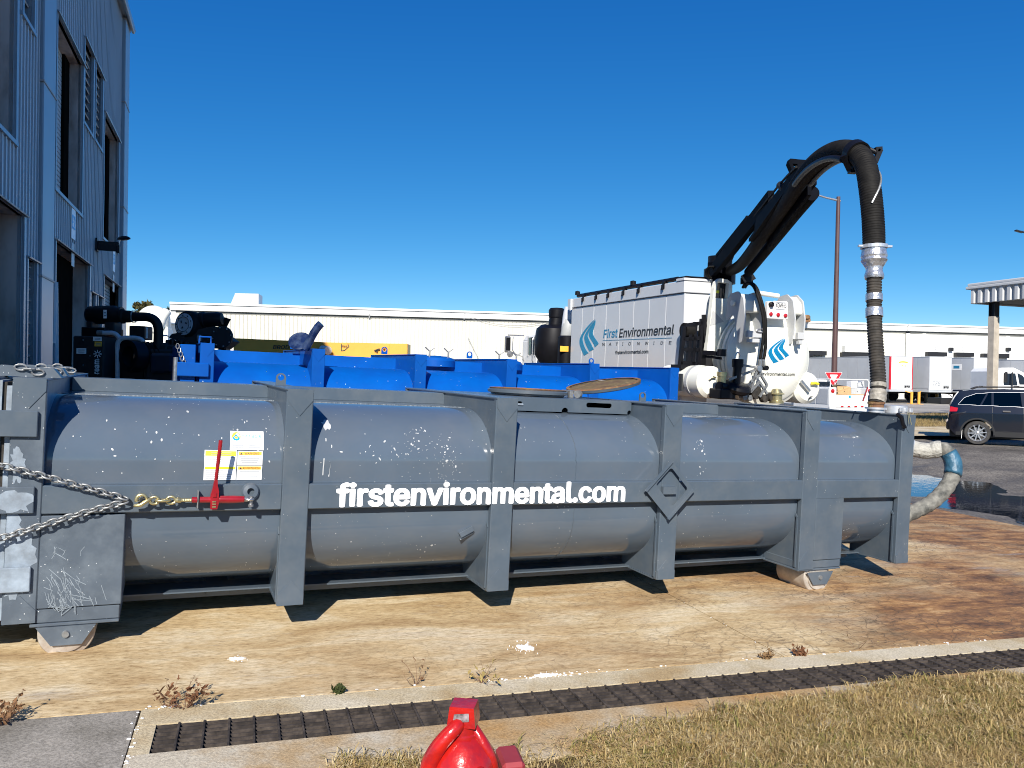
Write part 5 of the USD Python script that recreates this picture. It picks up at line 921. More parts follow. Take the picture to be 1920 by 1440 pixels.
# side equipment: ladder rack, suction arm bracket, left and right reservoirs, trash pump, door struts
def tb(p, q, y, w=.05, m=m_black, name='rack_bar', y2=None): part(vt_, name, bar(tp(*p, y), tp(*q, y if y2 is None else y2), w, w), m)
yr = y0_ - .32
for p, q in (((1282, 612), (1275, 690)), ((1304, 604), (1298, 690)), ((1316, 598), (1309, 684)), ((1284, 610), (1316, 606)), ((1280, 636), (1312, 634)), ((1277, 655), (1310, 656)), ((1275, 680), (1308, 682)), ((1294, 614), (1290, 686)), ((1320, 590), (1322, 642))): tb(p, q, yr, .075)
part(vt_, 'rack_reel', [lathe([(0, -.1), (.16, -.1), (.16, .1), (0, .1)], tp(1289, 620, yr + .1), (1, 0, 0), 18)], m_rub, smooth=30); part(vt_, 'rack_tray', box(tp(1274, 620, yr)[0], tp(1318, 620, yr)[0], yr - .1, yr + .3, tp(1296, 692, yr)[2], tp(1296, 684, yr)[2]), m_black)
part(vt_, 'swing_bracket', [bar(tp(1320, 661, .3), tp(1358, 664, -.1), .1, .09), bar(tp(1324, 668, .3), tp(1352, 672, -.05), .06, .05)], m_black); part(vt_, 'bracket_drum', lathe([(0, 0), (.09, 0), (.09, .14), (0, .14)], tp(1353, 668, -.12), (0, 0, 1), 14), m_black)
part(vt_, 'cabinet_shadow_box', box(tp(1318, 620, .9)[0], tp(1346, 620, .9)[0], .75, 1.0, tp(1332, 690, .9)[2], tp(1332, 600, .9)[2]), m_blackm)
c0 = tp(1335, 717, -.05); rr = 30 * 15.6 / F
part(vt_, 'left_reservoir', lathe([(0, -.03), (rr * .8, -.02), (rr, .05), (rr, 1.6), (0, 1.62)], c0, (0, 1, 0), 36), m_cream, smooth=35); part(vt_, 'reservoir_band', lathe([(rr + .002, .40), (rr + .015, .40), (rr + .015, .5), (rr + .002, .5)], c0, (0, 1, 0), 36), m_canr)
part(vt_, 'reservoir_gauge', [box(c0[0] - rr - .03, c0[0] - rr, .5, .62, c0[2] - .2, c0[2] + .15)], m_ink); part(vt_, 'drain_valve', tube([tp(1330, 711, -.12), tp(1336, 706, -.14), tp(1342, 708, -.12)], .018, 8), m_gold)
c1_ = tp(1515, 728, .0); part(vt_, 'right_reservoir', lathe([(0, -.03), (rr * .8, -.02), (rr * 1.02, .05), (rr * 1.02, 1.6), (0, 1.62)], c1_, (0, 1, 0), 36), m_cream, smooth=35); part(vt_, 'drain_valve', tube([tp(1521, 719, -.08), tp(1528, 718, -.10), tp(1534, 720, -.08)], .03, 8), m_stky); part(vt_, 'strut_bar', bar(tp(1502, 714, -.1), tp(1518, 733, -.1), .05, .05), m_steel)
part(vt_, 'drain_valve', tube([tp(1516, 748, -.06), tp(1520, 744, -.08), tp(1523, 744, -.06)], .012, 6), m_black)
pc_ = tp(1380, 727, -.45)
part(vt_, 'trash_pump', [lathe([(0, -.10), (.20, -.10), (.27, -.06), (.29, 0), (.27, .06), (.20, .10), (0, .10)], pc_, (0.1, -.3, 1), 32), cyl(pc_ + [-.22, 0, 0], pc_ + [-.42, -.05, .02], .10, 16), cyl(pc_ + [0, 0, .08], pc_ + [0.02, 0, .42], .085, 16), cyl(pc_ + [0.02, 0, .40], pc_ + [0.02, 0, .56], .11, 16), box(pc_[0] - .45, pc_[0] - .1, -.6, -.2, pc_[2] - .22, pc_[2] - .02, .02)], m_black, smooth=35)
part(vt_, 'pump_valve', [cyl(pc_ + [-.33, 0, .02], pc_ + [-.33, 0, .24], .085, 16), cyl(pc_ + [-.33, 0, .22], pc_ + [-.33, 0, .30], .10, 16)], m_gold, smooth=30)
part(vt_, 'pump_shackle', tube([pc_ + [.0 - .05 * math.cos(v), -.02, .58 + .11 * math.sin(v)] for v in np.linspace(0, pi, 10)], .014, 6), m_steel)
for p, q in (((1384, 683), (1422, 690)), ((1366, 712), (1420, 692)), ((1420, 690), (1407, 736)), ((1407, 716), (1430, 700)), ((1420, 692), (1438, 722)), ((1438, 722), (1424, 744)), ((1408, 734), (1424, 716)), ((1424, 716), (1438, 738)), ((1424, 676), (1424, 694)), ((1432, 676), (1433, 692))): tb(p, q, -.50, .042, m_galv, 'door_strut')
part(vt_, 'strut_hub', lathe([(0, 0), (.06, 0), (.06, .1), (0, .1)], tp(1425, 691, -.56), (0, 1, 0), 14), m_steel); part(vt_, 'strut_hub', lathe([(0, 0), (.05, 0), (.05, .1), (0, .1)], tp(1438, 690, -.56), (0, 1, 0), 14), m_black)
part(vt_, 'brass_cap', lathe([(.0, .13), (.08, .12), (.12, .05), (.15, .04), (.15, .02), (.11, .015), (.11, -.1), (.14, -.11), (.14, -.16), (0, -.16)], tp(1456, 741, -.45), (0, 0, 1), 20), m_gold, smooth=30)
for k, (px, py, r_) in enumerate(((1416, 736, .13), (1394, 744, .07), (1445, 744, .09), (1404, 746, .06), (1432, 747, .08))): part(vt_, 'valve_body', lathe([(0, -.06), (r_, -.05), (r_, .05), (0, .06)], tp(px, py, -.42), (.2, -1, 0), 16), m_galv if k % 2 else m_rubd, smooth=30)
part(vt_, 'rear_marker', [box(tp(1505, 620, .3)[0], tp(1520, 620, .3)[0], .2, .4, tp(1512, 669, .3)[2], tp(1512, 664, .3)[2], .01), cyl(tp(1505, 672, .2), tp(1515, 668, .2), .05, 10)], m_trimb)
part(vt_, 'chassis', box(-.45, .45, -.2, 11.0, .75, 1.0), m_blackm); part(vt_, 'rear_bumper', box(-1.2, 1.2, -.35, -.2, .55, .8), m_black)
for y in (1.6, 3.0, 10.3):
    for x in (-1.2, .85): part(vt_, 'wheel', lathe([(0, .1), (.28, .1), (.3, .02), (.36, 0), (.50, .03), (.52, .1), (.52, .28), (.36, .33), (0, .25)], (x, y, .52), (1, 0, 0), 28), m_tyre, smooth=30)
# cab
yc0, yc1 = tsd(1007, 640, -1.08)[1], tsd(984, 640, -1.08)[1]; zr = tsd(1000, 618, -1.0)[2]
cab = part(vt_, 'cab', [box(-1.08, 1.08, yc0, yc1 + .25, 1.2, zr - .35, .04), trimesh.convex.convex_hull(np.array([(x, y, zr - .36) for x in (-1.07, 1.07) for y in (yc0 + .01, yc1 + .2)] + [(x, y, zr) for x in (-.85, .85) for y in (yc0 + .1, yc1 - .35)] + [(x, y, zr - .2) for x in (-1.03, 1.03) for y in (yc0 + .02, yc1 + .0)]))], m_white)
part(vt_, 'hood', box(-.95, .95, yc1 + .25, yc1 + 1.7, 1.0, zr - 1.15, .1), m_white)
a_, b_ = tsd(1003, 632, -1.085), tsd(991, 665, -1.085); part(cab, 'door_window', box(-1.10, -1.081, a_[1], b_[1], b_[2], a_[2], .01), m_glass); part(cab, 'window_frame', [box(-1.105, -1.081, a_[1] - .07, a_[1], b_[2] - .05, a_[2] + .05), box(-1.105, -1.081, b_[1], b_[1] + .07, b_[2] - .05, a_[2] + .05)], m_canr, kind='stuff'); part(cab, 'cab_interior', box(-1.079, -1.0, a_[1], b_[1], b_[2], a_[2]), m_shut)
part(cab, 'grab_handle', tube([(-1.13, a_[1] - .02, b_[2] + .55), (-1.17, a_[1] - .02, b_[2] + .5), (-1.17, a_[1] - .02, b_[2] - .2), (-1.12, a_[1] - .02, b_[2] - .25)], .02, 8), m_steel)
mz = lambda py: tp(950, py, yc1)[2]; mx = tp(951, 640, yc1 + .1)[0]
mr = part(vt_, 'mirror', box(mx - .10, mx + .10, yc1, yc1 + .1, mz(661), mz(630), .03), m_steel); part(mr, 'mirror_glass', box(mx - .07, mx + .08, yc1 - .006, yc1 - .001, mz(657), mz(633)), m_black); part(vt_, 'round_mirror', lathe([(0, -.03), (.10, 0), (.11, .03), (0, .04)], (mx + .07, yc1, mz(664)), (0, -1, 0), 18), m_steel, smooth=30)
part(vt_, 'mirror_bracket', [tube([(mx, yc1 + .05, mz(628)), (-1.09, yc1 + .05, mz(628))], .022, 8), tube([(mx + .22, yc1 + .05, mz(629)), (mx + .18, yc1 + .05, mz(640)), (mx + .18, yc1 + .05, mz(656)), (mx + .28, yc1 + .05, mz(663)), (-1.12, yc1 + .05, mz(668)), (-1.09, yc1 + .05, mz(675))], .018, 8)], m_steel)
yk = (yc0 + y1_) / 2
part(vt_, 'exhaust_stack', cyl((-.55, yk + 1.0, 1.2), (-.50, yk + 1.0, tp(1011, 586, yk + 1.0)[2]), .12, 14), mat('stack_metal', (.32, .24, .19), .4, metal=.6, var=.3), smooth=30)
ca = tp(1036, 650, yk); part(vt_, 'air_cleaner', lathe([(0, -.62), (.36, -.6), (.56, -.3), (.58, .1), (.52, .5), (.36, .62), (0, .64)], ca + [0.05, .1, .05], (0, .0, 1), 30), m_black, smooth=40)
part(vt_, 'snorkel', [cyl(ca + [.10, .1, .5], tp(1046, 592, yk) + [.0, .1, 0], .22, 24), lathe([(0, 0), (.24, 0), (.25, .05), (.25, .24), (.20, .30), (0, .32)], tp(1046, 596, yk) + [0, .1, 0], (0, 0, 1), 24)], m_black, smooth=35)
part(vt_, 'air_duct', tube([tp(1071, 578, y1_ + .6), tp(1068, 592, y1_ + .6), tp(1062, 628, y1_ + .6), tp(1061, 645, y1_ + .6)], [.20, .20, .17, .17], 18), m_whitep, smooth=True); part(vt_, 'duct_sleeve', tube([tp(1067.5, 600, y1_ + .6), tp(1062.5, 632, y1_ + .6)], [.205, .19], 18), m_shut, smooth=True)
part(vt_, 'blower_can', lathe([(0, 0), (.26, 0), (.26, .9), (.2, .95), (0, .95)], tp(1061, 690, y1_ + .6), (0, 0, 1), 22), m_black, smooth=30); a_ = tp(1058, 654, y1_ + .33); part(vt_, 'caution_label', box(a_[0] - .13, a_[0] + .13, a_[1], a_[1] + .01, a_[2] - .08, a_[2] + .08), m_stko)
part(vt_, 'deck_box', box(-1.1, 1.1, y1_ + .1, yc0 - .05, .9, tp(1030, 690, yk)[2]), m_blackm)

# boom, in world points read at their distances
def tw(n, m, mt, **k): return part(vt_, n, m, mt, world=True, **k)
part(vt_, 'boom_turret', [lathe([(0, -.1), (.34, -.1), (.34, .22), (.26, .26), (.26, .5), (0, .5)], loc(vt_, P(1349, 524, 16.9)), (0, 0, 1), 24)], m_black, smooth=30)
part(vt_, 'turret_cheek', [box(-.02, .02, -.2, .25, -.3, .5), ][0] if False else xf(box(-.04, .04, -.15, .2, -.28, .30, .02), None, loc(vt_, P(1338, 516, 16.6))), m_navy)
part(vt_, 'turret_cheek', xf(box(-.04, .04, -.15, .2, -.28, .25, .02), None, loc(vt_, P(1362, 518, 16.4))), m_navy)
tw('boom_section', [bar(P(1334, 512, 16.7), P(1446, 372, 12.2), .10, .26)], m_navy)
tw('boom_section', [bar(P(1420, 425, 13.0), P(1502, 322, 10.3), .09, .21)], m_navy)
tw('hose_tray', bar(P(1424, 450, 13.3), P(1506, 342, 10.55), .36, .06), m_navy); tw('tray_side', [bar(P(1441, 458, 13.2), P(1518, 352, 10.5), .05, .20)], m_navy)
tw('boom_rail', [bar(P(1344, 480, 16.4), P(1402, 408, 13.9), .05, .07)], m_navy); tw('boom_rib', [bar(P(1350 + 14 * k, 480 - 17.5 * k, 16.4 - .6 * k), P(1358 + 14 * k, 488 - 17.5 * k, 16.3 - .6 * k), .04, .1) for k in range(4)], m_navy, kind='stuff')
tw('end_bracket', [extr(poly((-.02, -.14), (.16, -.06), (.17, .10), (-.09, .12), (-.11, .06)).difference(poly((-.06, .05), (.10, .04), (.09, -.03), (-.02, -.03))), P(1488, 318, 10.8), (1, 0, 0), (0, 0, 1), .12)], m_navy)
tw('lift_cylinder', [cyl(P(1404, 510, 15.8), P(1512, 376, 11.6), .095, 18), cyl(P(1490, 400, 12.1), P(1522, 362, 11.2), .11, 18)], m_navy, smooth=30); tw('cylinder_lug', [bar(P(1398, 512, 16.0), P(1408, 528, 16.0), .14, .2), bar(P(1392, 527, 16.3), P(1408, 524, 16.0), .1, .14)], m_black)
for k, (dx, dy) in enumerate(((-3, -5), (3, -2), (9, 3))): tw('hydraulic_line', tube(spline([P(1340 + dx, 506 + dy, 16.6), P(1390 + dx, 446 + dy, 14.2), P(1446 + dx, 374 + dy, 12.0), P(1496 + dx, 318 + dy, 10.3)], 20), .018, 6), m_rub)
for m_ in ([extr(poly((-.2, -.2), (.1, -.28), (.26, .1), (.05, .2)), P(1352, 490, 16.3), (1, 0, 0), (0, 0, 1), .05), extr(poly((-.12, -.14), (.12, -.1), (.12, .12), (-.1, .12)), P(1408, 418, 13.8), (1, 0, 0), (0, 0, 1), .05)]): tw('knuckle_plate', m_, m_navy)
tw('loop_hose', [tube(spline([P(1330 + 4 * k, 522, 16.4), P(1324 + 4 * k, 508, 16.3), P(1330 + 4 * k, 500, 16.2), P(1338 + 4 * k, 506, 16.3)], 16), .02, 6) for k in range(2)], m_rub)
tw('saddle', [tube([P(1449, 373, 12.0), P(1462, 379, 11.9), P(1486, 383, 11.8)], .055, 8), tube([P(1462, 346, 11.3), P(1472, 355, 11.2), P(1482, 356, 11.2)], .06, 8)], m_trimb)
hpts = [P(*q) for q in ((1356, 514, 16.9), (1368, 508, 16.3), (1388, 497, 15.2), (1422, 454, 13.4), (1452, 412, 12.2), (1488, 358, 10.75), (1518, 316, 9.85), (1548, 291, 9.15), (1578, 281, 8.65), (1604, 286, 8.35), (1621, 305, 8.18), (1630, 345, 8.06), (1636, 400, 8.0), (1638.5, 462, 7.95))]
n = 1500; hv = spline(hpts, n); arc = np.r_[0, np.cumsum(np.linalg.norm(np.diff(hv, axis=0), axis=1))]
tw('boom_hose', tube(hv, .109 + .0022 * np.sin(arc / .028 * 2 * pi), 20), m_rub, smooth=True)
hs_ = hv[int(n * .56):int(n * .80):14]; dn = []
for i, p in enumerate(hs_): tdir = hs_[min(i + 1, len(hs_) - 1)] - hs_[max(i - 1, 0)]; tdir /= np.linalg.norm(tdir); sd = np.cross(tdir, [0, 0, 1.]); sd /= np.linalg.norm(sd); nn = np.cross(tdir, sd); dn.append((p, sd, nn * (1 if nn[2] < 0 else -1)))
tw('hose_cradle', tube([p + nn * .09 - sd * .10 * (1 if (p + sd - EYE) @ sd > 0 else 1) for p, sd, nn in dn], .035, 8), m_black, smooth=True); tw('hose_cradle', tube([p + nn * .09 + sd * .10 for p, sd, nn in dn], .035, 8), m_black, smooth=True)
for f_ in (.56, .63): i = int(n * f_); tw('hose_strap', tube([hv[i] + .122 * (math.cos(v) * np.array([.7, 0, .7]) + math.sin(v) * np.array([.2, 1, 0])) for v in np.linspace(0, 2 * pi, 14, endpoint=False)], .009, 6, closed=True), m_trimb)
i = int(n * .80); c0 = hv[i]; td = hv[i + 10] - hv[i - 10]; td /= np.linalg.norm(td)
tw('end_collar', lathe([(.108, -.05), (.135, -.05), (.135, .05), (.115, .05)], c0, td, 24), m_black); tw('end_bracket', [cyl(c0 + [.10, 0, .06], P(1645, 287, 8.3), .025, 10), bar(P(1650, 281, 8.3), P(1640, 305, 8.3), .05, .05), bar(P(1641, 281, 8.3), P(1653, 280, 8.3), .05, .05), bar(c0 + [-.13, 0, -.02], P(1596, 318, 8.4), .07, .06), bar(P(1592, 320, 8.4), P(1606, 321, 8.4), .08, .05)], m_black)
st_ = [hv[int(n * s)] + .118 * (math.cos(a_) * np.array([1, 0, 0]) + math.sin(a_) * np.array([0, -1, 0])) for s, a_ in zip(np.linspace(.86, .93, 10), np.linspace(-.1, 2.0, 10))]
tw('safety_cable', tube(st_, .011, 6), m_galv)
# lower hose standing in the grey container's inlet
lh = thing('suction_hose', 'ribbed brown-black suction hose with silver tape hanging from the boom to the grey inlet', 'hose', frame(cw(7.20, .33, 1.6)))
pi_ = cw(7.20, .33, zt + .08); lp = [P(1638.5, 464, 7.95), P(1639, 500, 7.93), P(1639, 540, 7.90), P(1639.5, 600, 7.84), P(1643, 660, 7.76), P(1646.5, 715, 7.68), pi_]
lv = spline(lp, 700); la = np.r_[0, np.cumsum(np.linalg.norm(np.diff(lv, axis=0), axis=1))]
def seg(a_, b_): return lv[int(700 * a_):int(700 * b_)]
def lpt(nm, a_, b_, r, m, **k): part(lh, nm, tube(seg(a_, b_), r if np.ndim(r) == 0 else np.interp(np.linspace(0, 1, len(seg(a_, b_))), np.linspace(0, 1, len(r)), r), 22), m, world=True, smooth=True, **k)
rr_ = .071 + .0036 * np.sin(la / .030 * 2 * pi)
part(lh, 'hose_body', tube(lv[int(700 * .22):], rr_[int(700 * .22):], 22), m_rubd, world=True, smooth=True)
rs = np.random.RandomState(4)
lpt('taped_reducer', .015, .235, [.118, .118, .124, .128, .120, .128, .112, .100, .084, .080, .082, .092, .094, .088], m_tape)
part(lh, 'clamp_ring', [lathe([(.112, 0), (.132, 0), (.132, .035), (.112, .035)], lv[0] + [0, 0, -.01], (0, 0, 1), 26), box(*(lambda c: (c[0] - .17, c[0] + .18, c[1] - .03, c[1] - .0, c[2] - .0, c[2] + .022))(lv[0]), .004)], m_alu, world=True)
lpt('tape_wrap', .335, .375, .082, m_tape); lpt('tape_wrap', .415, .465, .083, m_tape)
lpt('tape_wrap', .855, .885, [.076, .080, .077], m_dtape); lpt('tape_wrap', .90, .985, [.077, .086, .079, .088, .082, .078], m_dtape)
part(lh, 'end_coupling', lathe([(.0, 0), (.072, 0), (.072, .05), (.08, .055), (.08, .075), (0, .08)], pi_ - [0, 0, .05], (0, 0, 1), 22), m_rust, world=True); part(lh, 'red_strap', [bar(pi_ + [-.14, -.02, .03], pi_ + [-.10, -.03, .17], .03, .01)], m_red, world=True)
# ================================================================ RIGHT SIDE
def trailer(name, label, pxl, pyt, Z, marks, red=False, side=m_trl, length=14.6):
    q = P(pxl, pyt, Z); zt_ = q[2]
    t = thing(name, label, 'trailer', frame((q[0], q[1], 0), -19), 'box trailers backed up to the white docks')
    Wt, zb0 = 2.55, 1.18
    part(t, 'body', box(.02, Wt - .02, .03, length, zb0, zt_ - .03), side)
    for k in range(int(length / 1.22)): part(t, 'side_panel', box(.0, .02, .10 + k * 1.22, .10 + (k + 1) * 1.22 - .03, zb0 + .15, zt_ - .1), side)
    part(t, 'nose_panel', box(.10, Wt - .10, .0, .03, zb0 + .05, zt_ - .06), m_trw)
    for x in (0, Wt - .1): part(t, 'corner_post', box(x, x + .10 + (.06 if red and x == 0 else 0), -.015, .10, zb0 - .02, zt_ - .02, .01), m_tred if red else m_trl)
    part(t, 'top_rail', box(-.01, Wt + .01, -.02, length + .02, zt_ - .06, zt_, .01), m_trl); part(t, 'bottom_rail', box(-.01, Wt + .01, -.02, length + .02, zb0 - .16, zb0 + .02, .01), m_trl)
    for x in (.45, Wt - .45): part(t, 'landing_leg', [box(x - .07, x + .07, 2.2, 2.36, .06, zb0 - .15), box(x - .13, x + .13, 2.1, 2.46, .0, .06), bar((x, 2.3, .5), (x, 3.1, zb0 - .2), .05, .05)], m_trimb)
    part(t, 'leg_brace', [bar((.45, 2.28, .45), (Wt - .45, 2.28, 1.0), .05, .05), bar((.45, 2.28, 1.0), (Wt - .45, 2.28, .45), .05, .05)], m_trimb); part(t, 'frame_rail', [box(.6, .75, .8, length, .85, zb0 - .16), box(Wt - .75, Wt - .6, .8, length, .85, zb0 - .16)], m_trimb)
    for y in (length - 3.6, length - 2.3):
        for x in (.05, Wt - .6): part(t, 'wheel', lathe([(0, .1), (.26, .1), (.30, .02), (.48, .02), (.50, .08), (.50, .5), (.48, .55), (0, .5)], (x, y, .5), (1, 0, 0), 20), m_tyre, smooth=30)
    part(t, 'coupling_panel', box(Wt * .62, Wt * .88, -.03, -.001, zb0 + .18, zb0 + .5), m_canr)
    for k in range(3): part(t, 'air_coupling', box(Wt * (.64 + .08 * k), Wt * (.68 + .08 * k), -.10, -.031, zb0 + .22 + .05 * (k % 2), zb0 + .38), m_trimb)
    for s, x, z, h, m in marks: part(t, 'lettering', text(s, (x * Wt, -.004, zb0 + z), (1, 0, 0), (0, 0, 1), h, None, .006, True, .2 if s == 'TFS' else 0), m)
    return t
t1 = trailer('box_trailer', 'grey trailer with red corner posts on its white nose', 1669, 667, 66, [], True)
q = loc(t1, P(1697, 680, 66.3)); part(t1, 'emblem', [extr(sg.Polygon([(q[0] + .55 * math.cos(v), q[2] - .02 + .16 * math.sin(v)) for v in np.linspace(.2, pi - .2, 12)] + [(q[0] + .45 * math.cos(v), q[2] - .06 + .06 * math.sin(v)) for v in np.linspace(pi - .2, .2, 12)]), (0, -.004, 0), (1, 0, 0), (0, 0, 1), .004)], m_stko); part(t1, 'emblem', text('ON US', (q[0] - .3, -.004, q[2] - .33), (1, 0, 0), (0, 0, 1), .16, .6, .004, True), m_stko)
t2 = trailer('box_trailer', 'grey and white trailer lettered TFS, between the red-cornered one and the canopy post', 1743, 668, 66.5, [('TFS', .14, .42, .36, m_inkg)])
t3 = trailer('box_trailer', 'white-nosed trailer half hidden behind the canopy post, blue notice on its side', 1826, 670, 67, [('TFS', .14, .42, .36, m_inkg)])
part(t3, 'notice', box(-.02, -.006, 1.2, 5.4, 3.0, 3.55), m_stkw); part(t3, 'notice_band', [box(-.025, -.021, 1.4 + .9 * k, 2.0 + .9 * k, 3.15, 3.4) for k in range(4)], m_teal, kind='stuff')
t4 = trailer('box_trailer', 'grey trailer side behind the white yard truck at the right edge', 1922, 674, 66, [])
# yellow guard posts
for k, (px, py, lab) in enumerate(((1695.5, 753, 'yellow trailer stand, left of the pair under the red-cornered trailer'), (1709, 752.5, 'yellow trailer stand, right of the pair under the red-cornered trailer'))):
    q = P(px, py, 66 - .0); t = thing('trailer_stand', lab, 'trailer stand', frame((q[0], q[1] - 1.2, 0), -19), 'yellow stands under the trailer nose')
    part(t, 'post', cyl((0, 0, 0), (0, 0, 1.05), .11, 12), m_yel, smooth=30); part(t, 'foot', box(-.25, .25, -.25, .25, 0, .05), m_yel); part(t, 'brace', bar((0, 0, .95), (-.45 if k == 0 else .45, .25, 1.1), .07, .07), m_yel)
for px, lab in ((1736, 'short yellow bollard left of the TFS trailer nose'), (1757, 'short yellow bollard under the TFS trailer nose')): q = P(px, 738, 76); tb_ = thing('bollard', lab, 'bollard', frame((q[0], q[1], 0)), 'short yellow bollards at the docks'); part(tb_, 'post', cyl((0, 0, 0), (0, 0, 1.1), .16, 14), m_yel, smooth=30); part(tb_, 'cap', lathe([(.16, 0), (.14, .05), (0, .08)], (0, 0, 1.1), (0, 0, 1), 14), m_yel, smooth=30)

# light pole with yield sign
q = P(1563, 740, 42); pz = P(1577, 369, 42)[2]
lpole = thing('light_pole', 'tall brown light pole with a short arm, behind the white utility truck', 'light pole', frame((q[0], q[1], 0)))
part(lpole, 'pole', cyl((0, 0, 0), (.03, 0, pz), .165, 16, .10), m_brown, smooth=30); part(lpole, 'base', box(-.3, .3, -.3, .3, 0, .25, .03), m_brown)
a_, b_ = loc(lpole, P(1576, 377, 42)), loc(lpole, P(1521, 362, 42)); part(lpole, 'arm', tube([a_, a_ + (b_ - a_) * .5 + [0, 0, -.03], b_], [.06, .05, .045], 10), m_steel); part(lpole, 'luminaire', xf(box(-.45, .25, -.18, .18, -.08, .08, .04), roty(.2), b_), m_canr)
sg_ = thing('yield_sign', 'red and white triangular yield sign on the brown pole behind the utility truck', 'yield sign', frame(P(1563, 708, 41.75), 0))
def ytri(s, d): return extr(sg.Polygon([(-s, s * .60), (s, s * .60), (0, -s * 1.12)]).buffer(-.03).buffer(.03, 6), (0, d, 0), (1, 0, 0), (0, 0, 1), .006)
part(sg_, 'panel', ytri(.48, .0), m_stkw); part(sg_, 'red_border', ytri(.455, -.007), m_tred); part(sg_, 'white_centre', xf(ytri(.23, -.014), None, (0, 0, .02)), m_stkw); part(sg_, 'lettering', text('YIELD', (-.13, -.016, .05), (1, 0, 0), (0, 0, 1), .075, .26, .003, True), m_tred)
q = P(1934, 700, 48); lp2 = thing('light_pole', 'street lamp whose arm reaches in at the right edge of the picture', 'light pole', frame((q[0], q[1], 0)))
zz_ = P(1934, 445, 48)[2]; part(lp2, 'pole', cyl((0, 0, 0), (0, 0, zz_), .14, 14, .09), m_brown, smooth=30); a_ = loc(lp2, P(1908, 433, 48)); part(lp2, 'arm', tube([(0, 0, zz_ - .05), (-.3, 0, zz_ + .1), a_ + [.5, 0, -.16], a_ + [.3, 0, -.02]], .045, 8), m_trimb); part(lp2, 'luminaire', xf(box(-.16, .34, -.12, .12, -.05, .04, .03), roty(.25), a_), m_trimb)

# utility truck with boxes
ZU = 35.0; q = P(1596, 727, ZU)
ut = thing('utility_truck', 'white utility pickup with side lockers and a pipe rack, beyond the grey container', 'pickup truck', frame((q[0], q[1], 0), -16))
u2 = lambda px, py: loc(ut, hit(px, py, wld(ut, (0, 0, 0)), FR[ut][0][:, 1]))
xl, xr, zt_ = u2(1556, 727)[0], u2(1637, 727)[0], u2(1596, 727)[2]
part(ut, 'locker_body', [box(xl, xl + .36, 0, 2.6, .55, zt_, .02)], m_white); part(ut, 'locker_body', [box(xr - .36, xr, 0, 2.6, .55, zt_, .02)], m_white)
for k in range(3): part(ut, 'locker_door', box(xl - .015, xl - .001, .1 + k * .85, .9 + k * .85, .75, zt_ - .08, .005), m_trl)
part(ut, 'tailgate', box(xl + .37, xr - .37, .02, .08, .6, u2(1596, 740)[2], .01), m_white); part(ut, 'tailgate_rail', box(xl + .37, xr - .37, .0, .10, u2(1596, 740.5)[2], u2(1596, 739)[2]), m_card)
part(ut, 'bed_floor', box(xl + .36, xr - .36, .1, 2.6, .75, .82), m_canr); part(ut, 'bumper', box(xl, xr, -.12, .0, .42, .58, .02), m_white); part(ut, 'tow_bar', box(-.2, .2, -.3, 0, .4, .46), m_trimb)
for px in (1561, 1630): z = u2(px, 733)[2]; part(ut, 'tail_lamp', lathe([(.095, 0), (.09, .03), (0, .04)], u2(px, 733) + [0, -.002, 0], (0, -1, 0), 16), m_tail, smooth=30)
for k, px in enumerate((1579.5, 1592, 1604.5, 1617)): v = u2(px, 762); part(ut, 'reflector', box(v[0] - .07, v[0] + .07, .0, .018, v[2] - .025, v[2] + .02), m_tail)
v = u2(1562, 751); part(ut, 'fuel_label', box(v[0] - .14, v[0] + .14, -.008, -.001, v[2] - .09, v[2] + .09), m_stkw); part(ut, 'lettering', text('TFC', (v[0] - .1, -.0095, v[2] - .05), (1, 0, 0), (0, 0, 1), .09, .2, .003), m_inkg); v = u2(1594, 744); part(ut, 'blue_badge', box(v[0] - .05, v[0] + .05, .012, .019, v[2] - .05, v[2] + .05), m_cyan)
zr_ = u2(1590, 711.5)[2]
part(ut, 'rack', [tube([(xl + .1, .1, zt_), (xl + .1, .1, zr_), (xr - .25, .1, zr_), (xr - .15, .1, zr_ - .1), (xr - .15, .1, zt_)], .025, 8), tube([(xl + .1, 2.4, zt_), (xl + .1, 2.4, zr_), (xr - .15, 2.4, zr_), (xr - .15, 2.4, zt_)], .025, 8), cyl((xl + .1, .1, zr_ + .0), (xl + .1, 2.4, zr_), .022, 8), cyl((xr - .2, .1, zr_), (xr - .2, 2.4, zr_), .022, 8)], m_white)
part(ut, 'cab', [box(xl + .08, xr - .08, 2.7, 4.4, .6, 1.35, .08), trimesh.convex.convex_hull(np.array([(x, y, 1.3) for x in (xl + .1, xr - .1) for y in (2.75, 4.6)] + [(x, y, u2(1590, 714.5)[2] + .05) for x in (xl + .25, xr - .25) for y in (2.9, 4.0)]))], m_white); part(ut, 'rear_window', box(xl + .2, xr - .2, 2.70, 2.76, u2(1590, 725)[2], u2(1590, 716)[2]), m_navycar); part(ut, 'hood', box(xl + .1, xr - .1, 4.4, 5.6, .6, 1.15, .1), m_white)
for y in (1.0, 4.9):
    for x in (xl + .02, xr - .27): part(ut, 'wheel', lathe([(0, .02), (.2, .02), (.24, 0), (.37, .02), (.38, .08), (.38, .2), (.36, .25), (0, .2)], (x, y, .38), (1, 0, 0), 22), m_tyre, smooth=30)
part(ut, 'steps', [box(xl - .02, xl + .25, -.02, -.001, .62, .66)], m_canr)
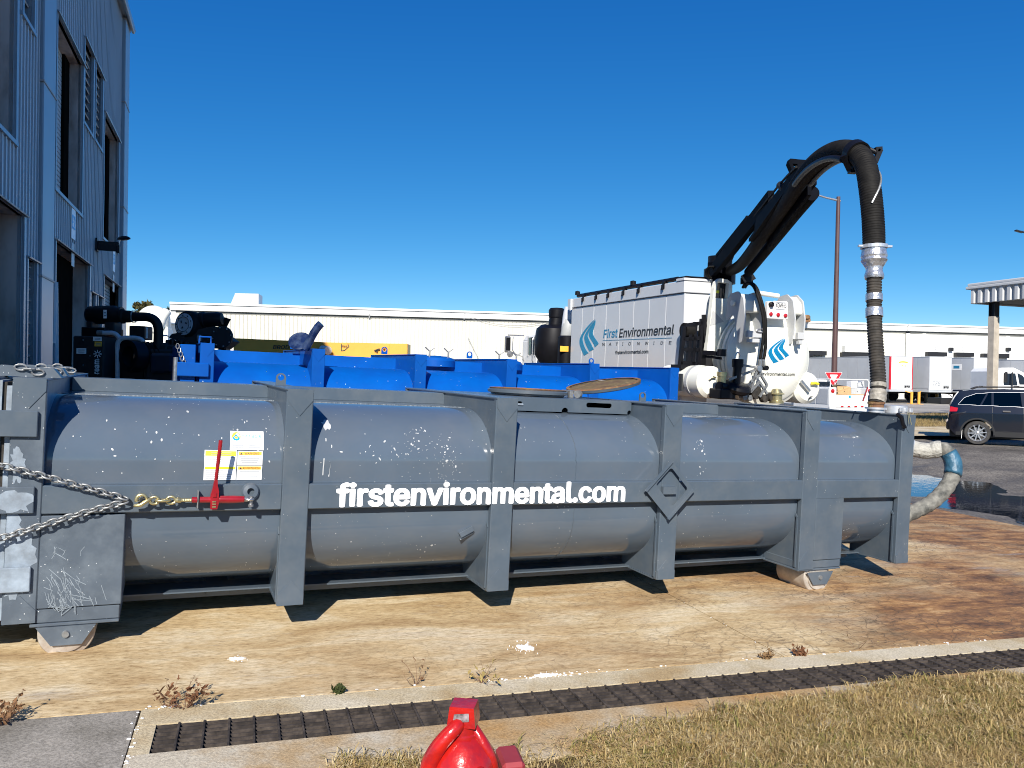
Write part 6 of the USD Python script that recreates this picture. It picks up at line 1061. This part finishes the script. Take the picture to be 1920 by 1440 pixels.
bx = [('cardboard sheet leaning highest in the truck bed', poly((1569, 721), (1593, 725), (1596, 727), (1571, 733)), .5, m_card), ('orange-brown cardboard box low in the truck bed', poly((1571, 735), (1595, 727), (1596, 740), (1572, 740)), .35, m_card), ('grey cardboard panel at the right of the truck bed', poly((1596, 728), (1620, 728), (1620, 740), (1596, 740)), .4, m_canr), ('white carton on end in the truck bed', poly((1596, 715), (1608, 714), (1608, 727), (1596, 727)), .7, m_stkw), ('pale board leaning beside the white carton', poly((1609, 718), (1620, 714), (1621, 727), (1609, 728)), .6, m_canr)]
for lab, q, y, m in bx:
    pts = np.array(q.exterior.coords)[:-1]; t = thing('cargo_box', lab, 'box', frame(wld(ut, (0, y, .9)), -16)); w2 = np.array([loc(t, hit(a_, b_, wld(ut, (0, y, 0)), FR[ut][0][:, 1])) for a_, b_ in pts])
    part(t, 'carton', extr(sg.Polygon(w2[:, [0, 2]]).buffer(0), (0, .0, 0), (1, 0, 0), (0, 0, 1), -.30), m); lo, hi = w2.min(0), w2.max(0); part(t, 'tape_strip', box(lo[0] * .55 + hi[0] * .45, lo[0] * .5 + hi[0] * .5, -.003, -.001, lo[2] * .6 + hi[2] * .4, lo[2] * .45 + hi[2] * .55), m_rubd)

# canopy
q = P(1820.5, 560, 30.0); can = thing('canopy', 'grey canopy roof with ribbed fascia on a steel post, at the right edge', 'canopy', frame((q[0], q[1], 0), -19 + 180))
k5 = lambda px, py: loc(can, P(px, py, 30.0))
zb1, zm, zt1 = k5(1820.5, 570)[2], k5(1820.5, 543)[2], k5(1817, 532)[2]; LC, WC = 13.0, 12.0   # local y runs towards the viewer, local -x away to the right
part(can, 'roof_edge', [box(-WC, .14, -.14, LC, zm, zt1 - .12, .02), box(-WC, .10, -.10, LC, zt1 - .12, zt1, .03)], m_canr); part(can, 'fascia_back', box(-.06, .0, 0, LC, zb1, zm), m_canr); part(can, 'fascia_back', box(-WC, -.06, .0, .06, zb1, zm), m_canr)
for k in range(int(LC / .30)): part(can, 'fascia_rib', extr(poly((.0, .03 + .30 * k), (.09, .07 + .30 * k), (.09, .19 + .30 * k), (.0, .23 + .30 * k)), (0, 0, zb1 + .01), (1, 0, 0), (0, 1, 0), zm - zb1 - .02), m_canr)
part(can, 'soffit', box(-WC, -.06, .06, LC, zb1 + .05, zb1 + .10), m_trimb)
xp, yp = -.30, .75
for (x, y) in ((xp, yp), (xp, yp + 9.5), (-WC + .8, yp)):
    p_ = part(can, 'post', [box(x - .12, x + .12, y - .13, y - .115, -.1, zb1 + .05), box(x - .12, x + .12, y + .115, y + .13, -.1, zb1 + .05), box(x - .012, x + .012, y - .115, y + .115, -.1, zb1 + .05)], m_trimb); part(p_, 'concrete_sleeve', box(x - .135, x + .135, y - .145, y + .145, -.1, k5(1850, 596)[2], .02), m_conc)

# white yard truck
ZY = 44.0; q = P(1868, 727, ZY); yt = thing('yard_truck', 'white yard truck cab with black stack, behind the dark car', 'truck', frame((q[0], q[1], 0), 84))
y5 = lambda px, py: loc(yt, P(px, py, ZY)); Lx = lambda px: (P(px, 700, ZY)[0] - q[0]) / math.cos(math.radians(6))
zt_ = P(1900, 690, ZY)[2]                   # local y forward (to the right of the picture), local x towards the viewer
f0, f1 = 0.0, Lx(1918) + .5
cp2 = [(f0 + .05, .8), (f0 + .05, zt_ - .2), (f0 + .25, zt_), (f0 + 1.05, zt_ + .02), (f1 - .35, zt_ - .25), (f1 + .35, 1.55), (f1 + .5, .8)]
part(yt, 'cab', extr(sg.Polygon(cp2).buffer(-.06).buffer(.06, 4), (-.0, 0, 0), (0, 1, 0), (0, 0, 1), -2.2), m_white)
part(yt, 'side_window', extr(poly((f0 + .45, 1.75), (f0 + .45, zt_ - .32), (f0 + 1.15, zt_ - .30), (f0 + 1.30, 1.75)), (.001, 0, 0), (0, 1, 0), (0, 0, 1), .012), m_navycar); part(yt, 'windscreen', extr(poly((f0 + 1.42, 1.80), (f0 + 1.28, zt_ - .28), (f1 - .42, zt_ - .42), (f1 + .05, 1.8)), (.001, 0, 0), (0, 1, 0), (0, 0, 1), .012), m_navycar)
part(yt, 'stack_box', [box(-.6, .1, -.50, -.05, .9, P(0, 703, ZY)[2], .04), box(-.4, -.1, -.35, -.15, P(0, 703, ZY)[2], P(0, 699, ZY)[2])], m_trimb); part(yt, 'chassis', box(-1.7, -.5, -3.0, 1.5, .6, .95), m_trimb)
part(yt, 'mirror', box(.05, .2, f0 + .42, f0 + .55, 1.9, 2.5, .03), m_trimb); part(yt, 'aerial', cyl((.1, f0 + .9, 1.3), (.1, f0 + .9, 2.5), .03, 8), m_trimb)
for y in (-2.0, 1.2): w_ = part(yt, 'wheel', lathe([(0, 0), (.30, 0), (.36, -.03), (.50, -.03), (.52, -.1), (.52, -.35), (0, -.3)], (.05, y, .52), (1, 0, 0), 24), m_tyre, smooth=30); part(w_, 'rim', lathe([(0, .01), (.20, .02), (.30, .005), (.31, -.02)], (.05, y, .52), (1, 0, 0), 20), m_white, smooth=30)

# dark car
ZS = 22.6; xg = P(1832, 830, ZS); AZC = 119.0
xg = xg - .905 * np.array([math.cos(math.radians(AZC)), -math.sin(math.radians(AZC)), 0])
sv = thing('station_wagon', 'dark navy station wagon seen from the side, at the right edge beside the puddle', 'car', frame((xg[0], xg[1], float(gz(xg[:2] @ SA, xg[:2] @ SB)) - .01), AZC))
# local y forward, local x to the car's right (towards the viewer); rear axle at y = 0
HWc = .915
prof = [(-.70, .42), (-.76, .62), (-.74, .80), (-.72, .98), (-.71, 1.12), (-.58, 1.40), (-.48, 1.55), (-.20, 1.60), (.6, 1.645), (1.4, 1.63), (1.95, 1.53), (2.75, 1.06), (3.1, 1.00), (3.75, .86), (3.92, .66), (3.92, .40), (3.4, .24), (-.55, .26)]
pp_ = sg.Polygon(prof).buffer(.05, 4).buffer(-.05, 4)
for y in (0, 2.745): pp_ = pp_.difference(sg.Point(y, .34).buffer(.395, 24)).difference(sg.box(y - .395, 0, y + .395, .34))
bm = extr(pp_, (-HWc, 0, 0), (0, 1, 0), (0, 0, 1), 2 * HWc); v_, f_ = trimesh.remesh.subdivide_to_size(bm.vertices, bm.faces, .13); bm = trimesh.Trimesh(v_, f_, process=True)
def hw(z, y=0.): return HWc * (1 - np.where(np.asarray(z) > .93, .34 * (np.asarray(z) - .93), .04 * (.93 - np.asarray(z)))) * (1 - .10 * np.clip((np.asarray(y) - 2.6) / 1.3, 0, 1) ** 2 - .12 * np.clip((-np.asarray(y) - .45) / .5, 0, 1) ** 2)
def taper(m, lift=0.): m = m.copy(); v = m.vertices; s = np.where(np.abs(v[:, 0]) > 1e-6, 1, 0); v[:, 0] *= hw(v[:, 2], v[:, 1]) / HWc; v[:, 0] += np.sign(v[:, 0]) * lift; m.vertices = v; return m
part(sv, 'body', taper(bm), m_navycar, smooth=28)
def skin(q, m, nm, lift=.004, **k):
    for sgn in (1, -1):
        mm_ = extr(q, (sgn * HWc, 0, 0), (0, 1, 0), (0, 0, 1), .001); v2, f2 = trimesh.remesh.subdivide_to_size(mm_.vertices, mm_.faces, .15); part(sv, nm, taper(trimesh.Trimesh(v2, f2, process=False), lift), m, **k)
skin(sg.Polygon([(-.50, 1.17), (-.34, 1.37), (-.05, 1.49), (.22, 1.52), (.05, 1.16)]).buffer(-.02).buffer(.02), m_tint, 'quarter_window'); skin(poly((.10, 1.16), (.27, 1.525), (.34, 1.53), (.34, 1.155)), m_tint, 'quarter_window')
skin(poly((.40, 1.15), (.40, 1.535), (1.05, 1.55), (1.09, 1.14)), m_tint, 'side_window'); skin(poly((1.16, 1.14), (1.14, 1.55), (1.55, 1.53), (2.15, 1.12)), m_tint, 'side_window')
dk = extr(sg.Polygon([(-.50, 1.17), (-.34, 1.37), (-.05, 1.49), (1.1, 1.55), (1.55, 1.53), (2.15, 1.12)]), (-.7, 0, 0), (0, 1, 0), (0, 0, 1), 1.4)
ring = lambda q, w: q.buffer(w, 3).difference(q)
skin(ring(sg.Polygon([(-.50, 1.17), (-.34, 1.37), (-.05, 1.49), (.34, 1.53), (1.05, 1.55), (1.55, 1.53), (2.15, 1.12), (1.09, 1.14)]), .008), m_rim, 'window_trim', .006)
for q in ([(.37, .42), (.37, 1.12)], [(1.12, .40), (1.12, 1.12)], [(.37, .42), (1.12, .40)], [(1.12, .40), (2.2, .40)], [(2.2, .42), (2.3, 1.0)], [(-.68, .86), (-.3, .95)]): skin(sg.LineString(q).buffer(.006), m_trimb, 'panel_gap', .002)
skin(poly((-.55, .26), (3.3, .24), (3.3, .38), (.5, .40), (-.55, .36)).difference(sg.Point(0, .34).buffer(.44)).difference(sg.Point(2.745, .34).buffer(.44)), m_trimb, 'sill_cladding', .012)
for y in (.62, 1.75): skin(sg.box(y, .98, y + .19, 1.02), m_trimb, 'door_handle', .03)
skin(sg.Polygon([(-.72, .95), (-.70, 1.10), (-.50, 1.06), (-.53, .96)]), m_tail, 'tail_lamp', .010)
for y in (0, 2.745):
    skin(sg.Point(y, .34).buffer(.445).difference(sg.Point(y, .34).buffer(.40)).difference(sg.box(y - 1, -.5, y + 1, .30)), m_trimb, 'wheel_arch', .014)
    for s in (1, -1):
        w_ = part(sv, 'wheel', lathe([(.0, -.16), (.245, -.16), (.245, -.02), (.26, .0), (.325, .004), (.342, -.02), (.345, -.08), (.345, -.2), (.32, -.22), (0, -.22)], (s * .905, y, .345), (s, 0, 0), 36), m_tyre, smooth=30)
        rm_ = part(w_, 'rim', lathe([(.205, -.06), (.232, -.01), (.246, .002), (.250, -.01), (.245, -.05)], (s * .905, y, .345), (s, 0, 0), 36), m_rim, smooth=30)
        part(w_, 'hub', lathe([(0, .0), (.03, .0), (.055, -.012), (.06, -.04)], (s * .905, y, .345), (s, 0, 0), 16), m_rim, smooth=30)
        for k in range(10): a_ = k * pi / 5 + .1; c_, s_ = math.cos(a_), math.sin(a_); part(w_, 'spoke', bar((s * .892, y + .04 * c_, .345 + .04 * s_), (s * .893, y + .235 * c_, .345 + .235 * s_), .030, .018, (1, 0, 0)), m_rim)
        part(w_, 'brake_disc', lathe([(0, -.08), (.15, -.08), (.15, -.10), (0, -.1)], (s * .905, y, .345), (s, 0, 0), 24), m_galv)
part(sv, 'mud_flap', box(.55, .86, -.40, -.385, .16, .42), m_stkw); part(sv, 'mud_flap', box(-.86, -.55, -.40, -.385, .16, .42), m_stkw)
part(sv, 'rear_window', extr(poly((-.66, 1.22), (-.645, 1.22), (-.44, 1.50), (-.455, 1.50)), (-.6, 0, 0), (0, 1, 0), (0, 0, 1), 1.2), m_tint)
part(sv, 'spoiler', box(-.62, .62, -.66, -.38, 1.55, 1.59, .015), m_navycar)
for s in (1, -1): part(sv, 'roof_rail', [tube([(s * .60, -.15, 1.63), (s * .60, .0, 1.69), (s * .60, 1.2, 1.71), (s * .60, 1.4, 1.65)], .022, 8)], m_trimb)
part(sv, 'crossbar', [bar((-.62, .1, 1.71), (.62, .1, 1.71), .06, .03), bar((-.62, 1.0, 1.73), (.62, 1.0, 1.73), .06, .03)], m_trimb)
part(sv, 'rear_bumper', taper(box(-.88, .88, -.80, -.66, .40, .66, .04)), m_navycar, smooth=30); part(sv, 'underbody', box(-.7, .7, -.7, 3.6, .2, .4), m_blackm)

# ================================================================ FOREGROUND
# red valve post
ZV = 2.2; q = P(868, 1440, ZV); hb = float(gz(q[:2] @ SA, q[:2] @ SB)); v6 = ZV / F
hy = thing('valve_post', 'glossy red cast iron indicator valve post on the dry grass', 'valve post', frame((q[0], q[1], hb - .03), 8))
h6 = lambda px, py: loc(hy, P(px, py, ZV)); zc_ = h6(868, 1318)[2] - .170; R6 = .118
part(hy, 'body', lathe([(.0, zc_ + .090), (.038, zc_ + .086), (.052, zc_ + .078), (.072, zc_ + .058), (.090, zc_ + .030), (.101, zc_ - .004), (.104, zc_ - .04), (.103, zc_ - .09), (.100, zc_ - .11), (.100, zc_ - .14), (.118, zc_ - .145), (.118, zc_ - .175), (.085, zc_ - .185), (.080, zc_ - .6), (.13, -.0), (.0, -.01)], (0, 0, 0), (0, 0, 1), 48), m_hyd, smooth=40)
part(hy, 'neck', lathe([(.046, zc_ + .070), (.044, zc_ + .088), (.040, zc_ + .092), (.038, zc_ + .118), (0, zc_ + .118)], (0, 0, 0), (0, 0, 1), 32), m_hyd, smooth=35)
zn = zc_ + .115
nt = part(hy, 'operating_nut', trimesh.convex.convex_hull(np.array([(sx * .041, sy * .040, zn) for sx in (-1, 1) for sy in (-1, 1)] + [(sx * .035, sy * .033, zn + .055) for sx in (-1, 1) for sy in (-1, 1)])), m_hyd); part(nt, 'worn_patch', extr(sg.Polygon([(-.020, .018), (.020, .022), (.019, .038), (-.018, .034)]).buffer(.003), (0, -.0412, zn), (1, 0, 0), (0, .127, 1), .0015), m_wear)
for s, y0 in ((-1, -.03), (1, .02)):   # the two strap ribs of the cast head
    pts = [(s * .006, y0 + .004, zc_ + .124), (s * .018, y0 - .014, zc_ + .114), (s * .034, y0 - .024, zc_ + .098), (s * .060, y0 - .034, zc_ + .066), (s * .082, y0 - .034, zc_ + .020), (s * .090, y0 - .030, zc_ - .04), (s * .088, y0 - .024, zc_ - .16)]
    c = spline(pts, 26); part(hy, 'strap_rib', tube(c, np.linspace(.020, .029, 26) if s < 0 else np.linspace(.012, .022, 26), 12), m_hyd, smooth=True)
part(hy, 'casting_lug', [lathe([(0, .02), (.014, .018), (.022, 0), (.022, -.02)], (.062, -.072, zc_ + .005), (.55, -.8, .1), 14), box(.050, .072, -.098, -.075, zc_ - .05, zc_ + .02, .01)], m_hyd, smooth=30)
bxp = part(hy, 'indicator_box', xf(box(-.034, .034, -.060, .060, -.34, .02, .010), rotz(.35), (.124, .090, zc_ - .030)), m_hydd); part(bxp, 'indicator_window', xf(box(.0, .029, -.0635, -.0605, -.30, -.04), rotz(.35), (.124, .090, zc_ - .030)), m_stkw); part(bxp, 'print', xf(box(.012, .024, -.0655, -.064, -.22, -.12), rotz(.35), (.124, .090, zc_ - .030)), m_inkg)

# dry grass: clumps scattered over the verge
def clump(seed, n, h, spread):
    r = np.random.RandomState(seed); vs_, fs_ = [], []; k = 0
    for b_ in range(n):
        a = r.rand() * 2 * pi; base = np.r_[r.randn(2) * spread * .5, -.012]; d = np.array([math.cos(a), math.sin(a), 0]); L_ = h * (.5 + .9 * r.rand()); lean = .25 + 1.25 * r.rand() ** .8; w = .0011 + .0012 * r.rand()
        s = np.array([-d[1], d[0], 0]) * w; p = [base, base + d * L_ * .25 * lean + [0, 0, L_ * .42], base + d * L_ * .62 * lean + [0, 0, L_ * max(.75 - .32 * lean, .22)], base + d * L_ * lean * .95 + [0, 0, L_ * max(.9 - .72 * lean, .05)]]
        vs_ += [p[0] - s, p[0] + s, p[1] - s, p[1] + s, p[2] - s * .8, p[2] + s * .8, p[3]]; fs_ += [(k, k + 1, k + 3), (k, k + 3, k + 2), (k + 2, k + 3, k + 5), (k + 2, k + 5, k + 4), (k + 4, k + 5, k + 6)]; k += 7
    return tm(vs_, fs_)
def scatter(name, protos, mats, pos, scl, label, category, seed):
    path = numbered('/World', name); pi_ = UsdGeom.PointInstancer.Define(stage, path); r = np.random.RandomState(seed); n = len(pos)
    for k, (m, mt) in enumerate(zip(protos, mats)):
        usdkit.mesh(stage, f'{path}/blades_{k:03d}' if k else f'{path}/blades', m, mt); pi_.CreatePrototypesRel().AddTarget(f'{path}/blades_{k:03d}' if k else f'{path}/blades')
    pi_.CreateProtoIndicesAttr(Vt.IntArray.FromNumpy(r.randint(0, len(protos), n).astype(np.int32))); pi_.CreatePositionsAttr(Vt.Vec3fArray.FromNumpy(pos.astype(np.float32)))
    a = r.rand(n) * 2 * pi; pi_.CreateOrientationsAttr(Vt.QuathArray([Gf.Quath(float(math.cos(x / 2)), 0, 0, float(math.sin(x / 2))) for x in a])); pi_.CreateScalesAttr(Vt.Vec3fArray.FromNumpy(np.c_[scl, scl, scl * (.8 + .4 * r.rand(n))].astype(np.float32)))
    meta(path, label, category, kind='stuff')
r = np.random.RandomState(21)
def grass_pts(n, s0, s1, t0, t1):
    s, t = s0 + (s1 - s0) * r.rand(n), t0 + (t1 - t0) * r.rand(n)
    edge = 3.47 + .11 * sstep(1.2, 3.4, s) + .14 * (meshkit.fbm(np.c_[s * 1.6, t * 0, s * 0], 3, 5) - .5) * 2; left = .30 + .35 * (meshkit.noise(np.c_[t * 2, t * 0, t * 0]) - .5)
    dens = meshkit.fbm(np.c_[s * 2.2, t * 2.2, s * 0], 3, 9)
    ok = (t < edge) & (s > left) & (r.rand(n) < np.clip(-.45 + 2.7 * dens, .12, 1)); s, t = s[ok], t[ok]
    return np.c_[XY(s, t), zplane(s, t) + .004 - .01 * (t < 3.3)], .6 + .55 * r.rand(len(s)) + .25 * (meshkit.noise(np.c_[s * 1.3, t * 1.3, s * 0], 4))
gp1, gs1 = grass_pts(17000, .0, 6.5, 1.6, 3.85); gp2, gs2 = grass_pts(9000, -6, 10.5, -3, 3.8)
scatter('dry_grass', [clump(k, 15, .072, .06) for k in range(6)] + [clump(20 + k, 22, .045, .07) for k in range(3)], [m_grass] * 9, np.vstack([gp1, gp2]), np.r_[gs1, gs2], 'dry tan lawn grass growing along the drain kerb', 'grass', 2)
# patch of verge on the far side by the car
is_ = thing('grass_island', None, None, kind='structure'); 
ip = [P(px, py, 1.0) for px, py in ((1690, 777), (1800, 776), (1950, 776), (1950, 800), (1800, 799), (1690, 800))]
def flat(pts, z, m, name, par=is_):
    v = [EYE + (p - EYE) * ((EYE[2] - z) / (EYE[2] - p[2])) for p in pts]; part(par, name, tm(v, [(i, 0, i + 1) if False else (0, i + 1, i) for i in range(1, len(v) - 1)]), m)
flat(ip, .11, m_soil, 'turf_base'); flat([P(px, py, 1.) for px, py in ((1690, 799), (1950, 799), (1950, 817), (1690, 817))], .105, m_coll, 'kerb')
flat([P(px, py, 1.) for px, py in ((1640, 735), (2000, 735), (2000, 774), (1640, 775))], .015, ground_mat('pale_lot', [(.35, (.24, .22, .19)), (.5, (.33, .31, .27)), (.65, (.40, .37, .33))], .12, ((.7, .7, .7), (1.1, 1.1, 1.1)), 12., .85, .003), 'pale_lot')
a_ = np.array([EYE + (p - EYE) * ((EYE[2] - .11) / (EYE[2] - p[2])) for p in ip]); r2 = np.random.RandomState(8); n = 1500
uu_ = r2.rand(n, 2); g1 = a_[0] * (1 - uu_[:, :1]) + a_[2] * uu_[:, :1]; g2 = a_[5] * (1 - uu_[:, :1]) + a_[3] * uu_[:, :1]; gi_ = g1 * (1 - uu_[:, 1:]) + g2 * uu_[:, 1:]
scatter('island_grass', [clump(40 + k, 22, .16, .20) for k in range(3)], [m_grass] * 3, gi_, .8 + .5 * r2.rand(n), 'brown grass strip on the traffic island left of the dark car', 'grass', 3)

# weeds, crumbs, powder
def weed(name, label, s, t, h, n, seed, leafy=1.0, m=m_weed):
    r = np.random.RandomState(seed); tt = thing(name, label, 'weed', frame(G(s, t)))
    st, lv_, lf, k = [], [], [], 0
    for b_ in range(n):
        a = r.rand() * 2 * pi; L_ = h * (.5 + .7 * r.rand()); e = np.array([math.cos(a) * (.3 + .8 * r.rand()), math.sin(a) * (.3 + .8 * r.rand()), .25 + .75 * r.rand()]); e = e / np.linalg.norm(e) * L_; mid = e * .5 + r.randn(3) * L_ * .12; mid[2] = abs(mid[2])
        c = spline([(0, 0, -.01), mid, e], 7); st.append(tube(c, np.linspace(.0018, .0007, 7), 4))
        for j in range(int(9 * leafy)):
            p = c[r.randint(2, 7)] + r.randn(3) * .006; u = r.randn(3) * .009; w = r.randn(3) * .006; lv_ += [p - u, p + w, p + u, p - w]; lf += [(k, k + 1, k + 2), (k, k + 2, k + 3)]; k += 4
    part(tt, 'stems', st, m_twig, kind='stuff')
    if lv_: part(tt, 'leaves', tm(lv_, lf), m, kind='stuff')
weed('dead_weed', 'reddish brown dead weed in the crack above the left end of the drain grate', -.27, 4.20, .16, 16, 1)
weed('dead_weed', 'brown withered weed at the left edge of the picture on the grey slab', -1.06, 4.17, .15, 16, 2)
weed('dead_weed', 'thin dry twiggy weed on the kerb above the middle of the grate', .92, 4.25, .17, 5, 3, .3)
weed('dead_weed', 'low dark weed where the slab joint meets the drain kerb', 3.25, 4.22, .07, 12, 4)
weed('dead_weed', 'second low weed right of the slab joint at the kerb', 3.52, 4.22, .07, 10, 5)
weed('dead_weed', 'tall pale grass stalk standing on the rusty slab near the right edge', 4.05, 4.26, .20, 3, 6, .2, m_grass)
weed('dead_weed', 'flat pale straw tuft lying on the kerb left of the red valve post', 1.30, 4.20, .13, 10, 7, .4, m_grass)
weed('green_weed', 'tiny green weed in the crack above the grate', .48, 4.23, .05, 10, 8, 1.4, m_leaf)
def crumbs(name, label, cat_, pts, seed, rr=(.0015, .0065)):
    r = np.random.RandomState(seed); ms = []
    for s, t in pts:
        m = trimesh.creation.icosphere(1, 1.0); m.vertices *= (1 + .35 * (r.rand(len(m.vertices), 1) - .5)); k = rr[0] + (rr[1] - rr[0]) * r.rand() ** 2; m.vertices = m.vertices * [k * (1 + r.rand()), k * (1 + .6 * r.rand()), k * .6]; ms.append(xf(m, None, np.r_[XY(s, t), zplane(s, t) + .002]))
    one(name, ms, m_salt, label, cat_, kind='stuff')
r = np.random.RandomState(77); cp3 = []
cp3 += [(-.475 + .015 * r.randn(), 3.35 + .85 * x) for x in r.rand(46)] + [(-.46 + .30 * x, 4.225 + .012 * r.randn()) for x in r.rand(22)] + [(.2 + 5 * x, 4.222 + .010 * r.randn()) for x in r.rand(44)] + [(1.75 + .16 * r.randn(), 4.222 + .012 * r.randn()) for x in r.rand(40)] + [(3.40 + .008 * r.randn(), 4.3 + 2.0 * x) for x in r.rand(9)] + [(.3 + 2.5 * x, 2.9 + .6 * y) for x, y in r.rand(8, 2)]
crumbs('plaster_crumbs', 'small white crumbs collected along the slab cracks', 'crumbs', cp3, 1)
def powder(label, s, t, ra, rb, seed):
    q = blob_patch(0, 0, ra, rb, 34, seed, .5); r = np.random.RandomState(seed); g_ = [q] + [blob_patch(ra * 1.2 * r.randn(), rb * 1.2 * r.randn(), ra * (.03 + .07 * r.rand()), rb * (.04 + .1 * r.rand()), 8, seed + k) for k in range(22)]
    one('powder_patch', extr(shapely.union_all(g_), np.r_[XY(s, t), zplane(s, t) + .001], np.r_[SA, -.0344], np.r_[SB, .0074], .006), m_salt, label, 'powder')
powder('splash of white powder in the middle of the stained slab', 1.735, 4.70, .045, .055, 3); powder('small white powder spot below the first tall post', -.035, 4.83, .03, .022, 4); powder('white powder heap in the crack right of the red valve post', 1.70, 4.23, .05, .02, 6)
